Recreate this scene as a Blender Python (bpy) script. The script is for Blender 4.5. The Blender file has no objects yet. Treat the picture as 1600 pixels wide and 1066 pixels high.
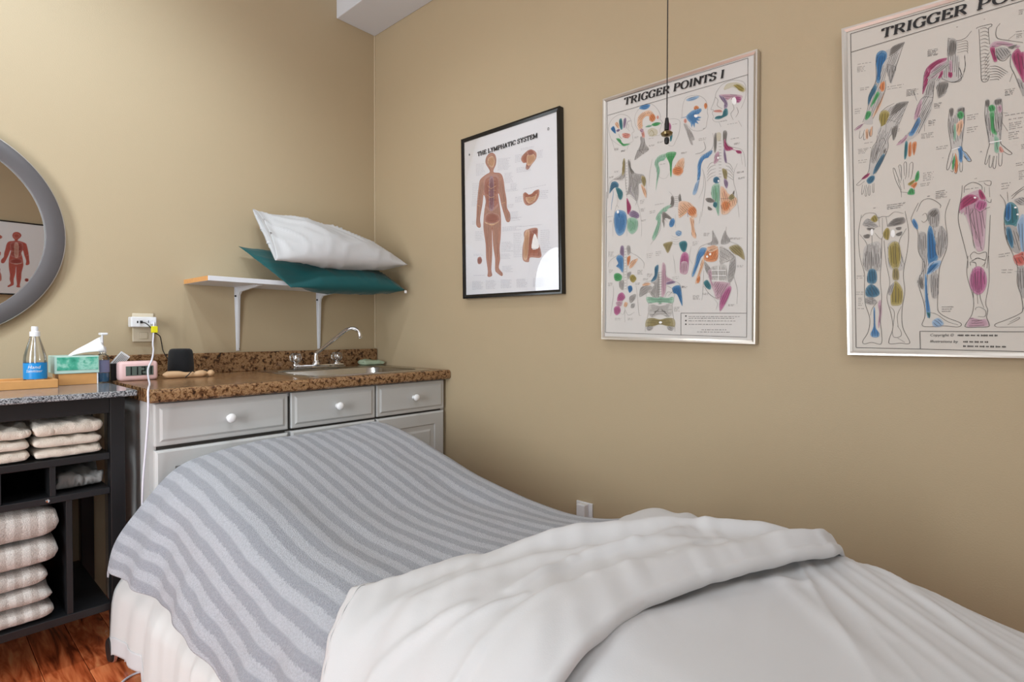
import bpy, bmesh, math, random
import numpy as np
from mathutils import Vector, Matrix
random.seed(7)
SC = bpy.context.scene
COL = SC.collection
PI = math.pi
R = math.radians

# ------------------------------------------------------------------ camera, light, exposure
cam_d = bpy.data.cameras.new('camera'); cam = bpy.data.objects.new('camera', cam_d); COL.objects.link(cam)
cam_d.sensor_fit = 'HORIZONTAL'; cam_d.sensor_width = 36.0
cam_d.lens = 853.0 / 1600.0 * 36.0
cam_d.clip_start = 0.02
cam.location = (-1.6151, -2.3846, 0.95)
_yaw, _pit, _rol = R(48.17), R(-1.0), R(0.15)
_F = Vector((math.sin(_yaw)*math.cos(_pit), math.cos(_yaw)*math.cos(_pit), math.sin(_pit)))
_Rt = Vector((math.cos(_yaw), -math.sin(_yaw), 0)); _U = _Rt.cross(_F)
_R2 = _Rt*math.cos(_rol) + _U*math.sin(_rol); _U2 = -_Rt*math.sin(_rol) + _U*math.cos(_rol)
cam.rotation_euler = Matrix((( _R2.x,_U2.x,-_F.x),(_R2.y,_U2.y,-_F.y),(_R2.z,_U2.z,-_F.z))).to_euler()
SC.camera = cam
w = bpy.data.worlds.new('world'); SC.world = w; w.use_nodes = True
w.node_tree.nodes['Background'].inputs[0].default_value = (0.9, 0.95, 1.0, 1)
w.node_tree.nodes['Background'].inputs[1].default_value = 0.3
vs = SC.view_settings
vs.view_transform = 'Standard'; vs.look = 'None'; vs.gamma = 1.0; vs.use_curve_mapping = False
vs.exposure = 0.06
ROOM_W, ROOM_S, ROOM_H = -3.3, -4.3, 2.78
def lamp(name, kind, loc, energy, color, size, target=None, spot=None):
    d = bpy.data.lights.new(name, kind); d.energy = energy; d.color = color
    if kind == 'AREA': d.shape = 'RECTANGLE'; d.size, d.size_y = size
    else: d.shadow_soft_size = size
    if spot: d.spot_size = R(spot[0]); d.spot_blend = spot[1]
    o = bpy.data.objects.new(name, d); COL.objects.link(o); o.location = loc
    if target is not None:
        o.rotation_euler = (Vector(target) - Vector(loc)).to_track_quat('-Z', 'Y').to_euler()
    return o
WARM = (1.0, 0.93, 0.83)
HEADS = [((-1.28, -1.05, 2.62), (-1.1, -0.3, 0.9)), ((-0.86, -1.05, 2.62), (-0.75, -0.5, 0.6)), ((-1.7, -1.05, 2.62), (-1.6, -0.1, 1.3))]
COOL = (0.88, 0.95, 1.0)
COLD = (0.74, 0.89, 1.0)
lamp('track_spot', 'SPOT', (-1.28, -1.05, 2.55), 30, COLD, 0.035, (-1.4, 0.0, 1.35), (105, 0.9))
lamp('track_spot', 'SPOT', (-0.86, -1.05, 2.55), 15, COOL, 0.035, (-0.6, -0.6, 0.6), (120, 0.9))
lamp('track_spot', 'SPOT', (-1.7, -1.05, 2.55), 32, COLD, 0.035, (-1.8, 0.0, 1.5), (105, 0.9))
lamp('overhead_fill', 'AREA', (-1.75, -2.9, 2.70), 15, COOL, (1.2, 1.2), (-1.75, -2.9, 0))  # added overhead fill for general brightness, no fixture is built for it
lamp('west_fill', 'AREA', (-3.22, -1.35, 1.15), 74, COOL, (1.0, 1.9), (-0.5, 0.0, 1.0))  # added soft fill from the west side, no known source
lamp('south_fill', 'AREA', (-2.05, -4.22, 1.35), 16, COOL, (1.4, 1.3), (-1.2, 0, 1.0))  # weak fill added from behind the camera, its source is made up

# ------------------------------------------------------------------ materials
def srgb(h):
    h = h.lstrip('#'); c = [int(h[i:i+2], 16)/255 for i in (0, 2, 4)]
    return tuple(x/12.92 if x <= 0.04045 else ((x+0.055)/1.055)**2.4 for x in c)
def lk(m, a, b): m.node_tree.links.new(a, b)
def mat(name, col, rough=0.5, metal=0.0, var=0.06, vscale=6.0, bump=0.0, bscale=200.0, coat=0.0, trans=0.0, spec=0.5, emit=0.0, sheen=0.0, ior=1.45):
    m = bpy.data.materials.new(name); m.use_nodes = True
    nt = m.node_tree; b = nt.nodes['Principled BSDF']
    c = srgb(col) if isinstance(col, str) else col
    b.inputs['Base Color'].default_value = (*c, 1); b.inputs['Roughness'].default_value = rough
    b.inputs['Metallic'].default_value = metal; b.inputs['Coat Weight'].default_value = coat
    b.inputs['Transmission Weight'].default_value = trans; b.inputs['Specular IOR Level'].default_value = spec
    b.inputs['Sheen Weight'].default_value = sheen; b.inputs['IOR'].default_value = ior
    if emit:
        b.inputs['Emission Color'].default_value = (*c, 1); b.inputs['Emission Strength'].default_value = emit
    tc = nt.nodes.new('ShaderNodeTexCoord')
    if var:
        n = nt.nodes.new('ShaderNodeTexNoise'); n.inputs['Scale'].default_value = vscale; n.inputs['Detail'].default_value = 4
        lk(m, tc.outputs['Object'], n.inputs['Vector'])
        mx = nt.nodes.new('ShaderNodeMix'); mx.data_type = 'RGBA'
        mx.inputs[6].default_value = (*[x*(1-var) for x in c], 1); mx.inputs[7].default_value = (*[min(1, x*(1+var)) for x in c], 1)
        lk(m, n.outputs['Fac'], mx.inputs[0]); lk(m, mx.outputs[2], b.inputs['Base Color'])
    if bump:
        n2 = nt.nodes.new('ShaderNodeTexNoise'); n2.inputs['Scale'].default_value = bscale; n2.inputs['Detail'].default_value = 3
        lk(m, tc.outputs['Object'], n2.inputs['Vector'])
        bp = nt.nodes.new('ShaderNodeBump'); bp.inputs['Strength'].default_value = bump; bp.inputs['Distance'].default_value = 0.003
        lk(m, n2.outputs['Fac'], bp.inputs['Height']); lk(m, bp.outputs['Normal'], b.inputs['Normal'])
    return m
def ramp_mat(name, stops, tex='noise', scale=20, rough=0.3, detail=6, coat=0.0, distortion=0.0, bump=0.0, rgh=0.6):
    m = bpy.data.materials.new(name); m.use_nodes = True; nt = m.node_tree; b = nt.nodes['Principled BSDF']
    b.inputs['Roughness'].default_value = rough; b.inputs['Coat Weight'].default_value = coat
    tc = nt.nodes.new('ShaderNodeTexCoord')
    n = nt.nodes.new('ShaderNodeTexNoise'); n.inputs['Scale'].default_value = scale; n.inputs['Detail'].default_value = detail
    n.inputs['Distortion'].default_value = distortion; n.inputs['Roughness'].default_value = rgh
    lk(m, tc.outputs['Object'], n.inputs['Vector'])
    r = nt.nodes.new('ShaderNodeValToRGB'); cr = r.color_ramp
    while len(cr.elements) > 1: cr.elements.remove(cr.elements[-1])
    for i, (p, c) in enumerate(stops):
        e = cr.elements[0] if i == 0 else cr.elements.new(p)
        e.position = p; e.color = (*srgb(c), 1)
    lk(m, n.outputs['Fac'], r.inputs[0]); lk(m, r.outputs[0], b.inputs['Base Color'])
    return m
def striped_mat(name, c1, c2, pitch, axis='UV', rough=0.95, sharp=0.35, wob=0.0, fuzz=1.0, bscale=350):
    m = bpy.data.materials.new(name); m.use_nodes = True; nt = m.node_tree; b = nt.nodes['Principled BSDF']
    b.inputs['Roughness'].default_value = rough; b.inputs['Specular IOR Level'].default_value = 0.15; b.inputs['Sheen Weight'].default_value = 0.25
    b.inputs['Sheen Roughness'].default_value = 0.5
    tc = nt.nodes.new('ShaderNodeTexCoord')
    src = tc.outputs['UV'] if axis == 'UV' else tc.outputs['Object']
    sx = nt.nodes.new('ShaderNodeSeparateXYZ'); lk(m, src, sx.inputs[0])
    nz = nt.nodes.new('ShaderNodeTexNoise'); nz.inputs['Scale'].default_value = 9; nz.inputs['Detail'].default_value = 2; lk(m, src, nz.inputs['Vector'])
    nf = nt.nodes.new('ShaderNodeTexNoise'); nf.inputs['Scale'].default_value = 260; nf.inputs['Detail'].default_value = 2; lk(m, tc.outputs['Object'], nf.inputs['Vector'])
    def mth(op, a, bb):
        n = nt.nodes.new('ShaderNodeMath'); n.operation = op
        for i, v in enumerate((a, bb)):
            if v is None: continue
            if isinstance(v, (int, float)): n.inputs[i].default_value = v
            else: lk(m, v, n.inputs[i])
        return n.outputs[0]
    x = mth('ADD', sx.outputs['X'], mth('MULTIPLY', mth('SUBTRACT', nz.outputs['Fac'], 0.5), wob))
    x = mth('ADD', x, mth('MULTIPLY', mth('SUBTRACT', nf.outputs['Fac'], 0.5), pitch*0.22*fuzz))
    s = mth('SINE', mth('MULTIPLY', x, 2*PI/pitch), None)
    mr = nt.nodes.new('ShaderNodeMapRange'); mr.interpolation_type = 'SMOOTHSTEP'
    mr.inputs[1].default_value = -sharp; mr.inputs[2].default_value = sharp; lk(m, s, mr.inputs[0])
    mx = nt.nodes.new('ShaderNodeMix'); mx.data_type = 'RGBA'
    mx.inputs[6].default_value = (*srgb(c1), 1); mx.inputs[7].default_value = (*srgb(c2), 1)
    lk(m, mr.outputs[0], mx.inputs[0])
    m2 = nt.nodes.new('ShaderNodeMix'); m2.data_type = 'RGBA'; m2.blend_type = 'MULTIPLY'; m2.inputs[0].default_value = 1.0
    mr2 = nt.nodes.new('ShaderNodeMapRange'); mr2.inputs[1].default_value = 0.3; mr2.inputs[2].default_value = 0.7
    mr2.inputs[3].default_value = 0.86; mr2.inputs[4].default_value = 1.08; lk(m, nf.outputs['Fac'], mr2.inputs[0])
    cmb = nt.nodes.new('ShaderNodeCombineColor')
    for k in range(3): lk(m, mr2.outputs[0], cmb.inputs[k])
    lk(m, mx.outputs[2], m2.inputs[6]); lk(m, cmb.outputs[0], m2.inputs[7]); lk(m, m2.outputs[2], b.inputs['Base Color'])
    nb = nt.nodes.new('ShaderNodeTexNoise'); nb.inputs['Scale'].default_value = bscale; nb.inputs['Detail'].default_value = 2; lk(m, tc.outputs['Object'], nb.inputs['Vector'])
    bp = nt.nodes.new('ShaderNodeBump'); bp.inputs['Strength'].default_value = 0.7; bp.inputs['Distance'].default_value = 0.004
    lk(m, nb.outputs['Fac'], bp.inputs['Height']); lk(m, bp.outputs['Normal'], b.inputs['Normal'])
    return m
def glass_mat(name, tint=(1, 1, 1), rough=0.02, refl=0.08):
    # thin clear pane / bottle wall: see-through with a glossy skin whose strength follows the viewing angle
    m = bpy.data.materials.new(name); m.use_nodes = True; nt = m.node_tree
    for n in list(nt.nodes):
        if n.type == 'BSDF_PRINCIPLED': nt.nodes.remove(n)
    out = [n for n in nt.nodes if n.type == 'OUTPUT_MATERIAL'][0]
    tr = nt.nodes.new('ShaderNodeBsdfTransparent'); tr.inputs[0].default_value = (*tint, 1)
    gl = nt.nodes.new('ShaderNodeBsdfGlossy'); gl.inputs['Roughness'].default_value = rough
    lw = nt.nodes.new('ShaderNodeLayerWeight'); lw.inputs[0].default_value = 0.25
    mr = nt.nodes.new('ShaderNodeMapRange'); mr.inputs[3].default_value = refl*0.4; mr.inputs[4].default_value = min(1, refl*5)
    lk(m, lw.outputs['Fresnel'], mr.inputs[0])
    mx = nt.nodes.new('ShaderNodeMixShader'); lk(m, mr.outputs[0], mx.inputs[0]); lk(m, tr.outputs[0], mx.inputs[1]); lk(m, gl.outputs[0], mx.inputs[2])
    lk(m, mx.outputs[0], out.inputs[0])
    return m
M = {}
M['wall'] = mat('beige_wall_paint', '#b8a688', 0.55, var=0.03, vscale=2.0, bump=0.12, bscale=260, spec=0.35)
M['ceiling'] = mat('white_ceiling_paint', '#dfe0e2', 0.8, var=0.02, bump=0.1)
M['soffit'] = mat('white_soffit_paint', '#d9dce2', 0.7, var=0.02, bump=0.05)
M['caulk'] = mat('pale_caulk', '#c2b193', 0.6)
M['cab'] = mat('white_thermofoil', '#c6c6c4', 0.32, var=0.02)
M['cab_dark'] = mat('cabinet_gap_shadow_board', '#4c4844', 0.7)
M['knob'] = mat('white_porcelain', '#f2f2f2', 0.15, var=0.01)
M['laminate'] = ramp_mat('brown_stone_laminate', [(0.36, '#24150c'), (0.43, '#5a3a22'), (0.49, '#85603f'), (0.55, '#ab8862'), (0.61, '#6b462b'), (0.70, '#c2a17e')], scale=70, rough=0.22, detail=7, distortion=0.6, rgh=0.66)
M['granite'] = ramp_mat('grey_granite', [(0.34, '#1d1e20'), (0.45, '#5c5f63'), (0.52, '#8b8e92'), (0.60, '#b9bbbd'), (0.68, '#6d7074')], scale=320, rough=0.12, detail=4)
M['black'] = mat('black_lacquered_wood', '#1b1b1d', 0.38, var=0.1, vscale=12)
M['steel'] = mat('brushed_steel', '#c9c6bf', 0.22, metal=1.0, var=0.04)
M['chrome'] = mat('chrome', '#e6e6e8', 0.06, metal=1.0, var=0.0)
M['crystal'] = glass_mat('clear_acrylic', (0.97, 0.97, 0.96), 0.12, 0.35)
M['white_sheet'] = mat('white_cotton_sheet', '#cfcfd0', 0.85, var=0.015, bump=0.06, bscale=500, spec=0.2, sheen=0.1)
M['under_sheet'] = mat('white_bottom_sheet_cotton', '#d6d6d4', 0.85, var=0.015, bump=0.06, bscale=500, spec=0.2)
M['hem'] = mat('white_sheet_hem', '#d4d4d5', 0.85, var=0.02, bump=0.2, bscale=900, spec=0.2)
M['blanket'] = striped_mat('grey_striped_fleece', '#999ca4', '#b1b4bb', 0.045, 'UV', wob=0.012)
M['stripe_towel'] = striped_mat('taupe_striped_towel', '#b3a8a0', '#cbc3bc', 0.032, 'OBJ', wob=0.01)
M['towel'] = mat('cream_terry', '#e4d9cb', 0.95, var=0.05, vscale=40, bump=0.9, bscale=420, spec=0.1, sheen=0.2)
M['grey_cloth'] = mat('grey_cotton', '#8d8c8a', 0.9, var=0.05, bump=0.3)
M['pillow'] = mat('white_pillow_cotton', '#c9c9ca', 0.85, var=0.015, bump=0.08, bscale=500, spec=0.2)
M['teal'] = mat('dark_teal_cotton', '#0a5052', 0.55, var=0.06, bump=0.06, bscale=600, spec=0.35, sheen=0.15)
M['shelf'] = mat('white_melamine', '#dcdee3', 0.4, var=0.01)
M['edge_wood'] = mat('raw_particle_board', '#d99f62', 0.7, var=0.15, vscale=120)
M['bracket'] = mat('white_enamel_steel', '#dfe0e4', 0.35, var=0.01)
M['screw'] = mat('dark_screw', '#2c2c2e', 0.4, metal=0.7)
M['mirror'] = mat('mirror_silver', '#e9ebea', 0.01, metal=1.0, var=0.0)
M['mframe'] = mat('grey_mirror_frame', '#5f5b5c', 0.42, metal=0.2, var=0.05, vscale=20)
M['mrim'] = mat('pale_rim', '#b9b4ae', 0.3, metal=0.6)
M['blackframe'] = mat('black_gloss_frame', '#141315', 0.22, var=0.05)
M['silver'] = mat('silver_aluminium_frame', '#cfcac2', 0.3, metal=0.75, var=0.03)
M['pane'] = glass_mat('clear_glass_pane', (0.985, 0.99, 0.985), 0.02, 0.07)
M['paper'] = mat('poster_paper', '#d0cdc9', 0.5, var=0.02, vscale=4, coat=0.15)
M['paper_warm_dim'] = mat('warm_dimmed_poster_paper', '#cbc5bc', 0.5, var=0.015, vscale=4)  # dimmer light on the right chart is put into its paper colour
M['paper_cool'] = mat('cool_poster_paper', '#e4e4ea', 0.5, var=0.01, vscale=4)
M['plastic'] = mat('white_plastic', '#e6e6e8', 0.35, var=0.01)
M['beige_plastic'] = mat('almond_plastic', '#d9cdb6', 0.4, var=0.02)
M['black_plastic'] = mat('black_plastic', '#131315', 0.4, var=0.05)
M['speaker_cloth'] = mat('black_mesh_fabric', '#0e0f13', 0.85, var=0.1, vscale=200, bump=0.6, bscale=700, sheen=0.1)
M['cord_white'] = mat('white_cable', '#e2e2ec', 0.4, var=0.01)
M['yellow'] = mat('yellow_tape', '#e9e022', 0.45, var=0.03)
M['pink'] = mat('pink_plastic', '#e9c3c1', 0.35, var=0.02)
M['lcd'] = mat('grey_lcd', '#5d6862', 0.12, var=0.05)
M['lcd_digit'] = mat('lcd_digit', '#14181a', 0.3, var=0.0)
M['bamboo'] = mat('bamboo', '#d29a5e', 0.45, var=0.14, vscale=30)
M['wood_pale'] = mat('pale_wood', '#cfa981', 0.5, var=0.1, vscale=40)
M['bottle'] = glass_mat('clear_bottle_plastic', (0.965, 0.97, 0.965), 0.05, 0.16)
M['blue'] = mat('blue_label', '#1e8fd8', 0.35, var=0.03)
M['gel'] = mat('blue_gel', '#5fa6dd', 0.12, var=0.02, trans=0.55, ior=1.35)
M['purple_label'] = mat('violet_grey_label', '#7d7fa0', 0.4, var=0.08, vscale=60)
M['tissuebox'] = ramp_mat('teal_watercolour_card', [(0.35, '#1f8a6d'), (0.5, '#4fae93'), (0.62, '#9fd4c2'), (0.72, '#2f9b7d')], scale=26, rough=0.5, detail=3)
M['tissue_white'] = mat('tissue_white', '#efeff0', 0.9, var=0.01)
M['card_pale'] = mat('pale_green_card', '#b9d6cc', 0.5, var=0.06, vscale=40)
M['sage'] = mat('sage_cloth', '#b6c9ae', 0.9, var=0.06, bump=0.4, bscale=500)
M['vinyl'] = mat('black_vinyl', '#2a2a2c', 0.45, var=0.05)
M['ink'] = mat('black_ink', '#1a1718', 0.6, var=0.0)
M['rub'] = mat('black_rubber', '#1d1b1b', 0.6)
M['pinkmetal'] = mat('rosy_metal', '#c9a9a0', 0.3, metal=0.6)
M['whitepaintmetal'] = mat('white_painted_metal', '#d5d6d6', 0.35)
M['bulb'] = mat('lit_bulb', '#fff2dd', 0.4, var=0.0, emit=12.0)

# ------------------------------------------------------------------ mesh helpers
def link_mesh(name, verts, faces, m, parent=None, smooth=False, uvs=None):
    base = Vector(parent_base(parent)) if parent else Vector((0, 0, 0))
    me = bpy.data.meshes.new(name)
    me.from_pydata([tuple(Vector(v) - base) for v in verts], [], faces)
    ms = m if isinstance(m, (list, tuple)) else [m]
    for q in ms: me.materials.append(q)
    if uvs is not None:
        uvl = me.uv_layers.new(name='UVMap')
        for p in me.polygons:
            for li in p.loop_indices: uvl.data[li].uv = uvs[me.loops[li].vertex_index]
    if smooth:
        for p in me.polygons: p.use_smooth = True
    me.validate(); me.update()
    o = bpy.data.objects.new(name, me); COL.objects.link(o)
    if parent: o.parent = parent
    return o
def parent_base(p):
    b = Vector((0, 0, 0))
    while p is not None: b += p.location; p = p.parent
    return b
def from_bm(name, bm, m, parent=None, smooth=False, loc=None):
    """bm holds world coordinates"""
    bm.verts.ensure_lookup_table(); bm.normal_update()
    base = parent_base(parent) if parent else Vector((0, 0, 0))
    if loc is not None: base = base + (Vector(loc) - base)
    bmesh.ops.translate(bm, vec=-base, verts=bm.verts)
    me = bpy.data.meshes.new(name); bm.to_mesh(me); bm.free()
    for q in (m if isinstance(m, (list, tuple)) else [m]): me.materials.append(q)
    if smooth:
        for p in me.polygons: p.use_smooth = True
    o = bpy.data.objects.new(name, me); COL.objects.link(o)
    if loc is not None: o.location = Vector(loc) - (parent_base(parent) if parent else Vector((0, 0, 0)))
    if parent: o.parent = parent
    return o
def add_box(bm, x0, x1, y0, y1, z0, z1, bev=0.0, seg=2, mi=0):
    vs_ = [bm.verts.new((x, y, z)) for x in (x0, x1) for y in (y0, y1) for z in (z0, z1)]
    q = [(0, 1, 3, 2), (4, 6, 7, 5), (0, 4, 5, 1), (2, 3, 7, 6), (0, 2, 6, 4), (1, 5, 7, 3)]
    fs = [bm.faces.new([vs_[i] for i in f]) for f in q]
    for f in fs: f.material_index = mi
    if bev > 0:
        es = list({e for f in fs for e in f.edges})
        r = bmesh.ops.bevel(bm, geom=es, offset=bev, segments=seg, profile=0.5, affect='EDGES')
        for f in r['faces']: f.material_index = mi
    return bm
def box(name, x0, x1, y0, y1, z0, z1, m, parent=None, bev=0.003, seg=2):
    bm = bmesh.new(); add_box(bm, x0, x1, y0, y1, z0, z1, bev, seg)
    return from_bm(name, bm, m, parent)
def lathe(name, prof, c, m, parent=None, n=28, axis='Z', smooth=True, rib=None, caps=True):
    verts, faces = [], []
    k = len(prof)
    for i in range(n):
        a = 2*PI*i/n
        for (r, h) in prof:
            rr = r*(1 + (rib[0]*math.cos(rib[1]*a) if rib else 0))
            if axis == 'Z': verts.append((c[0]+rr*math.cos(a), c[1]+rr*math.sin(a), c[2]+h))
            elif axis == 'Y': verts.append((c[0]+rr*math.cos(a), c[1]+h, c[2]+rr*math.sin(a)))
            else: verts.append((c[0]+h, c[1]+rr*math.cos(a), c[2]+rr*math.sin(a)))
    for i in range(n):
        j = (i+1) % n
        for t in range(k-1): faces.append((i*k+t, j*k+t, j*k+t+1, i*k+t+1))
    if caps and prof[0][0] > 1e-6: faces.append([i*k for i in range(n)][::-1])
    if caps and prof[-1][0] > 1e-6: faces.append([i*k+k-1 for i in range(n)])
    o = link_mesh(name, verts, faces, m, parent, smooth)
    bm = bmesh.new(); bm.from_mesh(o.data); bmesh.ops.remove_doubles(bm, verts=bm.verts, dist=1e-6); bmesh.ops.recalc_face_normals(bm, faces=bm.faces)
    bm.to_mesh(o.data); bm.free()
    if smooth: auto_smooth(o)
    return o
def auto_smooth(o, ang=40):
    for e in o.data.edges: pass
    bm = bmesh.new(); bm.from_mesh(o.data)
    for e in bm.edges:
        if len(e.link_faces) == 2: e.smooth = e.calc_face_angle(0) < R(ang)
    for f in bm.faces: f.smooth = True
    bm.to_mesh(o.data); bm.free()
def catmull(pts, n=8, closed=False):
    P = [np.array(p, float) for p in pts]; out = []
    N = len(P); rng = N if closed else N-1
    for i in range(rng):
        p0 = P[(i-1) % N] if closed or i > 0 else 2*P[0]-P[1]
        p1, p2 = P[i], P[(i+1) % N]
        p3 = P[(i+2) % N] if closed or i+2 < N else 2*P[-1]-P[-2]
        for t in np.linspace(0, 1, n, endpoint=False):
            out.append(0.5*((2*p1) + (-p0+p2)*t + (2*p0-5*p1+4*p2-p3)*t*t + (-p0+3*p1-3*p2+p3)*t**3))
    if not closed: out.append(P[-1])
    return out
def tube(name, pts, r, m, parent=None, n=10, smooth_path=True, seg=8, radii=None):
    P = catmull(pts, seg) if smooth_path else [np.array(p, float) for p in pts]
    P = [Vector(p) for p in P]; L = len(P)
    verts, faces = [], []
    t0 = (P[1]-P[0]).normalized(); nrm = t0.orthogonal().normalized()
    for i, p in enumerate(P):
        t = (P[min(i+1, L-1)] - P[max(i-1, 0)]).normalized()
        nrm = (nrm - t*nrm.dot(t)).normalized(); bn = t.cross(nrm)
        rr = r if radii is None else np.interp(i/(L-1), np.linspace(0, 1, len(radii)), radii)
        for k in range(n):
            a = 2*PI*k/n; verts.append(p + (nrm*math.cos(a) + bn*math.sin(a))*rr)
    for i in range(L-1):
        for k in range(n):
            k2 = (k+1) % n; faces.append((i*n+k, i*n+k2, (i+1)*n+k2, (i+1)*n+k))
    faces.append(list(range(n))[::-1]); faces.append([(L-1)*n+k for k in range(n)])
    o = link_mesh(name, verts, faces, m, parent, True); auto_smooth(o, 50)
    return o
def grid_mesh(name, V, m, parent=None, uvs=None, thick=0.0, offset=-1, closed_u=False):
    """V: (nu,nv,3) array of world points"""
    nu, nv = V.shape[:2]
    faces = []
    for i in range(nu if closed_u else nu-1):
        for j in range(nv-1):
            i2 = (i+1) % nu
            faces.append((i*nv+j, i2*nv+j, i2*nv+j+1, i*nv+j+1))
    o = link_mesh(name, [tuple(p) for p in V.reshape(-1, 3)], faces, m, parent, True,
                  None if uvs is None else [tuple(p) for p in uvs.reshape(-1, 2)])
    if thick:
        md = o.modifiers.new('thickness', 'SOLIDIFY'); md.thickness = thick; md.offset = offset
    return o
def thing(name, label, cat, loc=(0, 0, 0), group=None):
    o = bpy.data.objects.new(name, None); COL.objects.link(o); o.location = loc; o.empty_display_size = 0.05
    o['label'] = label; o['category'] = cat
    if group: o['group'] = group
    return o
def tag(o, label, cat, group=None):
    o['label'] = label; o['category'] = cat
    if group: o['group'] = group
    return o
def struct(o): o['kind'] = 'structure'; return o
# value noise
_rng = np.random.RandomState(11); _LAT = _rng.rand(256, 256)
def vnoise(x, y):
    xi, yi = np.floor(x).astype(int), np.floor(y).astype(int); fx, fy = x-xi, y-yi
    fx, fy = fx*fx*(3-2*fx), fy*fy*(3-2*fy)
    g = lambda a, b: _LAT[a % 256, b % 256]
    return (g(xi, yi)*(1-fx)+g(xi+1, yi)*fx)*(1-fy) + (g(xi, yi+1)*(1-fx)+g(xi+1, yi+1)*fx)*fy
def ridged(x, y, p=3.0): return (1-np.abs(2*vnoise(x, y)-1))**p
def rot(x, y, deg):
    a = R(deg); return x*math.cos(a)+y*math.sin(a), -x*math.sin(a)+y*math.cos(a)
def sstep(a, b, x):
    t = np.clip((x-a)/(b-a), 0, 1); return t*t*(3-2*t)

# ------------------------------------------------------------------ room shell
struct(box('wall_north', ROOM_W, 0.12, 0, 0.12, -0.12, ROOM_H, M['wall'], bev=0))
struct(box('wall_east', 0, 0.12, ROOM_S-0.12, 0, -0.12, ROOM_H, M['wall'], bev=0))
struct(box('wall_south', ROOM_W, 0, ROOM_S-0.12, ROOM_S, -0.12, ROOM_H, M['wall'], bev=0))
struct(box('wall_west', ROOM_W-0.12, ROOM_W, ROOM_S-0.12, 0.12, -0.12, ROOM_H, M['wall'], bev=0))
struct(box('ceiling', ROOM_W, 0, ROOM_S, 0, ROOM_H, ROOM_H+0.1, M['ceiling'], bev=0))
struct(box('trim_1', -0.215, 0, ROOM_S, 0, 2.443, ROOM_H, M['soffit'], bev=0.004))      # boxed soffit along the right wall
struct(tube('trim_2', [(-0.002, -0.002, 0.865), (-0.002, -0.002, 2.443)], 0.0045, M['caulk'], smooth_path=False, n=8))  # corner caulk
# floor with planks
fl = bpy.data.materials.new('cherry_laminate'); fl.use_nodes = True
_nt = fl.node_tree; _b = _nt.nodes['Principled BSDF']; _b.inputs['Roughness'].default_value = 0.25
_tc = _nt.nodes.new('ShaderNodeTexCoord'); _mp = _nt.nodes.new('ShaderNodeMapping'); _mp.inputs['Scale'].default_value = (26, 2.2, 1)
_oi = _nt.nodes.new('ShaderNodeObjectInfo'); _n = _nt.nodes.new('ShaderNodeTexNoise'); _n.noise_dimensions = '4D'; _n.inputs['Scale'].default_value = 1.6; _n.inputs['Detail'].default_value = 5; _n.inputs['Distortion'].default_value = 1.2
lk(fl, _tc.outputs['Object'], _mp.inputs[0]); lk(fl, _mp.outputs[0], _n.inputs['Vector'])
_mw = _nt.nodes.new('ShaderNodeMath'); _mw.operation = 'MULTIPLY'; _mw.inputs[1].default_value = 40; lk(fl, _oi.outputs['Random'], _mw.inputs[0]); lk(fl, _mw.outputs[0], _n.inputs['W'])
_r = _nt.nodes.new('ShaderNodeValToRGB'); _cr = _r.color_ramp
for p, c in ((0.3, '#6a2c16'), (0.45, '#b9572f'), (0.58, '#dd7a4a'), (0.72, '#e8955f')):
    e = _cr.elements[0] if p == 0.3 else _cr.elements.new(p); e.position = p; e.color = (*srgb(c), 1)
_cr.elements[-1].position = 0.95
lk(fl, _n.outputs['Fac'], _r.inputs[0])
_hs = _nt.nodes.new('ShaderNodeHueSaturation'); _mr = _nt.nodes.new('ShaderNodeMapRange'); _mr.inputs[3].default_value = 0.85; _mr.inputs[4].default_value = 1.2
lk(fl, _oi.outputs['Random'], _mr.inputs[0]); lk(fl, _mr.outputs[0], _hs.inputs['Value']); lk(fl, _r.outputs[0], _hs.inputs['Color']); lk(fl, _hs.outputs[0], _b.inputs['Base Color'])
M['floor'] = fl
M['subfloor'] = mat('dark_plank_gap', '#2a120a', 0.7)
floor = struct(box('floor', ROOM_W, 0, ROOM_S, 0, -0.12, -0.008, M['subfloor'], bev=0))
PWID, PLEN = 0.092, 1.35
_bm = bmesh.new(); add_box(_bm, 0.0006, PWID-0.0006, 0.0008, PLEN-0.0008, 0, 0.008, 0.0012, 1)
_pme = bpy.data.meshes.new('plank'); _bm.to_mesh(_pme); _bm.free(); _pme.materials.append(M['floor'])
for i in range(int(3.3/PWID)):
    cuts = [ROOM_S] + [ROOM_S + [0.5, 1.1, 0.8][i % 3] + j*PLEN for j in range(4)]
    cuts = [c for c in cuts if c < -0.25] + [0.0]
    for y0, y1 in zip(cuts[:-1], cuts[1:]):
        p = bpy.data.objects.new('plank', _pme); COL.objects.link(p); p.parent = floor
        p.location = (ROOM_W + i*PWID, y0, -0.008); p.scale = (1, (y1-y0)/PLEN, 1)
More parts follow.
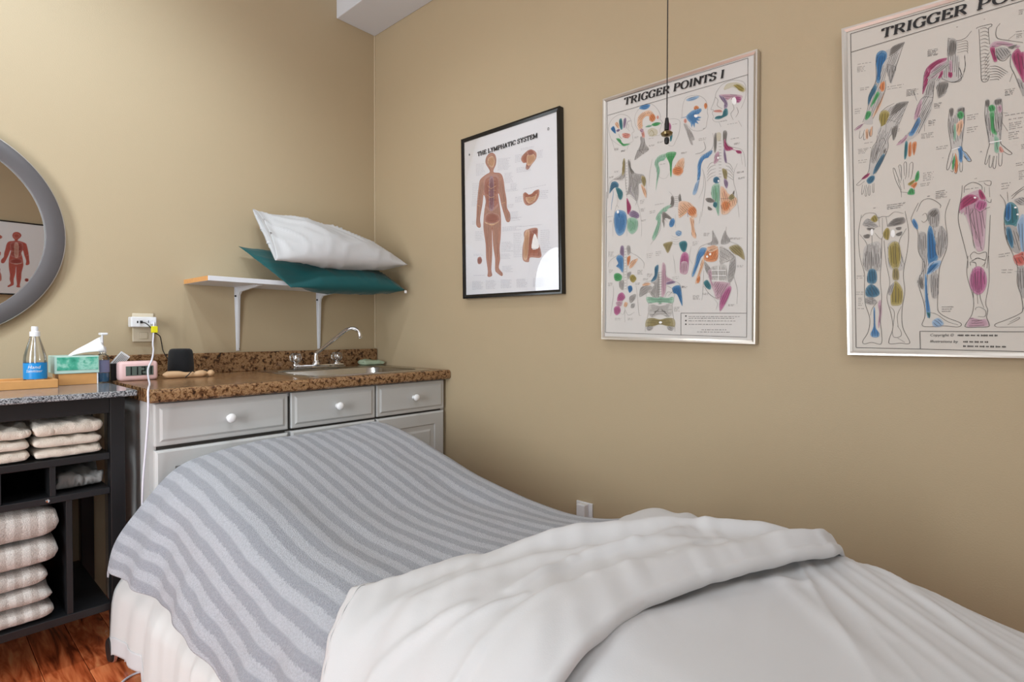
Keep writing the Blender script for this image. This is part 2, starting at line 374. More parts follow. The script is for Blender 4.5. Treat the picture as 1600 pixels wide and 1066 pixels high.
# made-up window and door added behind the camera to account for the fill lamps
wd = bpy.data.objects.new('added_window_1', None); COL.objects.link(wd); wd.location = (-2.05, ROOM_S, 1.35); wd['kind'] = 'structure'
for (a, b, c, d) in ((-2.82, -2.75, 0.63, 2.07), (-1.35, -1.28, 0.63, 2.07), (-2.75, -1.35, 2.0, 2.07), (-2.75, -1.35, 0.63, 0.70)):
    box('added_window_frame', a, b, ROOM_S+0.001, ROOM_S+0.03, c, d, M['ceiling'], wd, 0.003)
box('added_window_pane', -2.75, -1.35, ROOM_S+0.004, ROOM_S+0.008, 0.70, 2.0, M['ceiling'], wd, 0)
dr = bpy.data.objects.new('added_door_1', None); COL.objects.link(dr); dr.location = (ROOM_W, -1.6, 0); dr['kind'] = 'structure'
for (a, b, c, d) in ((-2.2, -2.12, 0, 2.15), (-1.08, -1.0, 0, 2.15), (-2.12, -1.08, 2.07, 2.15)):
    box('added_door_casing', ROOM_W+0.001, ROOM_W+0.025, a, b, c, d, M['ceiling'], dr, 0.003)
box('added_door_panel', ROOM_W+0.002, ROOM_W+0.012, -2.12, -1.08, 0.005, 2.07, M['ceiling'], dr, 0)

# ------------------------------------------------------------------ sink cabinet, counter, sink
cabn = thing('sink_cabinet', 'long white base cabinet with drawers and panelled doors under the brown counter', 'cabinet', (-0.575, -0.27, 0))
bm = bmesh.new()
add_box(bm, -1.137, -1.119, -0.531, -0.002, 0.0, 0.738)      # left end panel
add_box(bm, -0.020, -0.004, -0.531, -0.002, 0.0, 0.738)
for xa in (-0.721, -0.3695): add_box(bm, xa-0.008, xa+0.008, -0.531, -0.002, 0.08, 0.60)
add_box(bm, -1.119, -0.020, -0.020, -0.002, 0.08, 0.60)
add_box(bm, -1.119, -0.020, -0.531, -0.002, 0.08, 0.096)
add_box(bm, -1.119, -0.020, -0.531, -0.45, 0.722, 0.738)
from_bm('body', bm, M['cab'], cabn)
bm = bmesh.new(); add_box(bm, -1.119, -0.020, -0.529, -0.522, 0.096, 0.722); from_bm('gap_backing', bm, M['cab_dark'], cabn)
box('toe_kick', -1.119, -0.020, -0.48, -0.465, 0.0, 0.08, M['cab_dark'], cabn, 0)
def panel_front(name, x0, x1, z0, z1, raised):
    bm = bmesh.new(); y0, y1 = -0.531, -0.552
    add_box(bm, x0, x1, y1+0.004, y0, z0, z1, 0.002, 1)
    # stepped and chamfered face
    b = 0.012
    a = [(x0, z0), (x1, z0), (x1, z1), (x0, z1)]
    def ring(ins, y): return [bm.verts.new((x0+ins, y, z0+ins)), bm.verts.new((x1-ins, y, z0+ins)), bm.verts.new((x1-ins, y, z1-ins)), bm.verts.new((x0+ins, y, z1-ins))]
    if raised: prof = [(0.002, y1+0.004), (0.007, y1), (0.052, y1), (0.058, y1+0.007), (0.066, y1+0.007), (0.082, y1+0.001)]
    else: prof = [(0.001, y1+0.004), (0.004, y1+0.003), (0.013, y1+0.003), (0.020, y1-0.001)]
    rs = [ring(i_, y_) for i_, y_ in prof]
    for r1, r2 in zip(rs[:-1], rs[1:]):
        for k in range(4): bm.faces.new([r1[k], r1[(k+1) % 4], r2[(k+1) % 4], r2[k]])
    bm.faces.new(rs[-1])
    bmesh.ops.recalc_face_normals(bm, faces=bm.faces)
    return from_bm(name, bm, M['cab'], cabn)
KN = [(0.0001, -0.030), (0.006, -0.0295), (0.0115, -0.027), (0.0148, -0.022), (0.0145, -0.018), (0.011, -0.0135), (0.0072, -0.010), (0.0068, -0.004), (0.009, 0.0)]
cols = [(-1.127, -0.7265), (-0.7155, -0.3735), (-0.3655, -0.0165)]
for x0, x1 in cols:
    d = panel_front('drawer', x0, x1, 0.609, 0.735, False)
    lathe('knob', KN, ((x0+x1)/2+0.005, -0.5525, 0.673), M['knob'], d, 24, 'Y')
for i, (x0, x1) in enumerate(cols):
    d = panel_front('door', x0, x1, 0.10, 0.597 if i == 0 else 0.601, True)
    lathe('knob', KN, (x1-0.03 if i == 0 else x0+0.03, -0.5525, 0.50), M['knob'], d, 24, 'Y')

ctr = thing('countertop', 'brown mottled stone-look laminate countertop with backsplash on the white cabinet', 'countertop', (-0.57, -0.29, 0.74))
X0, X1, Y0, Y1, ZT, ZB = -1.142, -0.003, -0.578, -0.003, 0.780, 0.741
hx0, hx1, hy0, hy1 = -0.605, -0.085, -0.50, -0.115
bm = bmesh.new()
rr = 0.014
fr = [(Y0+rr*(1-math.cos(a)), ZT-rr*(1-math.sin(a))) for a in np.linspace(PI/2, 0, 7)][::-1]      # rolled front nosing, bottom to top handled below
prof = [(Y0+0.006, ZB), (Y0, ZB+0.006), (Y0, ZT-rr)] + [(Y0+rr-rr*math.cos(a), ZT-rr+rr*math.sin(a)) for a in np.linspace(0.2, PI/2, 6)]
L_ = [bm.verts.new((X0, y, z)) for y, z in prof]; R_ = [bm.verts.new((X1, y, z)) for y, z in prof]
for k in range(len(prof)-1): bm.faces.new([L_[k], R_[k], R_[k+1], L_[k+1]])
yl = prof[-1][0]
lb, rb = bm.verts.new((X0, Y1, ZT)), bm.verts.new((X1, Y1, ZT)); lbb, rbb = bm.verts.new((X0, Y1, ZB)), bm.verts.new((X1, Y1, ZB))
ho = [bm.verts.new(p) for p in ((hx0, hy0, ZT), (hx1, hy0, ZT), (hx1, hy1, ZT), (hx0, hy1, ZT))]
hb = [bm.verts.new((v.co.x, v.co.y, ZB)) for v in ho]
out = [L_[-1], R_[-1], rb, lb]; outb = [L_[0], R_[0], rbb, lbb]
for k in range(4):
    k2 = (k+1) % 4
    bm.faces.new([out[k], out[k2], ho[k2], ho[k]]); bm.faces.new([ho[k], ho[k2], hb[k2], hb[k]]); bm.faces.new([outb[k2], outb[k], hb[k], hb[k2]])
bm.faces.new(L_[::-1] and [lbb] + L_ + [lb]); bm.faces.new(([rbb] + R_ + [rb])[::-1]); bm.faces.new([lb, rb, rbb, lbb])
bmesh.ops.recalc_face_normals(bm, faces=bm.faces)
from_bm('worktop', bm, M['laminate'], ctr)
box('backsplash', X0, X1, -0.022, -0.002, ZT-0.001, 0.861, M['laminate'], ctr, 0.004)

snk = thing('kitchen_sink', 'stainless steel drop-in sink basin set in the brown countertop', 'sink', (-0.345, -0.31, 0.78))
def rrect(x0, x1, y0, y1, r, n=6):
    pts = []
    for cx_, cy_, a0 in ((x1-r, y1-r, 0), (x0+r, y1-r, 90), (x0+r, y0+r, 180), (x1-r, y0+r, 270)):
        for a in np.linspace(a0, a0+90, n): pts.append((cx_+r*math.cos(R(a)), cy_+r*math.sin(R(a))))
    return pts
loops = [(-0.628, -0.062, -0.525, -0.055, 0.03, 0.7805), (-0.626, -0.064, -0.523, -0.057, 0.03, 0.7835), (-0.615, -0.075, -0.512, -0.120, 0.05, 0.7838),
         (-0.600, -0.090, -0.497, -0.135, 0.06, 0.7825), (-0.594, -0.096, -0.491, -0.141, 0.06, 0.774), (-0.580, -0.110, -0.477, -0.155, 0.07, 0.64), (-0.55, -0.14, -0.447, -0.185, 0.07, 0.622)]
verts, faces = [], []
NL = len(rrect(0, 1, 0, 1, .1))
for x0, x1, y0, y1, r, z in loops: verts += [(x, y, z) for x, y in rrect(x0, x1, y0, y1, r)]
for a in range(len(loops)-1):
    for k in range(NL):
        k2 = (k+1) % NL; faces.append((a*NL+k, a*NL+k2, (a+1)*NL+k2, (a+1)*NL+k))
faces.append([(len(loops)-1)*NL+k for k in range(NL)])
o = link_mesh('basin', verts, faces, M['steel'], snk, True); auto_smooth(o, 50)
lathe('drain', [(0.0001, 0.004), (0.02, 0.004), (0.036, 0.003), (0.042, 0.001), (0.042, 0)], (-0.345, -0.31, 0.622), M['chrome'], snk)
fct = thing('faucet', 'chrome swivel faucet with two clear knobs behind the sink', 'faucet', (-0.37, -0.085, 0.784))
bm = bmesh.new(); add_box(bm, -0.488, -0.236, -0.112, -0.060, 0.7845, 0.800, 0.005, 2)
for v in bm.verts:
    if v.co.z > 0.795: v.co.y = -0.086 + (v.co.y+0.086)*0.72; v.co.x = -0.362+(v.co.x+0.362)*0.95
from_bm('base_plate', bm, M['chrome'], fct)
for x in (-0.468, -0.268):
    lathe('knob_stem', [(0.016, 0), (0.016, 0.006), (0.009, 0.010), (0.009, 0.016)], (x, -0.086, 0.799), M['chrome'], fct)
    lathe('clear_knob', [(0.012, 0.0), (0.019, 0.004), (0.0235, 0.014), (0.0235, 0.028), (0.020, 0.036), (0.012, 0.040), (0.0001, 0.041)], (x, -0.086, 0.812), M['crystal'], fct, 40, rib=(0.06, 10))
lathe('spout_collar', [(0.017, 0), (0.017, 0.006), (0.013, 0.012), (0.0115, 0.020)], (-0.372, -0.086, 0.799), M['chrome'], fct)
tube('spout', [(-0.372, -0.086, 0.80), (-0.372, -0.086, 0.842), (-0.367, -0.089, 0.852), (-0.33, -0.112, 0.888), (-0.27, -0.150, 0.947), (-0.255, -0.160, 0.958), (-0.238, -0.170, 0.963), (-0.222, -0.180, 0.957), (-0.212, -0.186, 0.942), (-0.210, -0.188, 0.926)], 0.0085, M['chrome'], fct, 14,
     radii=[0.0095, 0.0092, 0.0085, 0.0082, 0.008, 0.008, 0.008, 0.008, 0.0085])
lathe('aerator', [(0.0001, 0), (0.009, 0), (0.0105, 0.002), (0.0105, 0.013), (0.0095, 0.014)], (-0.2095, -0.1885, 0.917), M['chrome'], fct)
# sage cloth on the sink ledge
u = np.linspace(0, 1, 28); v = np.linspace(0, 1, 14); U, Vv = np.meshgrid(u, v, indexing='ij')
def slab(cx, cy, z0, lx, ly, h, amp, seed, n=(34, 22), sq=0.5):
    """closed folded-cloth slab with bulging rounded edges"""
    nu, nv = n
    th = np.linspace(0, 2*PI, nv, endpoint=False); uu = np.linspace(-1, 1, nu)
    V = np.zeros((nu, nv+1, 3))
    for i, t in enumerate(uu):
        e = (1-abs(t)**9)**0.5 if abs(t) < 1 else 0.0
        for j in range(nv+1):
            a = th[j % nv]; c, s = math.cos(a), math.sin(a)
            yy = math.copysign(abs(c)**sq, c)*(1-0.06*(1-e)); zz = math.copysign(abs(s)**sq, s)*(0.25+0.75*e)
            V[i, j] = (t, yy, zz)
    nz = vnoise(V[..., 0]*4+seed*7.3, V[..., 1]*3+V[..., 2]*2+seed*3.1)-0.5
    nz2 = vnoise(V[..., 0]*11+seed*2.3, V[..., 1]*9+V[..., 2]*6+seed)-0.5
    X = cx + V[..., 0]*lx/2 + nz*amp*np.abs(V[..., 0])*0.8
    Y = cy + V[..., 1]*ly/2 + nz2*amp*0.6
    Z = z0 + h/2 + V[..., 2]*h/2*(1+0.0*nz) + np.where(V[..., 2] > 0.2, nz*amp*1.2, nz*amp*0.25) + nz2*amp*0.25*(V[..., 2] > 0)
    return np.stack([X, Y, np.maximum(Z, z0)], -1)
def close_slab(name, V, m, parent=None):
    nu, nv = V.shape[:2]; nv -= 1
    verts = [tuple(V[i, j]) for i in range(nu) for j in range(nv)]
    faces = [(i*nv+j, (i+1)*nv+j, (i+1)*nv+(j+1) % nv, i*nv+(j+1) % nv) for i in range(nu-1) for j in range(nv)]
    c0 = len(verts); verts.append(tuple(V[0, :nv].mean(0))); verts.append(tuple(V[-1, :nv].mean(0)))
    for j in range(nv):
        faces.append((c0, j, (j+1) % nv)); faces.append((c0+1, (nu-1)*nv+(j+1) % nv, (nu-1)*nv+j))
    return link_mesh(name, verts, faces, m, parent, True)
Vs = slab(-0.075, -0.078, 0.7845, 0.115, 0.062, 0.026, 0.007, 3)
tt = np.clip((Vs[..., 0]+0.14)/0.13, 0, 1); Vs[..., 2] = 0.7845 + (Vs[..., 2]-0.7845)*(1.15-0.45*tt)
tag(close_slab('folded_cloth', Vs, M['sage']), 'small sage green cloth folded on the sink ledge by the corner', 'cloth')

# ------------------------------------------------------------------ wall shelf, brackets, pillows
shf = thing('wall_shelf', 'white wall shelf with raw wood end on two steel brackets', 'shelf', (-0.5, -0.12, 1.13))
sx0, sx1, sd = -0.878, -0.125, -0.252
bm = bmesh.new(); add_box(bm, sx0+0.0012, sx1, sd, -0.001, 1.1315, 1.1495, 0.0012, 1); from_bm('board', bm, M['shelf'], shf)
box('raw_end', sx0, sx0+0.0012, sd+0.001, -0.002, 1.132, 1.149, M['edge_wood'], shf, 0)
for bx in (-0.677, -0.312):
    bm = bmesh.new()
    # wall leg tapering to the bottom, arm tapering to the tip, gusset at the bend (U channel)
    def flange(pts, x0, x1):
        A = [bm.verts.new((x0, y, z)) for y, z in pts]; B = [bm.verts.new((x1, y, z)) for y, z in pts]
        n_ = len(pts)
        bm.faces.new(A); bm.faces.new(B[::-1])
        for k in range(n_): bm.faces.new([A[k], A[(k+1) % n_], B[(k+1) % n_], B[k]][::-1])
    web = [(-0.001, 0.868), (-0.006, 0.868), (-0.016, 1.075), (-0.022, 1.098), (-0.040, 1.112), (-0.200, 1.1255), (-0.206, 1.1312), (-0.001, 1.1312)]
    flange(web, bx-0.004, bx+0.004)
    A = [bm.verts.new((bx+sx*(0.0065 if z_ < 1 else 0.0125), y_, z_)) for z_ in (0.866, 1.10, 1.131) for y_ in (-0.001, -0.0035) for sx in (-1, 1)]
    for k in (0, 4):
        for q in ((0, 1, 5, 4), (3, 2, 6, 7), (1, 3, 7, 5), (2, 0, 4, 6)): bm.faces.new([A[k+t_] for t_ in q])
    bm.faces.new([A[0], A[2], A[3], A[1]]); bm.faces.new([A[8], A[9], A[11], A[10]])
    flange([(-0.001, 1.1287), (-0.21, 1.1287), (-0.21, 1.1313), (-0.001, 1.1313)], bx-0.0125, bx+0.0125)
    bmesh.ops.recalc_face_normals(bm, faces=bm.faces)
    br = from_bm('bracket', bm, M['bracket'], shf)
    for (sx_, sz_) in ((bx-0.0085, 1.095), (bx+0.0085, 1.102), (bx+0.003, 0.874)):
        lathe('screw', [(0.0001, -0.0055), (0.003, -0.0052), (0.0042, -0.0036), (0.0042, -0.002)], (sx_, 0, sz_), M['screw'], br, 12, 'Y')

def bilerp_pillow(name, c00, c10, c01, c11, T_up, T_dn, m, seed, wr=0.006, up=(0, 0, 1), nu=64, nv=44, bulge=None, pinch=0.05, floor_z=None, open_left=0.0):
    """pillow through four corners: c00 front-left, c10 front-right, c01 back-left, c11 back-right"""
    c00, c10, c01, c11 = [np.array(c, float) for c in (c00, c10, c01, c11)]
    ex = (c10+c11-c00-c01); ex /= np.linalg.norm(ex); ey = (c01+c11-c00-c10); ey /= np.linalg.norm(ey)
    ez = np.cross(ex, ey); ez /= np.linalg.norm(ez)
    pts = []
    for side in (1, -1):
        u = np.linspace(-1, 1, nu); v = np.linspace(-1, 1, nv); U, V = np.meshgrid(u, v, indexing='ij')
        U = np.sin(U*PI/2)*0.4+U*0.6; V = np.sin(V*PI/2)*0.4+V*0.6
        tu = np.clip(1-np.abs(U)**3.0, 0, 1)**0.6
        tu = np.where(U < 0, np.maximum(tu, open_left), tu)
        t = tu*np.clip(1-np.abs(V)**2.4, 0, 1)**0.6
        pu = U - pinch*np.sign(U)*np.abs(U)**3*(1-V**2); pv = V - pinch*1.5*np.sign(V)*np.abs(V)**3*(1-U**2)
        a, b = (pu+1)/2, (pv+1)/2
        P = ((1-a)*(1-b))[..., None]*c00 + (a*(1-b))[..., None]*c10 + ((1-a)*b)[..., None]*c01 + (a*b)[..., None]*c11
        T = T_up if side > 0 else T_dn
        if bulge is not None: T = T*bulge(U, V)
        rt = np.sqrt(np.clip(t, 0, 1))
        w1 = (ridged((U*3.2+0.9*V+0.25*np.sin(V*3))*1.25+seed*3.7, V*0.8+seed, 8)-0.12)*wr*2.0*rt*(0.5+0.5*vnoise(U*3+seed, V*1.5))
        w2 = (ridged((U*5+V*3.0)+seed*1.7, V*1.6-U*0.7+seed*2, 5)-0.18)*wr*0.9*rt
        z = side*(t*T + w1 + w2)
        P = P + z[..., None]*ez
        if floor_z is not None: P[..., 2] = np.where(P[..., 1] > -0.255, np.maximum(P[..., 2], floor_z), P[..., 2])
        P[..., 1] = np.minimum(P[..., 1], -0.006); P[..., 0] = np.minimum(P[..., 0], -0.006)
        pts.append(P)
    verts = [tuple(p) for p in pts[0].reshape(-1, 3)] + [tuple(p) for p in pts[1].reshape(-1, 3)]
    N = nu*nv; faces = []
    for i in range(nu-1):
        for j in range(nv-1):
            faces.append((i*nv+j, (i+1)*nv+j, (i+1)*nv+j+1, i*nv+j+1)); faces.append((N+i*nv+j, N+i*nv+j+1, N+(i+1)*nv+j+1, N+(i+1)*nv+j))
    if open_left:                                        # tucked-in mouth of the pillowcase: lips run inwards to a fold line
        A_, B_ = pts[0][0], pts[1][0]; b0 = len(verts)
        for k, (fa, dp) in enumerate(((0.10, 0.012), (0.30, 0.030), (0.46, 0.034), (0.54, 0.012), (0.60, 0.012), (0.70, 0.034), (0.90, 0.012))):
            for j in range(nv): verts.append(tuple(A_[j]*(1-fa)+B_[j]*fa+ex*dp*min(1, np.linalg.norm(A_[j]-B_[j])/0.03)))
        rows_ = [list(range(0, nv))] + [list(range(b0+k*nv, b0+(k+1)*nv)) for k in range(7)] + [list(range(N, N+nv))]
        for ra, rb_ in zip(rows_[:-1], rows_[1:]):
            for j in range(nv-1): faces.append((ra[j], rb_[j], rb_[j+1], ra[j+1]))
    me = bpy.data.meshes.new(name); me.from_pydata(verts, [], faces); me.materials.append(m)
    bm = bmesh.new(); bm.from_mesh(me); bmesh.ops.remove_doubles(bm, verts=bm.verts, dist=1e-5); bmesh.ops.recalc_face_normals(bm, faces=bm.faces)
    for f in bm.faces: f.smooth = True
    bm.to_mesh(me); bm.free()
    o = bpy.data.objects.new(name, me); COL.objects.link(o); return o
o = bilerp_pillow('pillow', (-0.60, -0.315, 1.120), (-0.055, -0.325, 1.140), (-0.684, -0.03, 1.300), (-0.03, -0.02, 1.245), 0.055, 0.055, M['teal'], 2.3, 0.005,
                  bulge=lambda U, V: 0.55+0.6*sstep(-0.95, -0.3, U), pinch=0.03, floor_z=1.1505)
tag(o, 'dark teal green pillow lying on the wall shelf under the white pillow', 'pillow')
tl = bmesh.new(); add_box(tl, -0.062, -0.050, -0.329, -0.325, 1.126, 1.139, 0.001, 1)
from_bm('care_tag', tl, M['tissue_white'], o)
o = bilerp_pillow('pillow', (-0.672, -0.345, 1.217), (-0.045, -0.335, 1.258), (-0.633, -0.05, 1.458), (-0.035, -0.06, 1.300), 0.082, 0.058, M['pillow'], 5.1, 0.007,
                  bulge=lambda U, V: 0.72+0.35*sstep(-1.0, -0.3, U)*sstep(1.15, 0.4, U), pinch=0.03, open_left=0.42)
tag(o, 'plump white pillow leaning on top of the teal pillow on the wall shelf', 'pillow')

# ------------------------------------------------------------------ mirror
mir = thing('round_mirror', 'round wall mirror with a wide grey frame', 'mirror', (-1.588, 0, 1.262))
mc = (-1.588, 0, 1.262)
lathe('frame', [(0.292, -0.020), (0.293, -0.030), (0.295, -0.0315), (0.340, -0.0315), (0.343, -0.029), (0.343, -0.002), (0.292, -0.002), (0.292, -0.020)], mc, M['mframe'], mir, 96, 'Y', caps=False)
lathe('rim', [(0.343, -0.002), (0.343, -0.029), (0.3455, -0.028), (0.3455, -0.002)], mc, M['mrim'], mir, 96, 'Y', caps=False)
lathe('mirror_glass', [(0.0001, -0.018), (0.295, -0.018), (0.295, -0.003)], mc, M['mirror'], mir, 96, 'Y', smooth=False)

# ------------------------------------------------------------------ black open console
con = thing('black_console', 'black open shelving console with a grey granite top under the mirror', 'shelving unit', (-1.7, -0.26, 0))
GX0, GX1 = -2.2, -1.158
box('granite_top', GX0, GX1-0.002, -0.515, -0.006, 0.7605, 0.777, M['granite'], con, 0.003)
cx0, cx1, cy0, cy1 = -2.18, -1.181, -0.47, -0.03
for px, py in ((cx1-0.036, cy0), (cx0, cy0), (cx1-0.036, cy1-0.036), (cx0, cy1-0.036)):
    box('post', px, px+0.036, py, py+0.036, 0.0, 0.7605, M['black'], con, 0.002)
box('apron_rail', cx0+0.036, cx1-0.036, cy0+0.002, cy0+0.022, 0.712, 0.7605, M['black'], con, 0.0015)
box('apron_rail', cx0+0.036, cx1-0.036, cy1-0.022, cy1-0.002, 0.712, 0.7605, M['black'], con, 0.0015)
box('end_rail', cx1-0.028, cx1-0.008, cy0+0.036, cy1-0.036, 0.712, 0.7605, M['black'], con, 0.0015)
def shelf_(z0, z1): 
    return box('shelf', cx0+0.002, cx1-0.037, cy0+0.002, cy1-0.002, z0, z1, M['black'], con, 0.0015)
shelf_(0.578, 0.597); shelf_(0.478, 0.496); shelf_(0.138, 0.160)
for xx in (-1.352, -1.462, -1.75): box('divider', xx, xx+0.013, cy0+0.006, cy1-0.006, 0.496, 0.578, M['black'], con, 0.001)
for xx in (-1.318, -1.78): box('divider', xx, xx+0.014, cy0+0.006, cy1-0.006, 0.160, 0.478, M['black'], con, 0.001)
box('cubby_back', cx0+0.04, cx1-0.04, cy1-0.014, cy1-0.006, 0.496, 0.578, M['black'], con, 0)
lathe('cam_cap', [(0.0001, -0.0025), (0.004, -0.002), (0.005, 0)], (-1.357, cy0+0.002, 0.4875), M['chrome'], con, 14, 'Y')
# towels
def towel(label, x0, x1, y0, y1, z0, z1, m, seed, group, amp=0.006, n=(34, 24), name='folded_towel'):
    o = close_slab(name, slab((x0+x1)/2, (y0+y1)/2, z0, x1-x0, y1-y0, z1-z0, amp, seed, n), m)
    return tag(o, label, 'towel', group)
G1, G2, G3 = 'cream towels in the right stack', 'cream towels in the left stack', 'striped towels in the lower bay'
TY0, TY1 = -0.462, -0.20
towel('cream towel, bottom of the right stack on the console top shelf', -1.382, -1.234, TY0, TY1, 0.597, 0.626, M['towel'], 1, G1)
towel('cream towel, middle of the right stack on the console top shelf', -1.384, -1.235, TY0, TY1, 0.626, 0.656, M['towel'], 2, G1)
towel('cream towel, puffy topmost of the right stack on the console top shelf', -1.383, -1.232, TY0-0.003, TY1, 0.656, 0.702, M['towel'], 3, G1, 0.010)
towel('cream towel, bottom of the left stack on the console top shelf', -1.545, -1.392, TY0, TY1, 0.597, 0.628, M['towel'], 4, G2)
towel('cream towel, middle of the left stack on the console top shelf', -1.545, -1.391, TY0, TY1, 0.628, 0.656, M['towel'], 5, G2)
towel('cream towel, topmost of the left stack on the console top shelf', -1.545, -1.386, TY0, TY1, 0.656, 0.694, M['towel'], 6, G2, 0.010)
o = towel('cream towel roll lying behind the two front stacks', -1.36, -1.20, -0.17, -0.07, 0.597, 0.715, M['towel'], 9, 'cream towels behind', 0.015); del o['group']
towel('grey cloth lying in the right cubby of the console', -1.335, -1.225, -0.43, -0.20, 0.4965, 0.545, M['grey_cloth'], 7, None, 0.02)
zz = [0.160, 0.209, 0.254, 0.309, 0.379, 0.473]; xr = [-1.345, -1.349, -1.359, -1.334, -1.334]
nm = ['bottom striped towel of the stack in the lower console bay', 'second striped towel from the bottom in the lower console bay', 'middle striped towel, shorter than the rest, in the lower console bay',
      'striped towel second from the top of the lower stack', 'thick top striped towel of the stack in the lower console bay']
for i in range(5): towel(nm[i], -1.64, xr[i], -0.465 if i != 2 else -0.460, -0.12, zz[i], zz[i+1]+0.001, M['stripe_towel'], 20+i, G3, 0.009, (48, 26))

# ------------------------------------------------------------------ things on the console top and counter
GT = 0.777; CT = 0.780
tr = thing('bamboo_tray', 'bamboo tray under the blue labelled spray bottle', 'tray', (-1.42, -0.2, GT))
bm = bmesh.new(); add_box(bm, -1.56, -1.302, -0.262, -0.145, GT, GT+0.008, 0.002, 1); from_bm('tray_base', bm, M['bamboo'], tr)
for (a, b, c, d) in ((-1.56, -1.302, -0.266, -0.258), (-1.56, -1.302, -0.149, -0.141), (-1.310, -1.302, -0.262, -0.145), (-1.56, -1.552, -0.262, -0.145)):
    box('tray_side', a, b, c, d, GT, GT+0.026, M['bamboo'], tr, 0.002)
bt = thing('spray_bottle', 'clear bottle with a blue label and white cap on the bamboo tray', 'bottle', (-1.347, -0.205, GT+0.008))
bc = (-1.347, -0.205, GT+0.0085)
lathe('bottle_body', [(0.0001, 0.001), (0.024, 0.001), (0.0275, 0.004), (0.0278, 0.075), (0.0265, 0.088), (0.0225, 0.105), (0.0165, 0.126), (0.0122, 0.142), (0.0112, 0.152)], bc, M['bottle'], bt, 40, caps=False)
lathe('label', [(0.0281, 0.018), (0.0281, 0.066)], bc, M['blue'], bt, 40, caps=False)
def text_mesh(s, size, shear=0.0):
    cu = bpy.data.curves.new('lettering', 'FONT'); cu.body = s; cu.size = size; cu.shear = shear; cu.align_x = 'CENTER'; cu.resolution_u = 2
    to = bpy.data.objects.new('lettering', cu); COL.objects.link(to); bpy.context.view_layer.update()
    me = to.evaluated_get(bpy.context.evaluated_depsgraph_get()).to_mesh()
    V_ = [tuple(v.co) for v in me.vertices]; F_ = [tuple(p.vertices) for p in me.polygons]
    bpy.data.objects.remove(to); bpy.data.curves.remove(cu)
    return V_, F_
for txt, zo, sz in (('Hand', 0.0495, 0.014), ('Sanitizer', 0.0385, 0.0115)):
    V_, F_ = text_mesh(txt, sz, 0.25)
    link_mesh('label_lettering', [(bc[0]+0.02845*math.sin((x-0.004)/0.028-0.1), bc[1]-0.02845*math.cos((x-0.004)/0.028-0.1), bc[2]+zo+y) for x, y, z in V_], F_, M['plastic'], bt)
lathe('cap', [(0.0125, 0.146), (0.0125, 0.1595), (0.0085, 0.1615), (0.0085, 0.172), (0.0075, 0.176), (0.0001, 0.1765)], bc, M['plastic'], bt, 30)
lathe('dip_tube', [(0.0022, 0.01), (0.0022, 0.146)], bc, M['plastic'], bt, 10)
tb = thing('bamboo_box', 'small bamboo box holding up the teal tissue box', 'box', (-1.243, -0.2, GT))
box('box_front', -1.292, -1.195, -0.202, -0.196, GT, GT+0.036, M['bamboo'], tb, 0.0015)
box('box_side', -1.292, -1.286, -0.196, -0.102, GT, GT+0.036, M['bamboo'], tb, 0.0015)
box('box_side', -1.201, -1.195, -0.196, -0.102, GT, GT+0.036, M['bamboo'], tb, 0.0015)
box('box_back', -1.286, -1.201, -0.108, -0.102, GT, GT+0.036, M['bamboo'], tb, 0.0015)
box('box_base', -1.286, -1.201, -0.196, -0.108, GT, GT+0.005, M['bamboo'], tb, 0)
box('wrapper_edge', -1.1948, -1.1918, -0.203, -0.12, GT, GT+0.037, M['tissue_white'], tb, 0.0005)
tx = thing('tissue_box', 'pale tissue box with a teal watercolour panel on the bamboo box', 'tissue box', (-1.245, -0.16, GT+0.036))
TZ0, TZ1 = GT+0.0365, GT+0.092
bm = bmesh.new(); add_box(bm, -1.302, -1.189, -0.206, -0.095, TZ0, TZ1, 0.002, 2); from_bm('carton', bm, M['card_pale'], tx)
box('front_panel', -1.296, -1.192, -0.2072, -0.206, TZ0+0.011, TZ1-0.004, M['tissuebox'], tx, 0)
nu, nv = 26, 16
U, Vv = np.meshgrid(np.linspace(0, 1, nu), np.linspace(-1, 1, nv), indexing='ij')
wdt = 0.045*(0.5+0.8*U)
Xt = -1.262+0.095*U + 0.004*np.sin(Vv*3); Yt = -0.150 + Vv*wdt*0.8 + 0.006*np.sin(U*9+Vv*2); Zt = TZ1-0.004 + 0.064*U**0.8 - 0.048*(Vv**2)*U + 0.004*np.cos(Vv*7)*U - 0.01*(U > 0.97)
grid_mesh('tissue', np.stack([Xt, Yt, Zt], -1), M['tissue_white'], tx, thick=0.0012)
pb = thing('pump_bottle', 'small clear pump bottle of blue gel behind the tissue box', 'bottle', (-1.172, -0.185, GT))
pc = (-1.172, -0.165, GT+0.0005)
lathe('bottle_body', [(0.0001, 0.001), (0.0165, 0.001), (0.0185, 0.004), (0.0185, 0.078), (0.0165, 0.088), (0.0085, 0.095), (0.0085, 0.104)], pc, M['bottle'], pb, 32, caps=False)
lathe('gel', [(0.0001, 0.003), (0.0165, 0.003), (0.0172, 0.006), (0.0172, 0.032), (0.0001, 0.032)], pc, M['gel'], pb, 32)
lathe('label', [(0.0188, 0.034), (0.0188, 0.074)], pc, M['purple_label'], pb, 32, caps=False)
lathe('pump_collar', [(0.0105, 0.100), (0.0105, 0.116), (0.005, 0.120), (0.003, 0.122), (0.003, 0.158), (0.0001, 0.158)], pc, M['plastic'], pb, 20)
bm = bmesh.new(); add_box(bm, pc[0]-0.010, pc[0]+0.009, pc[1]-0.034, pc[1]+0.009, pc[2]+0.157, pc[2]+0.165, 0.003, 2); from_bm('pump_head', bm, M['plastic'], pb)
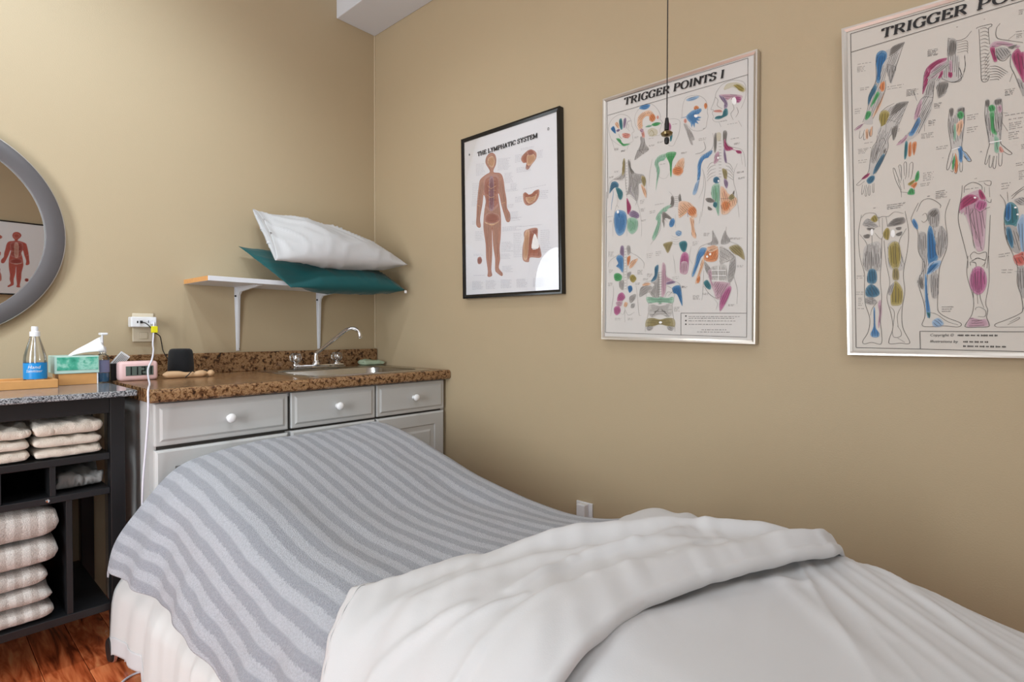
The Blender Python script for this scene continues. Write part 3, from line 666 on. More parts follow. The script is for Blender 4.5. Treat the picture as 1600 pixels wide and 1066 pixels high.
# alarm clock
ck = thing('alarm_clock', 'small pink digital alarm clock on the brown counter', 'clock', (-1.08, -0.2, CT))
bm = bmesh.new(); add_box(bm, -1.137, -1.024, -0.212, -0.165, CT, CT+0.066, 0.0115, 4); o = from_bm('case', bm, M['pink'], ck, True); auto_smooth(o, 30)
box('screen', -1.119, -1.039, -0.2135, -0.2115, CT+0.018, CT+0.050, M['lcd'], ck, 0.001)
bm = bmesh.new()
SEG = {'0': 'abcdef', '1': 'bc', '2': 'abged', '3': 'abgcd', '4': 'fgbc', '5': 'afgcd', '8': 'abcdefg'}
def seg_digit(bm, ch, x, z, wd, h, y, t):
    hh = h/2
    for s in SEG[ch]:
        q = {'a': (x, x+wd, z+h-t, z+h), 'g': (x, x+wd, z+hh-t/2, z+hh+t/2), 'd': (x, x+wd, z, z+t), 'f': (x, x+t, z+hh, z+h), 'b': (x+wd-t, x+wd, z+hh, z+h), 'e': (x, x+t, z, z+hh), 'c': (x+wd-t, x+wd, z, z+hh)}[s]
        add_box(bm, q[0], q[1], y, y+0.0003, q[2], q[3])
for i, ch in enumerate('1121'): seg_digit(bm, ch, -1.1145+0.0178*i+(0.004 if i > 1 else 0), CT+0.0205, 0.0125, 0.027, -0.2139, 0.0036)
from_bm('digits', bm, M['lcd_digit'], ck)
# small leaning card box
sb = thing('price_card', 'small white and grey lined card leaning behind the pink clock', 'card', (-1.12, -0.14, CT))
bm = bmesh.new(); add_box(bm, -0.016, 0.016, -0.004, 0.004, 0, 0.052, 0.001, 1)
mt_ = Matrix.Translation((-1.133, -0.135, CT+0.048)) @ Matrix.Rotation(R(38), 4, 'Y')
bmesh.ops.transform(bm, matrix=mt_, verts=bm.verts); from_bm('card', bm, M['plastic'], sb)
bm = bmesh.new()
for i in range(6): add_box(bm, -0.012+0.0045*i, -0.0098+0.0045*i, -0.0046, -0.0041, 0.006, 0.046)
bmesh.ops.transform(bm, matrix=mt_, verts=bm.verts); from_bm('printed_lines', bm, M['grey_cloth'], sb)
box('dark_base', -1.147, -1.130, -0.15, -0.12, CT, CT+0.058, M['black_plastic'], sb, 0.002)
# smart speaker
sp = thing('round_speaker', 'small black fabric speaker on the brown counter', 'speaker', (-0.926, -0.12, CT))
lathe('speaker_body', [(0.0001, 0.012), (0.034, 0.012), (0.0405, 0.016), (0.0425, 0.026), (0.0420, 0.05), (0.0395, 0.085), (0.0382, 0.093), (0.0350, 0.0995), (0.029, 0.103), (0.0001, 0.104)], (-0.926, -0.118, CT), M['speaker_cloth'], sp, 48)
lathe('foot_ring', [(0.033, 0.0), (0.034, 0.012)], (-0.926, -0.118, CT), M['black_plastic'], sp, 40)
# wooden tool
wt = thing('wooden_massage_tool', 'pale wooden massage tool with rounded ends before the black speaker', 'massage tool', (-0.92, -0.19, CT))
tube('handle', [(-1.006, -0.190, CT+0.013), (-0.985, -0.191, CT+0.0135), (-0.955, -0.193, CT+0.0125), (-0.935, -0.194, CT+0.0105), (-0.905, -0.195, CT+0.0105), (-0.885, -0.196, CT+0.0125), (-0.862, -0.197, CT+0.0125)], 0.01, M['wood_pale'], wt, 14, radii=[0.004, 0.012, 0.013, 0.0125, 0.0105, 0.0095, 0.0105, 0.0125, 0.0125, 0.005])
tube('end_ball', [(-0.862, -0.197, CT+0.0125), (-0.850, -0.198, CT+0.0125), (-0.838, -0.198, CT+0.0125)], 0.01, M['wood_pale'], wt, 14, radii=[0.006, 0.0115, 0.0125, 0.010, 0.003])
# wall outlet, adapter, cords
ol = thing('wall_outlet', 'almond wall outlet plate above the console behind the white adapter', 'outlet', (-1.015, 0, 0.96))
box('plate', -1.050, -0.982, -0.006, -0.001, 0.908, 1.014, M['beige_plastic'], ol, 0.002)
box('receptacle', -1.030, -1.002, -0.008, -0.005, 0.918, 0.944, M['beige_plastic'], ol, 0.003)
ad = thing('usb_adapter', 'white plug adapter with sockets on the almond outlet', 'adapter', (-1.02, -0.03, 0.975))
box('adapter_body', -1.064, -0.983, -0.048, -0.0065, 0.962, 1.000, M['plastic'], ad, 0.004, 3)
for x in (-1.044, -1.034): box('usb_port', x-0.0022, x+0.0022, -0.0487, -0.0476, 0.977, 0.985, M['black_plastic'], ad, 0)
for x in (-1.010, -0.998): box('socket_slot', x-0.0012, x+0.0012, -0.0487, -0.0476, 0.978, 0.987, M['black_plastic'], ad, 0)
cb = thing('black_power_cord', 'thin black cord from the adapter to the black speaker', 'cord', (-1.03, -0.06, 0.98))
box('plug', -1.0375, -1.0305, -0.060, -0.0482, 0.976, 0.986, M['black_plastic'], cb, 0.001)
tube('cord', [(-1.034, -0.060, 0.981), (-1.022, -0.070, 0.975), (-1.008, -0.068, 0.96), (-0.998, -0.06, 0.945), (-0.975, -0.05, 0.930), (-0.968, -0.045, 0.905), (-0.963, -0.045, 0.875), (-0.950, -0.05, 0.845), (-0.935, -0.055, 0.825), (-0.928, -0.07, 0.80)], 0.0017, M['black_plastic'], cb, 8)
tube('cord_loop', [(-0.905, -0.085, 0.797), (-0.87, -0.10, 0.790), (-0.845, -0.12, 0.800), (-0.835, -0.13, 0.790), (-0.85, -0.15, 0.783), (-0.88, -0.16, 0.7835), (-0.895, -0.185, 0.79), (-0.915, -0.207, 0.804), (-0.93, -0.214, 0.793), (-0.942, -0.217, 0.783)], 0.0017, M['black_plastic'], cb, 8)
cw = thing('white_charging_cord', 'white cord with yellow tape hanging from the adapter past the pink clock', 'cord', (-1.0, -0.07, 0.96))
box('plug', -1.006, -0.990, -0.066, -0.0488, 0.972, 0.986, M['cord_white'], cw, 0.002)
box('yellow_tape_flag', -1.008, -0.988, -0.078, -0.066, 0.942, 0.966, M['yellow'], cw, 0.002)
tube('cord', [(-0.998, -0.066, 0.979), (-1.000, -0.073, 0.966), (-1.002, -0.075, 0.93), (-1.008, -0.09, 0.90), (-1.025, -0.16, 0.880), (-1.046, -0.222, 0.850), (-1.063, -0.245, 0.822), (-1.085, -0.33, 0.800), (-1.115, -0.46, 0.788), (-1.147, -0.574, 0.7865), (-1.1535, -0.592, 0.772), (-1.1545, -0.596, 0.72), (-1.160, -0.592, 0.62), (-1.166, -0.585, 0.52), (-1.166, -0.575, 0.42), (-1.166, -0.573, 0.32)], 0.0028, M['cord_white'], cw, 8)

# ------------------------------------------------------------------ east wall outlet
eo = thing('wall_outlet', 'white wall outlet with a plug low on the right wall behind the bed', 'outlet', (0, -1.29, 0.33))
box('plate', -0.007, -0.001, -1.325, -1.257, 0.26, 0.345, M['plastic'], eo, 0.002)
box('plug', -0.034, -0.007, -1.310, -1.275, 0.292, 0.343, M['plastic'], eo, 0.004)
# pull cord
pcx, pcy = -0.62, -1.896
pl = thing('pull_cord', 'thin dark pull cord hanging from the ceiling in front of the middle poster', 'pull cord', (pcx, pcy, 1.32))
tube('cord', [(pcx, pcy, ROOM_H), (pcx, pcy, 2.0), (pcx, pcy, 1.36)], 0.0011, M['rub'], pl, 6, smooth_path=False)
lathe('bell_cap', [(0.0001, 0.024), (0.003, 0.023), (0.0045, 0.012), (0.0045, 0.0), (0.003, -0.001)], (pcx, pcy, 1.342), M['black_plastic'], pl, 12)
lathe('brass_ring', [(0.004, -0.008), (0.010, -0.006), (0.0115, -0.002), (0.008, 0.001), (0.003, 0.001)], (pcx, pcy, 1.338), mat('aged_brass', '#8d7f5a', 0.3, metal=0.8), pl, 16)
lathe('end_bead', [(0.0001, -0.022), (0.004, -0.020), (0.005, -0.014), (0.004, -0.009), (0.002, -0.008)], (pcx, pcy, 1.336), M['black_plastic'], pl, 12)
# track light (seen as a reflection in the mirror)
tk = thing('track_light', 'white ceiling track light with three round spot heads', 'track light', (-1.3, -1.05, ROOM_H))
box('track', -1.95, -0.65, -1.065, -1.035, ROOM_H-0.025, ROOM_H-0.001, M['plastic'], tk, 0.003)
for p, tg in HEADS:
    hd = lathe('spot_head', [(0.018, 0.14), (0.026, 0.13), (0.034, 0.06), (0.040, 0.0), (0.037, 0.0), (0.030, 0.06)], (p[0], p[1], p[2]), M['plastic'], tk, 24, caps=False)
    lathe('bulb', [(0.0001, 0.02), (0.020, 0.022), (0.030, 0.035), (0.024, 0.06), (0.0001, 0.07)], (p[0], p[1], p[2]), M['bulb'], hd, 20)

# ------------------------------------------------------------------ massage table and its linen
PY = np.array([-0.645, -0.70, -0.83, -1.03, -1.21, -1.39, -1.55, -1.66, -1.75, -1.85, -1.95, -2.10, -2.20, -2.30, -2.42, -2.75])[::-1]
PZ = np.array([0.602, 0.597, 0.577, 0.533, 0.488, 0.464, 0.462, 0.474, 0.502, 0.522, 0.528, 0.520, 0.505, 0.486, 0.458, 0.45])[::-1]
_tan = np.gradient(PZ, PY)
def ztop(y):
    y = np.clip(np.asarray(y, float), PY[0], PY[-1]); k = np.clip(np.searchsorted(PY, y)-1, 0, len(PY)-2)
    h = PY[k+1]-PY[k]; t = (y-PY[k])/h
    return (2*t**3-3*t**2+1)*PZ[k]+(t**3-2*t**2+t)*h*_tan[k]+(-2*t**3+3*t**2)*PZ[k+1]+(t**3-t**2)*h*_tan[k+1]
TXR, TXL = -0.415, -1.06
tab = thing('massage_table', 'low padded massage table with raised head end, hidden under the blanket and sheets', 'massage table', (-0.73, -1.65, 0))
ys = np.linspace(-2.72, -0.672, 60)
sec = [(TXR-0.012, -0.085), (TXR-0.008, -0.045), (TXR-0.014, -0.030), (TXR-0.04, -0.0215), (-0.98, -0.0215), (TXL+0.03, -0.030), (TXL+0.012, -0.045), (TXL+0.014, -0.085)]
verts, faces = [], []
for y in ys:
    z = float(ztop(y))
    for x, dz in sec: verts.append((x, y, z+dz-0.012))
n = len(sec)
for i in range(len(ys)-1):
    for k in range(n): faces.append((i*n+k, (i+1)*n+k, (i+1)*n+(k+1) % n, i*n+(k+1) % n))
faces.append(list(range(n))); faces.append([(len(ys)-1)*n+k for k in range(n)][::-1])
link_mesh('padded_top', verts, faces, M['vinyl'], tab, False)
for (a, b, c, d) in ((TXR-0.05, TXR-0.02, -2.7, -0.75), (TXL+0.03, TXL+0.06, -2.7, -0.75)):
    box('side_rail', a, b, c, d, 0.30, 0.335, M['whitepaintmetal'], tab, 0.003)
for x in (TXR-0.06, TXL+0.045):
    for y in (-0.80, -2.6): box('leg', x-0.018, x+0.018, y-0.018, y+0.018, 0.0, 0.36, M['whitepaintmetal'], tab, 0.003)
box('leg', -1.165, -1.150, -0.632, -0.618, 0.0, 0.36, M['whitepaintmetal'], tab, 0.002)
cs = lathe('caster', [(0.006, -0.012), (0.030, -0.012), (0.034, -0.007), (0.034, 0.007), (0.030, 0.012), (0.006, 0.012)], (-1.222, -0.500, 0.037), M['rub'], tab, 28, 'X')
lathe('caster_ring', [(0.034, -0.004), (0.0365, -0.0035), (0.0365, 0.0035), (0.034, 0.004), (0.034, -0.004)], (-1.222, -0.500, 0.038), M['pinkmetal'], cs, 28, 'X', caps=False)

def section(extra=0.0):
    """cross-section of a draped cloth, right hem to left hem: (x, dz)"""
    p = [(-0.383, -0.30), (-0.388, -0.20), (-0.394, -0.10), (-0.400, -0.045), (-0.412, -0.013), (-0.44, -0.002), (-0.50, 0.0), (-0.75, 0.0), (-0.95, -0.001), (-1.015, -0.006),
         (-1.065, -0.018), (-1.110, -0.048), (-1.148, -0.100), (-1.180, -0.175), (-1.203, -0.255), (-1.214, -0.32), (-1.222, -0.40), (-1.226, -0.47), (-1.230, -0.56)]
    q = np.array(catmull(p, 12)); d = np.r_[0, np.cumsum(np.hypot(*np.diff(q, axis=0).T))]
    return q, d
SQ, SD = section()
S0 = SD[np.argmin(np.abs(SQ[:, 0]+1.0)+np.abs(SQ[:, 1])*3)]            # arc position where x = -1.0
def sec_at(s): return np.interp(s, SD, SQ[:, 0]), np.interp(s, SD, SQ[:, 1])
def sec_normal(s):
    e = 0.004; x1, z1 = sec_at(s-e); x2, z2 = sec_at(s+e); tx, tz = x2-x1, z2-z1; l = np.hypot(tx, tz)+1e-9
    nx, nz = tz/l, -tx/l
    return np.where(nz < -0.2, -nx, nx), np.abs(nz)
def s_for_drop(d):                                                        # arc length at which the left side has fallen by d
    m = SD > S0
    return np.interp(d, -SQ[m][:, 1], SD[m])
# head end: path over the ridge and down
HP = np.array(catmull([(-0.70, 0.0), (-0.655, 0.002), (-0.628, -0.006), (-0.607, -0.028), (-0.596, -0.07), (-0.590, -0.14), (-0.587, -0.24), (-0.586, -0.36)], 8))
HD = np.r_[0, np.cumsum(np.hypot(*np.diff(HP, axis=0).T))]

# bottom sheet -------------------------------------------------------------
nu, nv = 150, 190
vv = np.linspace(0, 1, nv)
Y = np.linspace(-0.665, -2.7, nv)
V = np.zeros((nu, nv, 3)); 
hem = 0.035 + 0.022*np.sin((Y+0.55)*11) + 0.02*vnoise(Y*9+3, Y*0+1)
hem = np.interp(-Y, [0.665, 0.70, 0.74, 0.795, 0.805, 0.83, 0.90, 1.0, 2.7], [0.030, 0.052, 0.060, 0.072, 0.030, 0.012, 0.014, 0.03, 0.05])
zt = ztop(Y)-0.012
for j in range(nv):
    smax = s_for_drop(zt[j]-hem[j]); s = np.concatenate([np.linspace(0.10, S0, 30), np.linspace(S0, smax, nu-29)[1:]])
    x, dz = sec_at(s); nx, nz_ = sec_normal(s)
    hang = sstep(0.05, 0.30, -dz*(x < -1.0))
    yy = Y[j]
    pleat = (0.5+0.5*np.sin(yy*62+2.2*np.sin(yy*17)+0.6*np.sin(s*7)))*0.009 + 0.004*ridged(np.array(yy*34)+0*s, s*1.3, 5) + 0.006*(vnoise(np.array(yy*60), np.array(2.2))-0.5)
    x = x + 0.012*(x < -1.0)*hang + 0.016*sstep(-1.0, -1.1, x)*sstep(0.20, 0.27, zt[j]+dz) - hang*pleat*1.15*sstep(0.30, 0.22, zt[j]+dz)
    V[:, j] = np.stack([x+0.003*np.where(x < -1.0, 1, -1), np.full(nu, yy), zt[j]+dz], -1)
# head-left corner swings out past the head end
cx = np.clip((Y+0.86)/0.195, 0, 1)**1.3
hangm = sstep(-1.05, -1.16, V[..., 0])
V[..., 1] += hangm*(cx*0.150)[None, :]*np.clip((0.58-V[..., 2])/0.36, 0, 1.15)
V[..., 0] -= hangm*(cx*0.010)[None, :]
V[..., 2] = np.maximum(V[..., 2], 0.006)
V[..., 2] -= hangm*(np.clip((Y+0.70)/0.035, 0, 1)*0.012)[None, :]*np.clip((0.2-V[..., 2])/0.15, 0, 1)
o = grid_mesh('bottom_sheet', V, M['under_sheet'], thick=0.0015)
tag(o, 'white bottom sheet hanging in pleats below the grey striped blanket at the left', 'bed sheet')
hm = V[-10:, :, :].copy(); hm[..., 0] -= 0.0012
grid_mesh('hem', hm, M['hem'], o, thick=0.001)
# a tucked corner of the same sheet drooping to the floor behind the hem
nu2, nv2 = 24, 20
U, W2 = np.meshgrid(np.linspace(0, 1, nu2), np.linspace(0, 1, nv2), indexing='ij')
yc = -0.500 - 0.085*U*(1-0.55*W2) - 0.034*W2; zc = 0.20 - W2*(0.155+0.032*np.sin(U*PI)); xc = -1.178 - 0.022*np.sin(U*PI)*(0.4+0.6*W2) - 0.006*np.sin(U*9+W2*4)
grid_mesh('drooping_corner', np.stack([xc, yc, np.maximum(zc, 0.004)], -1), M['under_sheet'], o, thick=0.001)

# grey striped blanket ------------------------------------------------------
nu, nv = 230, 230
hl = HD[-1]*0.5
Ls = 1.30                                                                # arc length along the table from ridge to under the sheet
yv = np.concatenate([np.linspace(hl, 0, 50), -np.linspace(0, Ls, nv-49)[1:]])
V = np.zeros((nu, nv, 3)); UV = np.zeros((nu, nv, 2))
for j, a in enumerate(yv):
    if a >= 0:
        y0 = float(np.interp(a, HD, HP[:, 0])); dh = float(np.interp(a, HD, HP[:, 1])); z0 = 0.598
        hemz = 0.31
    else:
        y0 = -0.70 + a; dh = 0.0; z0 = float(ztop(y0))
        hemz = float(np.interp(-y0, [0.60, 0.70, 0.93, 1.22, 1.6, 2.0], [0.31, 0.302, 0.288, 0.242, 0.19, 0.17]))
    smax = float(s_for_drop(max(0.05, 0.598-0.300 if a >= 0 else z0-hemz)))
    s = np.concatenate([np.linspace(0.06, S0-0.05, 70), np.linspace(S0-0.05, smax, nu-69)[1:]])
    x, dz = sec_at(s); nx, nz_ = sec_normal(s)
    d = (np.abs(dz)**2.2 + abs(dh)**2.2)**(1/2.2)
    z = z0 - d
    yy = np.full(nu, y0)
    # head end sits a little lower at the left, a soft bump near the right
    f = sstep(-1.15, -0.65, np.array(y0))
    z = z + f*(-0.020*sstep(-0.80, -1.06, x) + 0.006*np.exp(-((x+0.43)/0.07)**2) - 0.005*np.exp(-((x+0.72)/0.15)**2))
    # gentle sag in the hollow, long soft creases following the slope
    top = sstep(-0.06, 0.0, dz)
    z = z - 0.012*top*np.exp(-((y0+1.15)/0.25)**2)*np.sin(np.clip((x+1.06)/0.65, 0, 1)*PI)
    xa = -s
    w = (vnoise(xa*16+3, np.full(nu, y0*3.2+1))-0.5)*0.007*sstep(-0.64, -0.8, np.array(y0)) + (vnoise(xa*6+np.full(nu, y0*4), np.full(nu, y0*7))-0.5)*0.008*sstep(-0.64, -0.8, np.array(y0))
    hang = sstep(0.03, 0.25, -dz*(x < -1.0))
    w = w + hang*(0.010*np.sin(y0*26+1.5*np.sin(y0*9)+s*3) + 0.004*np.sin(y0*55))*0.8
    x = x + nx*w*np.where(x < -0.7, 1, 0.3) - 0.004*hang; z = z + nz_*w
    # corner flares outwards
    if a >= 0 or y0 > -0.8:
        c = 1.0 if a >= 0 else (y0+0.8)/0.1
        x = x - 0.026*hang*c; yy = yy + 0.040*hang**2*c*(1 if a >= 0 else 0.8)
    V[:, j] = np.stack([x, yy, z+0.010], -1); UV[:, j, 0] = s; UV[:, j, 1] = a
o = grid_mesh('striped_blanket', V, M['blanket'], uvs=UV, thick=0.005)
tag(o, 'grey striped fleece blanket draped over the raised head end of the massage table', 'blanket')

# hand-placed creases: (x0, y0, x1, y1, height, half width)
FLAP_CREASE = [(-1.136, -1.669, -1.102, -1.778, -0.007, 0.035), (-1.138, -1.718, -1.062, -1.812, 0.006, 0.012), (-1.112, -1.620, -0.910, -1.702, 0.004, 0.020), (-0.910, -1.702, -0.685, -1.829, 0.004, 0.020), (-1.007, -1.843, -0.879, -1.860, 0.006, 0.012), (-0.879, -1.860, -0.765, -1.914, 0.006, 0.012), (-0.765, -1.914, -0.638, -1.956, 0.007, 0.014), (-1.092, -1.826, -1.013, -1.876, 0.004, 0.008), (-1.163, -1.876, -1.100, -1.886, 0.004, 0.010), (-1.100, -1.886, -0.929, -1.929, 0.005, 0.014), (-0.929, -1.929, -0.828, -1.965, 0.004, 0.012), (-1.190, -1.770, -1.223, -1.864, 0.004, 0.010), (-1.197, -1.727, -1.261, -1.846, 0.004, 0.010), (-0.776, -1.986, -0.646, -1.994, 0.003, 0.008), (-0.833, -1.787, -0.734, -1.897, -0.006, 0.030), (-0.705, -1.986, -0.591, -2.055, -0.006, 0.025), (-0.594, -1.973, -0.491, -2.097, 0.007, 0.014), (-1.153, -1.810, -1.193, -1.910, 0.003, 0.010)]
SHEET_CREASE = [(-0.464, -2.066, -0.563, -2.152, 0.003, 0.012), (-0.654, -2.098, -0.595, -2.152, 0.003, 0.010), (-0.750, -2.037, -0.639, -2.115, 0.002, 0.020), (-0.956, -1.993, -0.815, -2.063, 0.004, 0.030), (-0.496, -2.091, -0.648, -2.267, 0.003, 0.012), (-0.409, -2.125, -0.538, -2.312, 0.004, 0.014), (-0.360, -2.147, -0.575, -2.415, 0.004, 0.014), (-0.457, -2.104, -0.683, -2.370, 0.003, 0.012), (-0.582, -2.053, -0.762, -2.282, 0.003, 0.020), (-0.450, -2.142, -0.630, -2.414, 0.003, 0.010), (-1.012, -1.992, -0.931, -2.021, 0.006, 0.030)]
def creases(x, y, lst):
    out = 0.0
    for xa, ya, xb, yb, h, wd in lst:
        dx, dy = xb-xa, yb-ya; L2 = dx*dx+dy*dy
        t = np.clip(((x-xa)*dx+(y-ya)*dy)/L2, 0, 1)
        d = np.hypot(x-xa-t*dx, y-ya-t*dy)
        out = out + 1.5*h*np.exp(-(d/wd)**2)*(0.55+0.45*np.sin(t*PI))
    return out
# top sheet: flat part -------------------------------------------------------
nu, nv = 240, 200
V = np.zeros((nu, nv, 3))
smax = float(s_for_drop(0.26)); s = np.concatenate([np.linspace(0.05, S0, 150), np.linspace(S0, smax, nu-149)[1:]])
x0, dz0 = sec_at(s); nx, nz_ = sec_normal(s)
for j, t in enumerate(np.linspace(0, 1, nv)):
    hemy = -1.725 - 0.06*sstep(-0.40, -0.9, x0) - 0.012*np.sin(s*31) + 0.05*sstep(0.0, -0.2, dz0)*(x0 > -0.7)*0
    y = hemy + (-2.72-hemy)*t
    z = ztop(y) + dz0 + 0.014
    pile = np.exp(-((y+1.78)/0.07)**2)*sstep(-0.75, -0.45, x0)*0.010
    # fan of fine creases spreading from the right-hand end of the fold
    ang = np.degrees(np.arctan2(y+1.99, x0+0.33)); rad = np.hypot(y+1.99, x0+0.33)
    fan = (ridged(ang/5.0, rad*1.5, 2)-0.3)*0.0035*sstep(0.03, 0.2, rad) + (ridged(ang/13.0+5, rad*0.9, 3)-0.25)*0.006*sstep(0.1, 0.3, rad)
    fan = fan*sstep(-1.98, -2.12, y)*sstep(-0.95, -0.6, x0)
    big = (vnoise(x0*5+2, y*5)-0.5)*0.016*sstep(-0.45, -0.7, x0)
    ple = (np.sin(s*2.0 + y*95 + 2*np.sin(y*23)))*0.0035*sstep(-0.80, -0.5, x0)*sstep(-2.0, -1.85, y)
    w = fan + creases(x0, y, SHEET_CREASE) + big + pile + ple
    V[:, j] = np.stack([x0+nx*w*0.5, y, z+np.abs(nz_)*w], -1)
ts = grid_mesh('top_sheet', V, M['white_sheet'], thick=0.002)
tag(ts, 'white top sheet spread over the foot end of the massage table and folded back', 'bed sheet')
# folded-back flap -------------------------------------------------------------
nu, nv = 260, 130
smax = float(s_for_drop(0.40))
# start where x = -0.425 on the top
m = (SQ[:, 0] < -0.425) & (SQ[:, 1] > -0.02); s_start = SD[m][0]
s = np.concatenate([np.linspace(s_start, S0, 170), np.linspace(S0, smax, nu-169)[1:]])
x0, dz0 = sec_at(s); nx, nz_ = sec_normal(s)
over = np.clip(s-S0-0.05, 0, None)
yf = np.interp(-x0, [0.42, 0.455, 0.50, 0.56, 0.64, 0.75, 0.87, 1.0, 1.06], [-2.155, -2.07, -2.00, -1.91, -1.785, -1.668, -1.592, -1.535, -1.495]) - 0.0
yf = np.where(s > S0+0.06, np.interp(s-S0, [0.06, 0.10, 0.17, 0.24, 0.5], [-1.495, -1.510, -1.555, -1.585, -1.61]), yf)
yf = yf + 0.004*np.sin(s*75)*sstep(S0+0.03, S0+0.09, s)
yn = np.interp(-x0, [0.42, 0.50, 0.62, 0.80, 0.92, 1.06, 1.15, 1.25], [-2.168, -2.155, -2.10, -2.035, -2.003, -1.993, -1.99, -1.99])
V = np.zeros((nu, nv, 3))
tt = np.concatenate([np.linspace(0, 1, 112), np.linspace(1, 1.0, 18)])
for j in range(nv):
    k = min(j, 111); t = k/111.0
    y = yf + (yn-yf)*t
    wdt = np.abs(yn-yf)
    prof = 0.010 + 0.020*sstep(0.0, 0.10, np.array(t))*np.clip(wdt/0.15, 0.15, 1)
    lipw = np.clip(wdt/0.12, 0.2, 1)
    lip = 0.016*np.exp(-((t-0.90)/0.10)**2)*lipw
    # long soft folds running from the left hem towards the right tip
    q = t + 0.10*np.sin(x0*6)
    f1 = 0.016*np.exp(-((t-0.10-0.30*sstep(-1.1, -0.6, x0))/0.10)**2)*sstep(-1.08, -0.85, x0)*sstep(-0.45, -0.62, x0)
    f2 = -0.011*np.exp(-((t-0.22)/0.13)**2)*np.exp(-((x0+0.98)/0.10)**2)
    f3 = 0.010*np.exp(-((t-0.62-0.25*np.sin((x0+0.8)*4))/0.07)**2)*lipw
    cre = creases(x0, y, FLAP_CREASE)
    a1, b1 = rot(x0, y, 45); cre = cre + (vnoise(a1*4+14, b1*22+5)-0.5)*0.008 + (vnoise(a1*7+1, b1*40+5)-0.5)*0.004
    big = (vnoise(x0*7+8, y*8+2)-0.5)*0.012
    w = (f1 + f2 + f3 + lip) + (cre + big*0.6)*lipw
    z = ztop(y) + dz0 + 0.014 + 0.004*np.clip(wdt/0.12, 0, 1) + prof*np.clip(wdt/0.09, 0.12, 1) + w*np.clip(nz_+0.15, 0, 1)
    x = x0 + nx*(prof*0.8 + w*0.8) - 0.012*sstep(0.0, 0.2, over)
    if j > 111:                                                            # rolled lip
        a = (j-111)/18.0*PI*0.95; r = 0.013*np.clip(wdt/0.14, 0, 1) + 0.0005
        y = y - np.sin(a)*r; z = z - (1-np.cos(a))*r
    V[:, j] = np.stack([x, y, z], -1)
fo = grid_mesh('folded_flap', V, M['white_sheet'], ts, thick=0.002)
# stitched hem along the left edge of the flap
hs = V[int(np.argmin(np.abs(s-(S0+0.055)))):, 0:9, :].copy(); hs[..., 2] += 0.0012; hs[..., 0] -= 0.0004
hs[:, :, 1] += (0.0015*np.sin(np.arange(hs.shape[0])*0.9))[:, None]
grid_mesh('stitched_hem', hs, M['hem'], fo, thick=0.001)
# thin cable on the floor
fc = tube('floor_cable', [(-1.150, -0.64, 0.006), (-1.20, -0.62, 0.004), (-1.245, -0.655, 0.004), (-1.285, -0.75, 0.004), (-1.30, -0.9, 0.004)], 0.003, M['cord_white'], None, 8)
tag(fc, 'thin white cable lying on the red wooden floor by the sheet corner', 'cable')

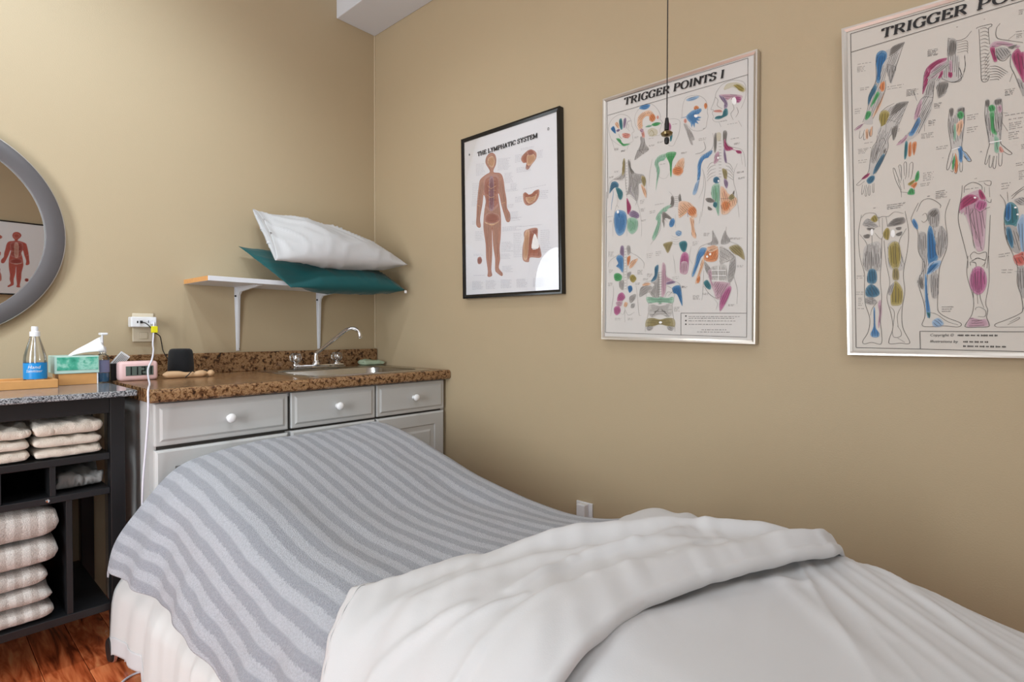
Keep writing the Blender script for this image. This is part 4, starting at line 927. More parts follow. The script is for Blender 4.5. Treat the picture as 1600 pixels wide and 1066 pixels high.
# ------------------------------------------------------------------ posters: flat print in half-millimetres from each sheet corner
ART = {
't1': [
('L', 'h', 0.6, (233, 393, 239, 367, 202, 361, 173, 349, 131, 315, 111, 293, 98, 257, 91, 216, 107, 175, 143, 153, 181, 149, 222, 165, 250, 189, 263, 214, 266, 242, 285, 285, 270, 292, 273, 320, 276, 348, 252, 353, 233, 354)),
('L', 'h', 0.5, (111, 293, 125, 330, 138, 372)),
('F', 'B', 0, (108, 225, 130, 213, 143, 237, 147, 268, 124, 249)),
('F', 'O', 0, (140, 197, 159, 193, 172, 219, 169, 240, 147, 218)),
('F', 'v', 0, (172, 241, 150, 247, 160, 260, 179, 254)),
('F', 't', 0, (172, 185, 188, 176, 197, 203, 198, 247, 185, 250, 175, 220)),
('F', 'v', 0, (207, 189, 222, 182, 226, 205, 217, 241, 204, 243)),
('L', 'v', 1.1, (260, 211, 238, 211, 229, 233, 226, 254)),
('F', 'n', 0, (150, 300, 179, 309, 192, 334, 217, 356, 258, 360, 233, 365, 205, 364, 183, 343, 163, 322)),
('F', 'R', 0, (195, 280, 226, 282, 257, 300, 245, 319, 208, 310)),
('L', 'r', 0.7, (201, 287, 226, 301, 251, 293)),
('L', 'r', 0.7, (198, 302, 223, 308, 239, 320)),
('L', 'h', 0.6, (232, 223, 245, 237, 238, 257, 251, 277)),
('L', 'y', 0.8, (169, 274, 179, 298, 195, 313)),
('L', 'h', 0.6, (318, 287, 294, 249, 287, 209, 299, 169, 335, 141, 383, 133, 424, 157, 456, 200, 470, 240, 465, 250, 485, 281, 471, 282, 476, 294, 465, 323, 468, 350, 437, 350, 390, 342)),
('F', 'b', 0, (320, 148, 341, 132, 395, 141, 389, 161, 359, 166)),
('F', 'O', 0, (318, 285, 306, 241, 312, 199, 342, 180, 389, 177, 418, 201, 424, 223, 395, 205, 366, 205, 339, 228, 336, 270, 342, 291)),
('F', 'o', 0, (395, 210, 418, 206, 436, 232, 430, 251, 410, 257, 392, 236)),
('F', 'n', 0, (407, 272, 436, 266, 471, 277, 454, 289, 425, 287)),
('F', 'N', 0, (363, 277, 390, 270, 413, 281, 390, 286)),
('F', 'e', 0, (381, 305, 413, 295, 448, 319, 443, 349, 396, 344)),
('L', 'y', 0.9, (390, 326, 408, 309, 425, 334, 414, 348)),
('L', 'y', 0.7, (396, 338, 437, 343)),
('F', 'R', 0, (458, 240, 457, 245, 454, 249, 450, 249, 446, 247, 443, 242, 442, 236, 443, 230, 446, 227, 450, 226, 454, 229, 457, 234)),
('F', 'g', 0, (328, 333, 355, 339, 367, 385, 391, 427, 344, 449, 289, 473, 307, 420, 331, 377)),
('F', 'R', 0, (336, 292, 354, 299, 361, 341, 343, 336)),
('F', 'P', 0, (324, 281, 351, 287, 348, 308, 330, 301)),
('L', 'K', 0.9, (355, 342, 358, 383, 343, 417)),
('L', 'K', 0.8, (289, 473, 313, 416, 355, 447)),
('L', 'K', 0.7, (307, 415, 391, 425)),
('L', 'K', 0.7, (331, 377, 325, 419)),
('L', 'h', 0.5, (494, 330, 491, 298, 516, 273, 555, 273, 593, 293, 599, 325, 591, 374, 572, 411, 556, 438, 528, 432, 506, 401, 488, 360, 494, 330)),
('F', 'p', 0, (510, 298, 527, 289, 541, 310, 539, 336, 519, 339, 508, 323)),
('F', 't', 0, (511, 347, 527, 343, 550, 364, 545, 404, 534, 407, 532, 370)),
('X', 'q', 0, (549, 307, 582, 311)),
('X', 'q', 0, (138, 372, 170, 375)),
('X', 'q', 0, (138, 378, 166, 380)),
('X', 'q', 0, (189, 392, 221, 394)),
('X', 'q', 0, (189, 398, 217, 400)),
('X', 'q', 0, (288, 324, 319, 326)),
('X', 'q', 0, (288, 330, 315, 332)),
('X', 'q', 0, (390, 358, 425, 361)),
('X', 'q', 0, (391, 401, 431, 404)),
('X', 'q', 0, (391, 407, 427, 409)),
('X', 'q', 0, (449, 393, 489, 396)),
('X', 'q', 0, (449, 399, 484, 401)),
('L', 'h', 0.6, (611, 278, 613, 228, 621, 190, 642, 165, 690, 169, 726, 184, 757, 217, 770, 260, 768, 289, 773, 315, 766, 348, 761, 376, 743, 387, 712, 387, 676, 371, 649, 339, 622, 307)),
('F', 's', 0, (637, 179, 664, 174, 711, 177, 716, 188, 685, 197, 648, 192)),
('F', 'o', 0, (718, 254, 716, 261, 710, 265, 702, 265, 694, 261, 687, 254, 685, 245, 687, 237, 693, 233, 702, 233, 710, 238, 716, 245)),
('F', 'o', 0, (768, 253, 767, 261, 763, 267, 758, 268, 753, 264, 750, 256, 748, 247, 749, 238, 753, 233, 758, 232, 763, 236, 767, 243)),
('F', 'b', 0, (638, 280, 670, 258, 696, 255, 729, 257, 732, 275, 711, 274, 696, 290, 732, 310, 712, 314, 727, 328, 701, 324, 717, 346, 694, 335, 691, 362, 678, 336, 673, 357, 665, 328, 649, 308)),
('F', 'w', 0, (710, 297, 709, 301, 704, 303, 699, 303, 693, 300, 689, 295, 687, 291, 689, 286, 693, 284, 699, 285, 704, 287, 708, 292)),
('F', 'R', 0, (642, 309, 641, 316, 638, 320, 633, 321, 628, 318, 625, 312, 623, 304, 624, 298, 628, 293, 633, 293, 638, 296, 641, 302)),
('L', 'b', 1, (606, 282, 638, 283)),
('F', 'g', 0, (622, 322, 644, 338, 665, 383, 687, 423, 671, 415, 644, 378)),
('L', 'k', 0.8, (743, 382, 753, 380)),
('L', 'h', 0.6, (962, 322, 985, 271, 991, 226, 979, 180, 942, 155, 894, 145, 851, 156, 822, 187, 815, 214, 807, 241, 790, 278, 805, 285, 798, 305, 806, 324, 801, 340, 818, 359, 858, 364, 882, 363)),
('F', 'e', 0, (866, 175, 885, 157, 932, 164, 970, 187, 989, 221, 975, 233, 956, 221, 918, 188, 890, 187, 868, 188)),
('F', 'Y', 0, (918, 176, 951, 181, 980, 213, 975, 228, 952, 217, 937, 196)),
('F', 'P', 0, (837, 208, 885, 217, 943, 236, 971, 253, 962, 270, 938, 282, 914, 244, 886, 253, 876, 246, 861, 232)),
('F', 'p', 0, (905, 249, 943, 245, 966, 266, 948, 285, 919, 262)),
('F', 'w', 0, (937, 270, 936, 280, 931, 287, 924, 288, 918, 283, 913, 274, 911, 262, 912, 252, 917, 246, 924, 245, 930, 249, 935, 259)),
('F', 'v', 0, (837, 210, 866, 228, 886, 263, 886, 292, 867, 296, 869, 268, 847, 233)),
('F', 'R', 0, (808, 290, 847, 296, 857, 313, 813, 301)),
('F', 't', 0, (813, 340, 823, 328, 857, 332, 867, 301, 886, 301, 889, 336, 867, 345, 838, 349)),
('L', 'K', 0.6, (817, 215, 832, 238, 827, 266, 857, 294)),
('L', 'K', 0.6, (915, 280, 924, 312, 906, 335, 920, 373)),
('L', 'K', 0.6, (939, 306, 948, 337, 934, 362)),
('L', 'h', 0.6, (949, 385, 968, 423)),
('L', 'h', 0.6, (838, 366, 851, 396)),
('X', 'q', 0, (887, 391, 944, 396)),
('X', 'q', 0, (848, 365, 887, 369)),
('L', 'h', 0.6, (202, 448, 203, 514, 184, 549, 133, 568, 100, 595, 98, 663)),
('L', 'h', 0.6, (259, 459, 265, 521, 296, 559, 351, 581, 372, 622, 378, 730)),
('L', 'h', 0.5, (153, 672, 166, 724, 147, 771, 131, 859, 129, 949)),
('L', 'h', 0.5, (315, 699, 310, 746, 328, 809, 341, 886, 342, 973)),
('L', 'h', 0.5, (236, 834, 237, 961)),
('F', 'g', 0, (199, 464, 221, 465, 219, 561, 194, 582, 133, 570, 178, 559, 200, 530)),
('F', 'g', 0, (240, 467, 256, 475, 265, 521, 296, 559, 357, 582, 345, 628, 321, 635, 321, 689, 310, 741, 285, 715, 254, 688, 235, 685, 247, 610)),
('F', 'y', 0, (205, 454, 218, 456, 215, 539, 197, 552)),
('F', 'G', 0, (240, 467, 256, 475, 262, 515, 287, 552, 272, 566, 253, 535)),
('F', 'T', 0, (113, 592, 146, 584, 172, 608, 165, 635, 146, 626, 127, 634, 101, 657)),
('F', 't', 0, (149, 626, 181, 638, 204, 669, 198, 707, 179, 712, 162, 673)),
('F', 'y', 0, (339, 586, 363, 594, 372, 622, 363, 658, 345, 633)),
('F', 'O', 0, (336, 637, 363, 663, 375, 692, 373, 732, 351, 694)),
('L', 's', 1.4, (127, 639, 130, 668, 121, 717, 115, 769)),
('l', 'K', 0.5, (224, 480, 237, 480)),
('l', 'K', 0.5, (225, 499, 237, 499)),
('l', 'K', 0.5, (225, 517, 237, 518)),
('l', 'K', 0.5, (225, 536, 237, 536)),
('l', 'K', 0.5, (225, 555, 237, 555)),
('l', 'K', 0.5, (225, 574, 238, 574)),
('l', 'K', 0.5, (225, 592, 238, 592)),
('l', 'K', 0.5, (225, 611, 238, 611)),
('l', 'K', 0.5, (226, 630, 238, 630)),
('l', 'K', 0.5, (226, 648, 238, 648)),
('l', 'K', 0.5, (226, 667, 238, 667)),
('l', 'K', 0.5, (226, 686, 238, 686)),
('L', 'K', 0.6, (218, 468, 222, 595, 235, 702)),
('L', 'K', 0.6, (240, 467, 247, 545, 263, 613, 251, 688)),
('L', 'K', 0.5, (275, 588, 309, 622, 285, 661, 260, 684)),
('L', 'K', 0.5, (321, 635, 297, 652, 291, 695)),
('L', 'K', 0.5, (171, 586, 210, 587)),
('L', 'v', 0.8, (266, 630, 260, 668, 291, 716)),
('L', 'K', 0.5, (260, 700, 303, 740, 298, 766)),
('L', 'K', 0.5, (160, 745, 173, 764)),
('F', 'm', 0, (232, 712, 248, 731, 267, 778, 249, 819, 236, 801)),
('F', 'v', 0, (249, 819, 279, 796, 322, 824, 323, 851, 286, 852)),
('F', 'b', 0, (157, 781, 198, 785, 230, 811, 234, 872, 218, 931, 180, 952, 151, 923, 138, 860, 141, 804)),
('F', 'B', 0, (176, 792, 183, 810, 176, 843, 167, 802)),
('L', 'B', 0.7, (183, 804, 211, 858, 205, 896)),
('F', 'w', 0, (175, 792, 174, 797, 171, 800, 167, 801, 162, 799, 159, 795, 158, 790, 159, 785, 162, 782, 166, 781, 171, 783, 174, 787)),
('F', 'N', 0, (243, 846, 286, 844, 317, 872, 311, 926, 274, 952, 243, 923, 237, 884)),
('L', 'n', 0.6, (255, 859, 286, 890, 262, 931)),
('X', 'q', 0, (138, 365, 170, 367)),
('X', 'q', 0, (138, 371, 166, 373)),
('X', 'q', 0, (189, 390, 221, 392)),
('X', 'q', 0, (189, 396, 217, 398)),
('X', 'q', 0, (139, 518, 174, 520)),
('X', 'q', 0, (139, 525, 170, 526)),
('X', 'q', 0, (97, 547, 133, 549)),
('X', 'q', 0, (97, 553, 128, 555)),
('X', 'q', 0, (331, 742, 364, 742)),
('X', 'q', 0, (331, 751, 360, 752)),
('X', 'q', 0, (331, 761, 356, 761)),
('X', 'q', 0, (337, 797, 367, 797)),
('X', 'q', 0, (337, 804, 364, 804)),
('X', 'q', 0, (337, 812, 360, 812)),
('X', 'q', 0, (341, 870, 374, 870)),
('X', 'q', 0, (341, 876, 370, 876)),
('X', 'q', 0, (99, 843, 125, 843)),
('X', 'q', 0, (99, 850, 122, 849)),
('X', 'q', 0, (89, 814, 128, 814)),
('F', 'N', 0, (440, 693, 447, 583, 430, 527, 444, 493, 472, 478, 517, 479, 512, 499, 472, 501, 453, 521, 467, 571, 462, 607, 451, 647)),
('F', 'n', 0, (506, 477, 576, 484, 551, 536, 546, 623, 538, 621, 532, 547)),
('F', 'O', 0, (552, 603, 568, 565, 595, 534, 627, 531, 625, 592, 601, 633, 563, 621)),
('F', 'o', 0, (622, 601, 620, 615, 609, 625, 593, 628, 575, 624, 560, 613, 552, 599, 554, 584, 565, 574, 582, 571, 600, 575, 615, 586)),
('L', 'h', 0.4, (415, 492, 398, 574, 393, 658)),
('L', 'h', 0.4, (450, 520, 444, 572, 468, 618, 507, 631, 530, 604)),
('X', 'q', 0, (467, 537, 507, 539)),
('L', 'h', 0.5, (531, 718, 553, 748, 542, 803, 509, 814)),
('L', 'h', 0.5, (602, 736, 603, 787, 635, 818)),
('F', 'G', 0, (547, 747, 564, 760, 562, 812, 531, 817, 542, 788)),
('F', 'G', 0, (591, 760, 605, 746, 616, 804, 635, 818, 603, 813)),
('l', 'K', 0.5, (567, 756, 589, 759)),
('l', 'K', 0.5, (567, 767, 589, 770)),
('l', 'K', 0.5, (567, 778, 589, 782)),
('l', 'K', 0.5, (567, 790, 589, 793)),
('l', 'K', 0.5, (567, 801, 589, 804)),
('l', 'K', 0.5, (567, 812, 589, 816)),
('F', 'N', 0, (419, 985, 453, 901, 441, 873, 469, 829, 514, 804, 548, 804, 509, 825, 475, 841, 464, 902, 447, 958, 442, 987)),
('F', 'G', 0, (486, 837, 509, 845, 543, 876, 549, 893, 521, 878, 498, 881, 527, 910, 493, 885, 501, 939, 487, 895)),
('F', 'b', 0, (568, 921, 562, 933, 552, 940, 542, 940, 535, 933, 532, 921, 535, 906, 542, 894, 551, 887, 561, 887, 568, 895, 571, 907)),
('F', 'O', 0, (594, 797, 626, 791, 658, 802, 674, 814, 701, 848, 712, 890, 701, 902, 680, 899, 659, 863, 627, 878, 595, 887)),
('F', 'o', 0, (709, 865, 705, 879, 695, 889, 680, 891, 666, 885, 655, 872, 651, 856, 655, 842, 665, 832, 680, 830, 694, 836, 705, 849)),
('L', 'y', 0.9, (648, 841, 627, 863, 595, 874)),
('L', 'v', 1, (651, 846, 654, 892)),
('L', 'O', 2.2, (684, 926, 694, 972, 705, 1019)),
('F', 'O', 0, (665, 896, 693, 909, 693, 963, 708, 1010, 703, 1028, 680, 1007, 675, 952)),
('L', 'h', 0.5, (478, 880, 469, 954, 407, 1033)),
('L', 'h', 0.4, (734, 870, 726, 941)),
('F', 'N', 0, (417, 996, 448, 923, 468, 851, 478, 852, 468, 935, 438, 1003)),
('F', 's', 0, (617, 986, 614, 995, 606, 1001, 596, 1002, 585, 998, 577, 990, 574, 981, 577, 972, 585, 966, 595, 965, 606, 969, 614, 976)),
('L', 'B', 0.8, (579, 977, 598, 998, 613, 974)),
('L', 'h', 0.4, (573, 865, 574, 949)),
('L', 'h', 0.4, (550, 992, 563, 1001, 576, 1004, 588, 1005, 599, 1000)),
('L', 'h', 0.4, (548, 1007, 563, 1016, 576, 1019, 588, 1019, 602, 1015)),
('L', 'h', 0.4, (545, 1021, 564, 1031, 576, 1034, 588, 1034, 604, 1030)),
('L', 'h', 0.4, (543, 1036, 564, 1045, 576, 1049, 588, 1049, 607, 1045)),
('F', 'y', 0, (495, 1037, 555, 1030, 545, 1066, 525, 1099, 505, 1066)),
('F', 't', 0, (599, 1043, 637, 1034, 652, 1058, 638, 1102, 614, 1091)),
('F', 'p', 0, (614, 1118, 638, 1102, 662, 1132, 653, 1231, 610, 1228, 605, 1173)),
('F', 'P', 0, (614, 1164, 653, 1167, 649, 1231, 615, 1229)),
('L', 'm', 0.7, (634, 1111, 637, 1166)),
('L', 'h', 0.4, (676, 1070, 667, 1141, 686, 1179)),
('L', 'h', 0.4, (560, 1114, 571, 1170, 576, 1226)),
('X', 'q', 0, (381, 1092, 423, 1090)),
('X', 'q', 0, (381, 1104, 418, 1102)),
('X', 'q', 0, (382, 1115, 413, 1114)),
('X', 'q', 0, (444, 1084, 485, 1082)),
('X', 'q', 0, (444, 1095, 480, 1093)),
('X', 'q', 0, (444, 1107, 475, 1105)),
('X', 'q', 0, (436, 785, 498, 785)),
('X', 'q', 0, (400, 822, 442, 822)),
('X', 'q', 0, (400, 833, 437, 832)),
('X', 'q', 0, (685, 1048, 722, 1046)),
('X', 'q', 0, (685, 1057, 718, 1056)),
('X', 'q', 0, (685, 1066, 713, 1065)),
('X', 'q', 0, (556, 1252, 605, 1248)),
('X', 'q', 0, (557, 1263, 600, 1259)),
('L', 'h', 0.6, (802, 421, 809, 467, 800, 509, 770, 527, 729, 538)),
('L', 'h', 0.6, (887, 441, 883, 489, 907, 523, 964, 550, 983, 587, 991, 655)),
('L', 'h', 0.5, (745, 626, 761, 698, 752, 801, 738, 904)),
('L', 'h', 0.5, (946, 627, 928, 671, 926, 728, 943, 798, 959, 934)),
('L', 'h', 0.4, (964, 574, 974, 642)),
('L', 'h', 0.4, (721, 791, 746, 736, 751, 657, 740, 615)),
('F', 'b', 0, (712, 589, 729, 548, 770, 527, 800, 521, 795, 542, 760, 547, 737, 575, 727, 612, 723, 692, 710, 694, 712, 629)),
('F', 's', 0, (682, 755, 700, 697, 723, 682, 713, 740, 697, 765)),
('F', 'G', 0, (812, 433, 826, 432, 825, 514, 815, 541, 810, 511)),
('F', 'e', 0, (826, 427, 849, 432, 849, 471, 829, 471)),
('F', 'G', 0, (863, 428, 885, 433, 878, 497, 866, 514)),
('F', 'm', 0, (871, 471, 881, 493, 893, 515, 922, 536, 908, 545, 884, 542, 869, 524)),
('F', 'm', 0, (936, 551, 964, 559, 969, 575, 946, 570)),
('L', 'p', 1.2, (908, 537, 941, 554)),
('F', 'P', 0, (820, 543, 840, 537, 840, 586, 811, 604, 813, 566)),
('F', 'v', 0, (869, 519, 879, 555, 887, 610, 874, 603, 867, 562)),
('l', 'K', 0.5, (838, 473, 854, 477)),
('l', 'K', 0.5, (838, 491, 854, 494)),
('l', 'K', 0.5, (838, 508, 854, 512)),
('l', 'K', 0.5, (839, 526, 854, 530)),
('l', 'K', 0.5, (839, 544, 855, 547)),
('l', 'K', 0.5, (839, 561, 855, 565)),
('l', 'K', 0.5, (839, 579, 855, 582)),
('l', 'K', 0.5, (839, 596, 855, 600)),
('l', 'K', 0.5, (839, 614, 855, 617)),
('l', 'K', 0.5, (840, 632, 855, 635)),
('l', 'K', 0.5, (840, 649, 856, 652)),
('l', 'K', 0.5, (840, 667, 856, 670)),
('l', 'K', 0.5, (840, 684, 856, 687)),
('L', 'K', 0.5, (821, 592, 791, 595, 771, 621)),
('L', 'K', 0.5, (879, 608, 904, 623, 923, 660)),
('L', 'K', 0.5, (821, 611, 791, 616, 771, 640)),
('L', 'K', 0.5, (880, 627, 904, 642, 923, 675)),
('L', 'K', 0.5, (821, 631, 791, 637, 771, 659)),
('L', 'K', 0.5, (880, 645, 904, 662, 923, 689)),
('L', 'K', 0.5, (821, 650, 791, 658, 771, 677)),
('L', 'K', 0.5, (880, 664, 904, 681, 923, 704)),
('L', 'K', 0.5, (821, 670, 791, 678, 771, 696)),
('L', 'K', 0.5, (880, 682, 904, 700, 924, 718)),
('F', 'y', 0, (860, 639, 885, 653, 890, 683, 880, 725, 865, 678)),
('F', 'v', 0, (873, 699, 895, 727, 886, 760, 871, 728)),
('F', 'T', 0, (846, 704, 844, 714, 837, 720, 827, 721, 817, 716, 809, 708, 807, 697, 809, 687, 816, 681, 826, 680, 836, 684, 843, 693)),
('F', 'N', 0, (802, 730, 841, 723, 847, 772, 843, 909, 823, 866, 813, 826, 797, 784)),
('L', 'n', 1, (822, 734, 827, 799, 818, 846)),
('F', 'G', 0, (762, 798, 792, 798, 823, 822, 803, 829, 773, 819)),
('F', 'G', 0, (778, 845, 803, 864, 798, 873, 778, 865)),
('F', 't', 0, (813, 826, 833, 834, 828, 862, 808, 849)),
('F', 'O', 0, (851, 744, 881, 764, 896, 790, 943, 822, 944, 856, 920, 881, 892, 906, 858, 901, 852, 842)),
('F', 'o', 0, (857, 842, 881, 827, 911, 850, 896, 887, 867, 883)),
('F', 'y', 0, (896, 814, 920, 794, 934, 821, 910, 831)),
('L', 'y', 0.8, (882, 875, 901, 839, 929, 834)),
('F', 'G', 0, (920, 794, 931, 777, 929, 805)),
('L', 'K', 0.6, (852, 812, 881, 817, 920, 818)),
('L', 'R', 1, (866, 746, 881, 798, 891, 823)),
('F', 'w', 0, (844, 708, 843, 712, 841, 714, 839, 714, 836, 713, 835, 710, 834, 707, 835, 703, 836, 701, 839, 701, 841, 702, 843, 705)),
('F', 'w', 0, (841, 574, 840, 577, 838, 579, 835, 579, 832, 578, 830, 575, 829, 571, 830, 568, 832, 566, 835, 566, 838, 567, 840, 570)),
('X', 'q', 0, (907, 480, 954, 483)),
('X', 'q', 0, (926, 510, 959, 512)),
('X', 'q', 0, (926, 516, 955, 517)),
('X', 'q', 0, (944, 677, 989, 678)),
('X', 'q', 0, (944, 682, 983, 683)),
('X', 'q', 0, (952, 711, 991, 712)),
('X', 'q', 0, (952, 717, 987, 717)),
('X', 'q', 0, (608, 494, 645, 497)),
('X', 'q', 0, (608, 500, 641, 502)),
('X', 'q', 0, (718, 436, 764, 439)),
('X', 'q', 0, (718, 445, 759, 448)),
('F', 'g', 0, (633, 350, 660, 362, 692, 430, 676, 436, 682, 463, 666, 449, 650, 395)),
('L', 'g', 1.2, (749, 458, 759, 500, 734, 519, 698, 521)),
('L', 'h', 0.6, (190, 1023, 187, 1067, 132, 1096, 101, 1121, 97, 1155)),
('L', 'h', 0.6, (259, 1030, 263, 1067, 315, 1099, 360, 1142, 360, 1181)),
('L', 'h', 0.5, (133, 1281, 138, 1336, 126, 1417, 115, 1486)),
('L', 'h', 0.5, (306, 1290, 317, 1370, 329, 1476, 344, 1483)),
('L', 'h', 0.5, (224, 1434, 225, 1528)),
('F', 'v', 0, (190, 1023, 213, 1026, 214, 1096, 187, 1074)),
('F', 'g', 0, (236, 1028, 259, 1027, 263, 1067, 244, 1086)),
('F', 'b', 0, (156, 1098, 175, 1079, 206, 1089, 214, 1137, 207, 1197, 180, 1168, 156, 1152, 172, 1133)),
('F', 'o', 0, (241, 1099, 263, 1091, 260, 1127, 245, 1159, 239, 1125)),
('F', 'O', 0, (267, 1128, 319, 1115, 286, 1162, 256, 1174)),
('L', 'K', 0.5, (271, 1128, 315, 1115)),
('l', 'K', 0.5, (219, 1043, 233, 1043)),
('l', 'K', 0.5, (219, 1062, 233, 1062)),
('l', 'K', 0.5, (219, 1081, 233, 1080)),
('l', 'K', 0.5, (219, 1099, 233, 1099)),
('l', 'K', 0.5, (219, 1118, 233, 1118)),
('l', 'K', 0.5, (219, 1137, 233, 1137)),
('l', 'K', 0.5, (220, 1156, 233, 1156)),
('l', 'K', 0.5, (220, 1175, 233, 1174)),
('l', 'K', 0.5, (220, 1194, 234, 1193)),
('l', 'K', 0.5, (220, 1213, 234, 1212)),
('l', 'K', 0.5, (220, 1231, 234, 1231)),
('l', 'K', 0.5, (220, 1250, 234, 1250)),
('l', 'K', 0.5, (220, 1269, 234, 1269)),
('l', 'K', 0.5, (221, 1288, 234, 1287)),
('l', 'K', 0.5, (221, 1307, 234, 1306)),
('L', 'K', 0.5, (214, 1090, 213, 1312)),
('L', 'K', 0.5, (237, 1092, 241, 1313)),
('F', 'n', 0, (141, 1206, 172, 1198, 203, 1220, 192, 1250, 149, 1247)),
('F', 'Y', 0, (260, 1224, 286, 1216, 309, 1244, 287, 1269, 264, 1254)),
('F', 'g', 0, (180, 1256, 215, 1251, 211, 1312, 184, 1297)),
('F', 'g', 0, (241, 1206, 271, 1198, 249, 1247)),
('F', 'B', 0, (246, 1293, 272, 1288, 280, 1315, 257, 1334)),
('F', 'p', 0, (173, 1344, 204, 1328, 227, 1360, 204, 1386, 166, 1385)),
('F', 'P', 0, (158, 1391, 204, 1386, 197, 1419, 166, 1419)),
('F', 'p', 0, (146, 1425, 181, 1419, 193, 1453, 166, 1480, 143, 1462)),
('F', 'O', 0, (224, 1393, 246, 1401, 235, 1427, 216, 1420)),
('F', 'g', 0, (258, 1361, 302, 1343, 299, 1376, 265, 1401)),
('F', 'g', 0, (273, 1408, 299, 1406, 292, 1432, 269, 1432)),
('L', 'K', 0.6, (258, 1394, 302, 1356)),
('L', 'h', 0.5, (189, 1463, 213, 1474, 228, 1447, 251, 1481, 296, 1462)),
('X', 'q', 0, (96, 1051, 140, 1056)),
('X', 'q', 0, (96, 1060, 135, 1064)),
('X', 'q', 0, (96, 1069, 129, 1072)),
('X', 'q', 0, (96, 1078, 140, 1082)),
('X', 'q', 0, (101, 1172, 133, 1175)),
('X', 'q', 0, (101, 1180, 129, 1182)),
('X', 'q', 0, (101, 1189, 125, 1190)),
('X', 'q', 0, (316, 1191, 356, 1194)),
('X', 'q', 0, (316, 1199, 352, 1202)),
('X', 'q', 0, (316, 1207, 347, 1209)),
('X', 'q', 0, (316, 1215, 356, 1218)),
('X', 'q', 0, (94, 1261, 133, 1264)),
('X', 'q', 0, (94, 1270, 129, 1271)),
('X', 'q', 0, (94, 1278, 124, 1279)),
('X', 'q', 0, (151, 1500, 197, 1501)),
('X', 'q', 0, (151, 1510, 192, 1510)),
('X', 'q', 0, (247, 1502, 289, 1502)),
('X', 'q', 0, (247, 1511, 284, 1511)),
('L', 'h', 0.6, (438, 1174, 439, 1226, 411, 1263, 361, 1280, 336, 1364)),
('L', 'h', 0.6, (511, 1174, 515, 1238, 563, 1272, 610, 1306, 624, 1432)),
('L', 'h', 0.6, (376, 1346, 398, 1425, 391, 1490, 377, 1543, 374, 1589)),
('L', 'h', 0.6, (574, 1355, 557, 1430, 565, 1493, 575, 1544, 576, 1588)),
('F', 'T', 0, (438, 1181, 463, 1167, 460, 1215, 446, 1259, 411, 1270, 435, 1232)),
('F', 'P', 0, (487, 1168, 511, 1174, 515, 1238, 563, 1272, 522, 1283, 509, 1352, 485, 1364)),
('F', 'g', 0, (446, 1265, 467, 1215, 468, 1376, 426, 1368, 411, 1335, 436, 1290, 411, 1276)),
('F', 'O', 0, (350, 1286, 382, 1274, 411, 1283, 375, 1300)),
('F', 'g', 0, (339, 1305, 382, 1294, 418, 1302, 390, 1334, 332, 1364)),
('F', 'B', 0, (557, 1316, 590, 1302, 613, 1319, 624, 1432, 590, 1362, 564, 1348)),
('F', 'v', 0, (516, 1282, 563, 1272, 576, 1286, 523, 1295)),
('F', 'N', 0, (383, 1366, 454, 1375, 478, 1370, 530, 1378, 564, 1373, 561, 1411, 496, 1406, 475, 1415, 454, 1404, 394, 1406)),
('F', 'l', 0, (398, 1419, 440, 1417, 475, 1428, 523, 1416, 557, 1424, 558, 1468, 531, 1499, 476, 1479, 420, 1497, 394, 1464)),
('F', 'y', 0, (384, 1510, 427, 1501, 476, 1511, 531, 1502, 572, 1512, 575, 1557, 531, 1556, 476, 1543, 427, 1556, 377, 1556)),
('F', 'g', 0, (384, 1559, 427, 1556, 420, 1576, 392, 1582)),
('F', 'g', 0, (525, 1556, 565, 1560, 559, 1582, 532, 1576)),
('l', 'K', 0.5, (461, 1215, 486, 1214)),
('l', 'K', 0.5, (461, 1230, 486, 1229)),
('l', 'K', 0.5, (461, 1246, 486, 1245)),
('l', 'K', 0.5, (462, 1261, 487, 1260)),
('l', 'K', 0.5, (462, 1276, 487, 1275)),
('l', 'K', 0.5, (462, 1292, 487, 1291)),
('l', 'K', 0.5, (462, 1307, 487, 1306)),
('l', 'K', 0.5, (462, 1323, 487, 1321)),
('l', 'K', 0.5, (462, 1338, 487, 1337)),
('l', 'K', 0.5, (462, 1354, 487, 1352)),
('l', 'K', 0.5, (462, 1369, 487, 1368)),
('l', 'K', 0.5, (462, 1385, 487, 1383)),
('l', 'K', 0.5, (463, 1400, 488, 1398)),
('l', 'K', 0.5, (463, 1416, 488, 1414)),
('L', 'K', 0.5, (420, 1491, 455, 1459, 468, 1440)),
('L', 'K', 0.5, (538, 1493, 496, 1460, 486, 1441)),
('L', 'K', 0.5, (425, 1486, 452, 1459, 469, 1444)),
('L', 'K', 0.5, (532, 1488, 499, 1460, 486, 1445)),
('L', 'K', 0.5, (431, 1481, 449, 1459, 469, 1448)),
('L', 'K', 0.5, (527, 1483, 502, 1460, 486, 1448)),
('L', 'K', 0.5, (437, 1476, 446, 1459, 469, 1452)),
('L', 'K', 0.5, (521, 1477, 505, 1460, 486, 1452)),
('L', 'K', 0.5, (442, 1471, 443, 1459, 469, 1456)),
('L', 'K', 0.5, (516, 1472, 507, 1460, 486, 1456)),
('L', 'K', 0.5, (448, 1466, 441, 1459, 469, 1460)),
('L', 'K', 0.5, (510, 1467, 510, 1461, 486, 1460)),
('L', 'K', 0.5, (376, 1346, 411, 1335, 447, 1375)),
('L', 'K', 0.5, (574, 1355, 530, 1340, 509, 1371)),
('L', 'K', 0.6, (523, 1302, 563, 1329, 530, 1366)),
('L', 'K', 0.6, (432, 1297, 404, 1334, 426, 1368)),
('L', 'y', 0.7, (434, 1524, 476, 1537, 524, 1525)),
('F', 'w', 0, (491, 1531, 489, 1534, 485, 1537, 480, 1538, 474, 1537, 470, 1534, 469, 1530, 470, 1527, 474, 1524, 480, 1523, 485, 1524, 489, 1527)),
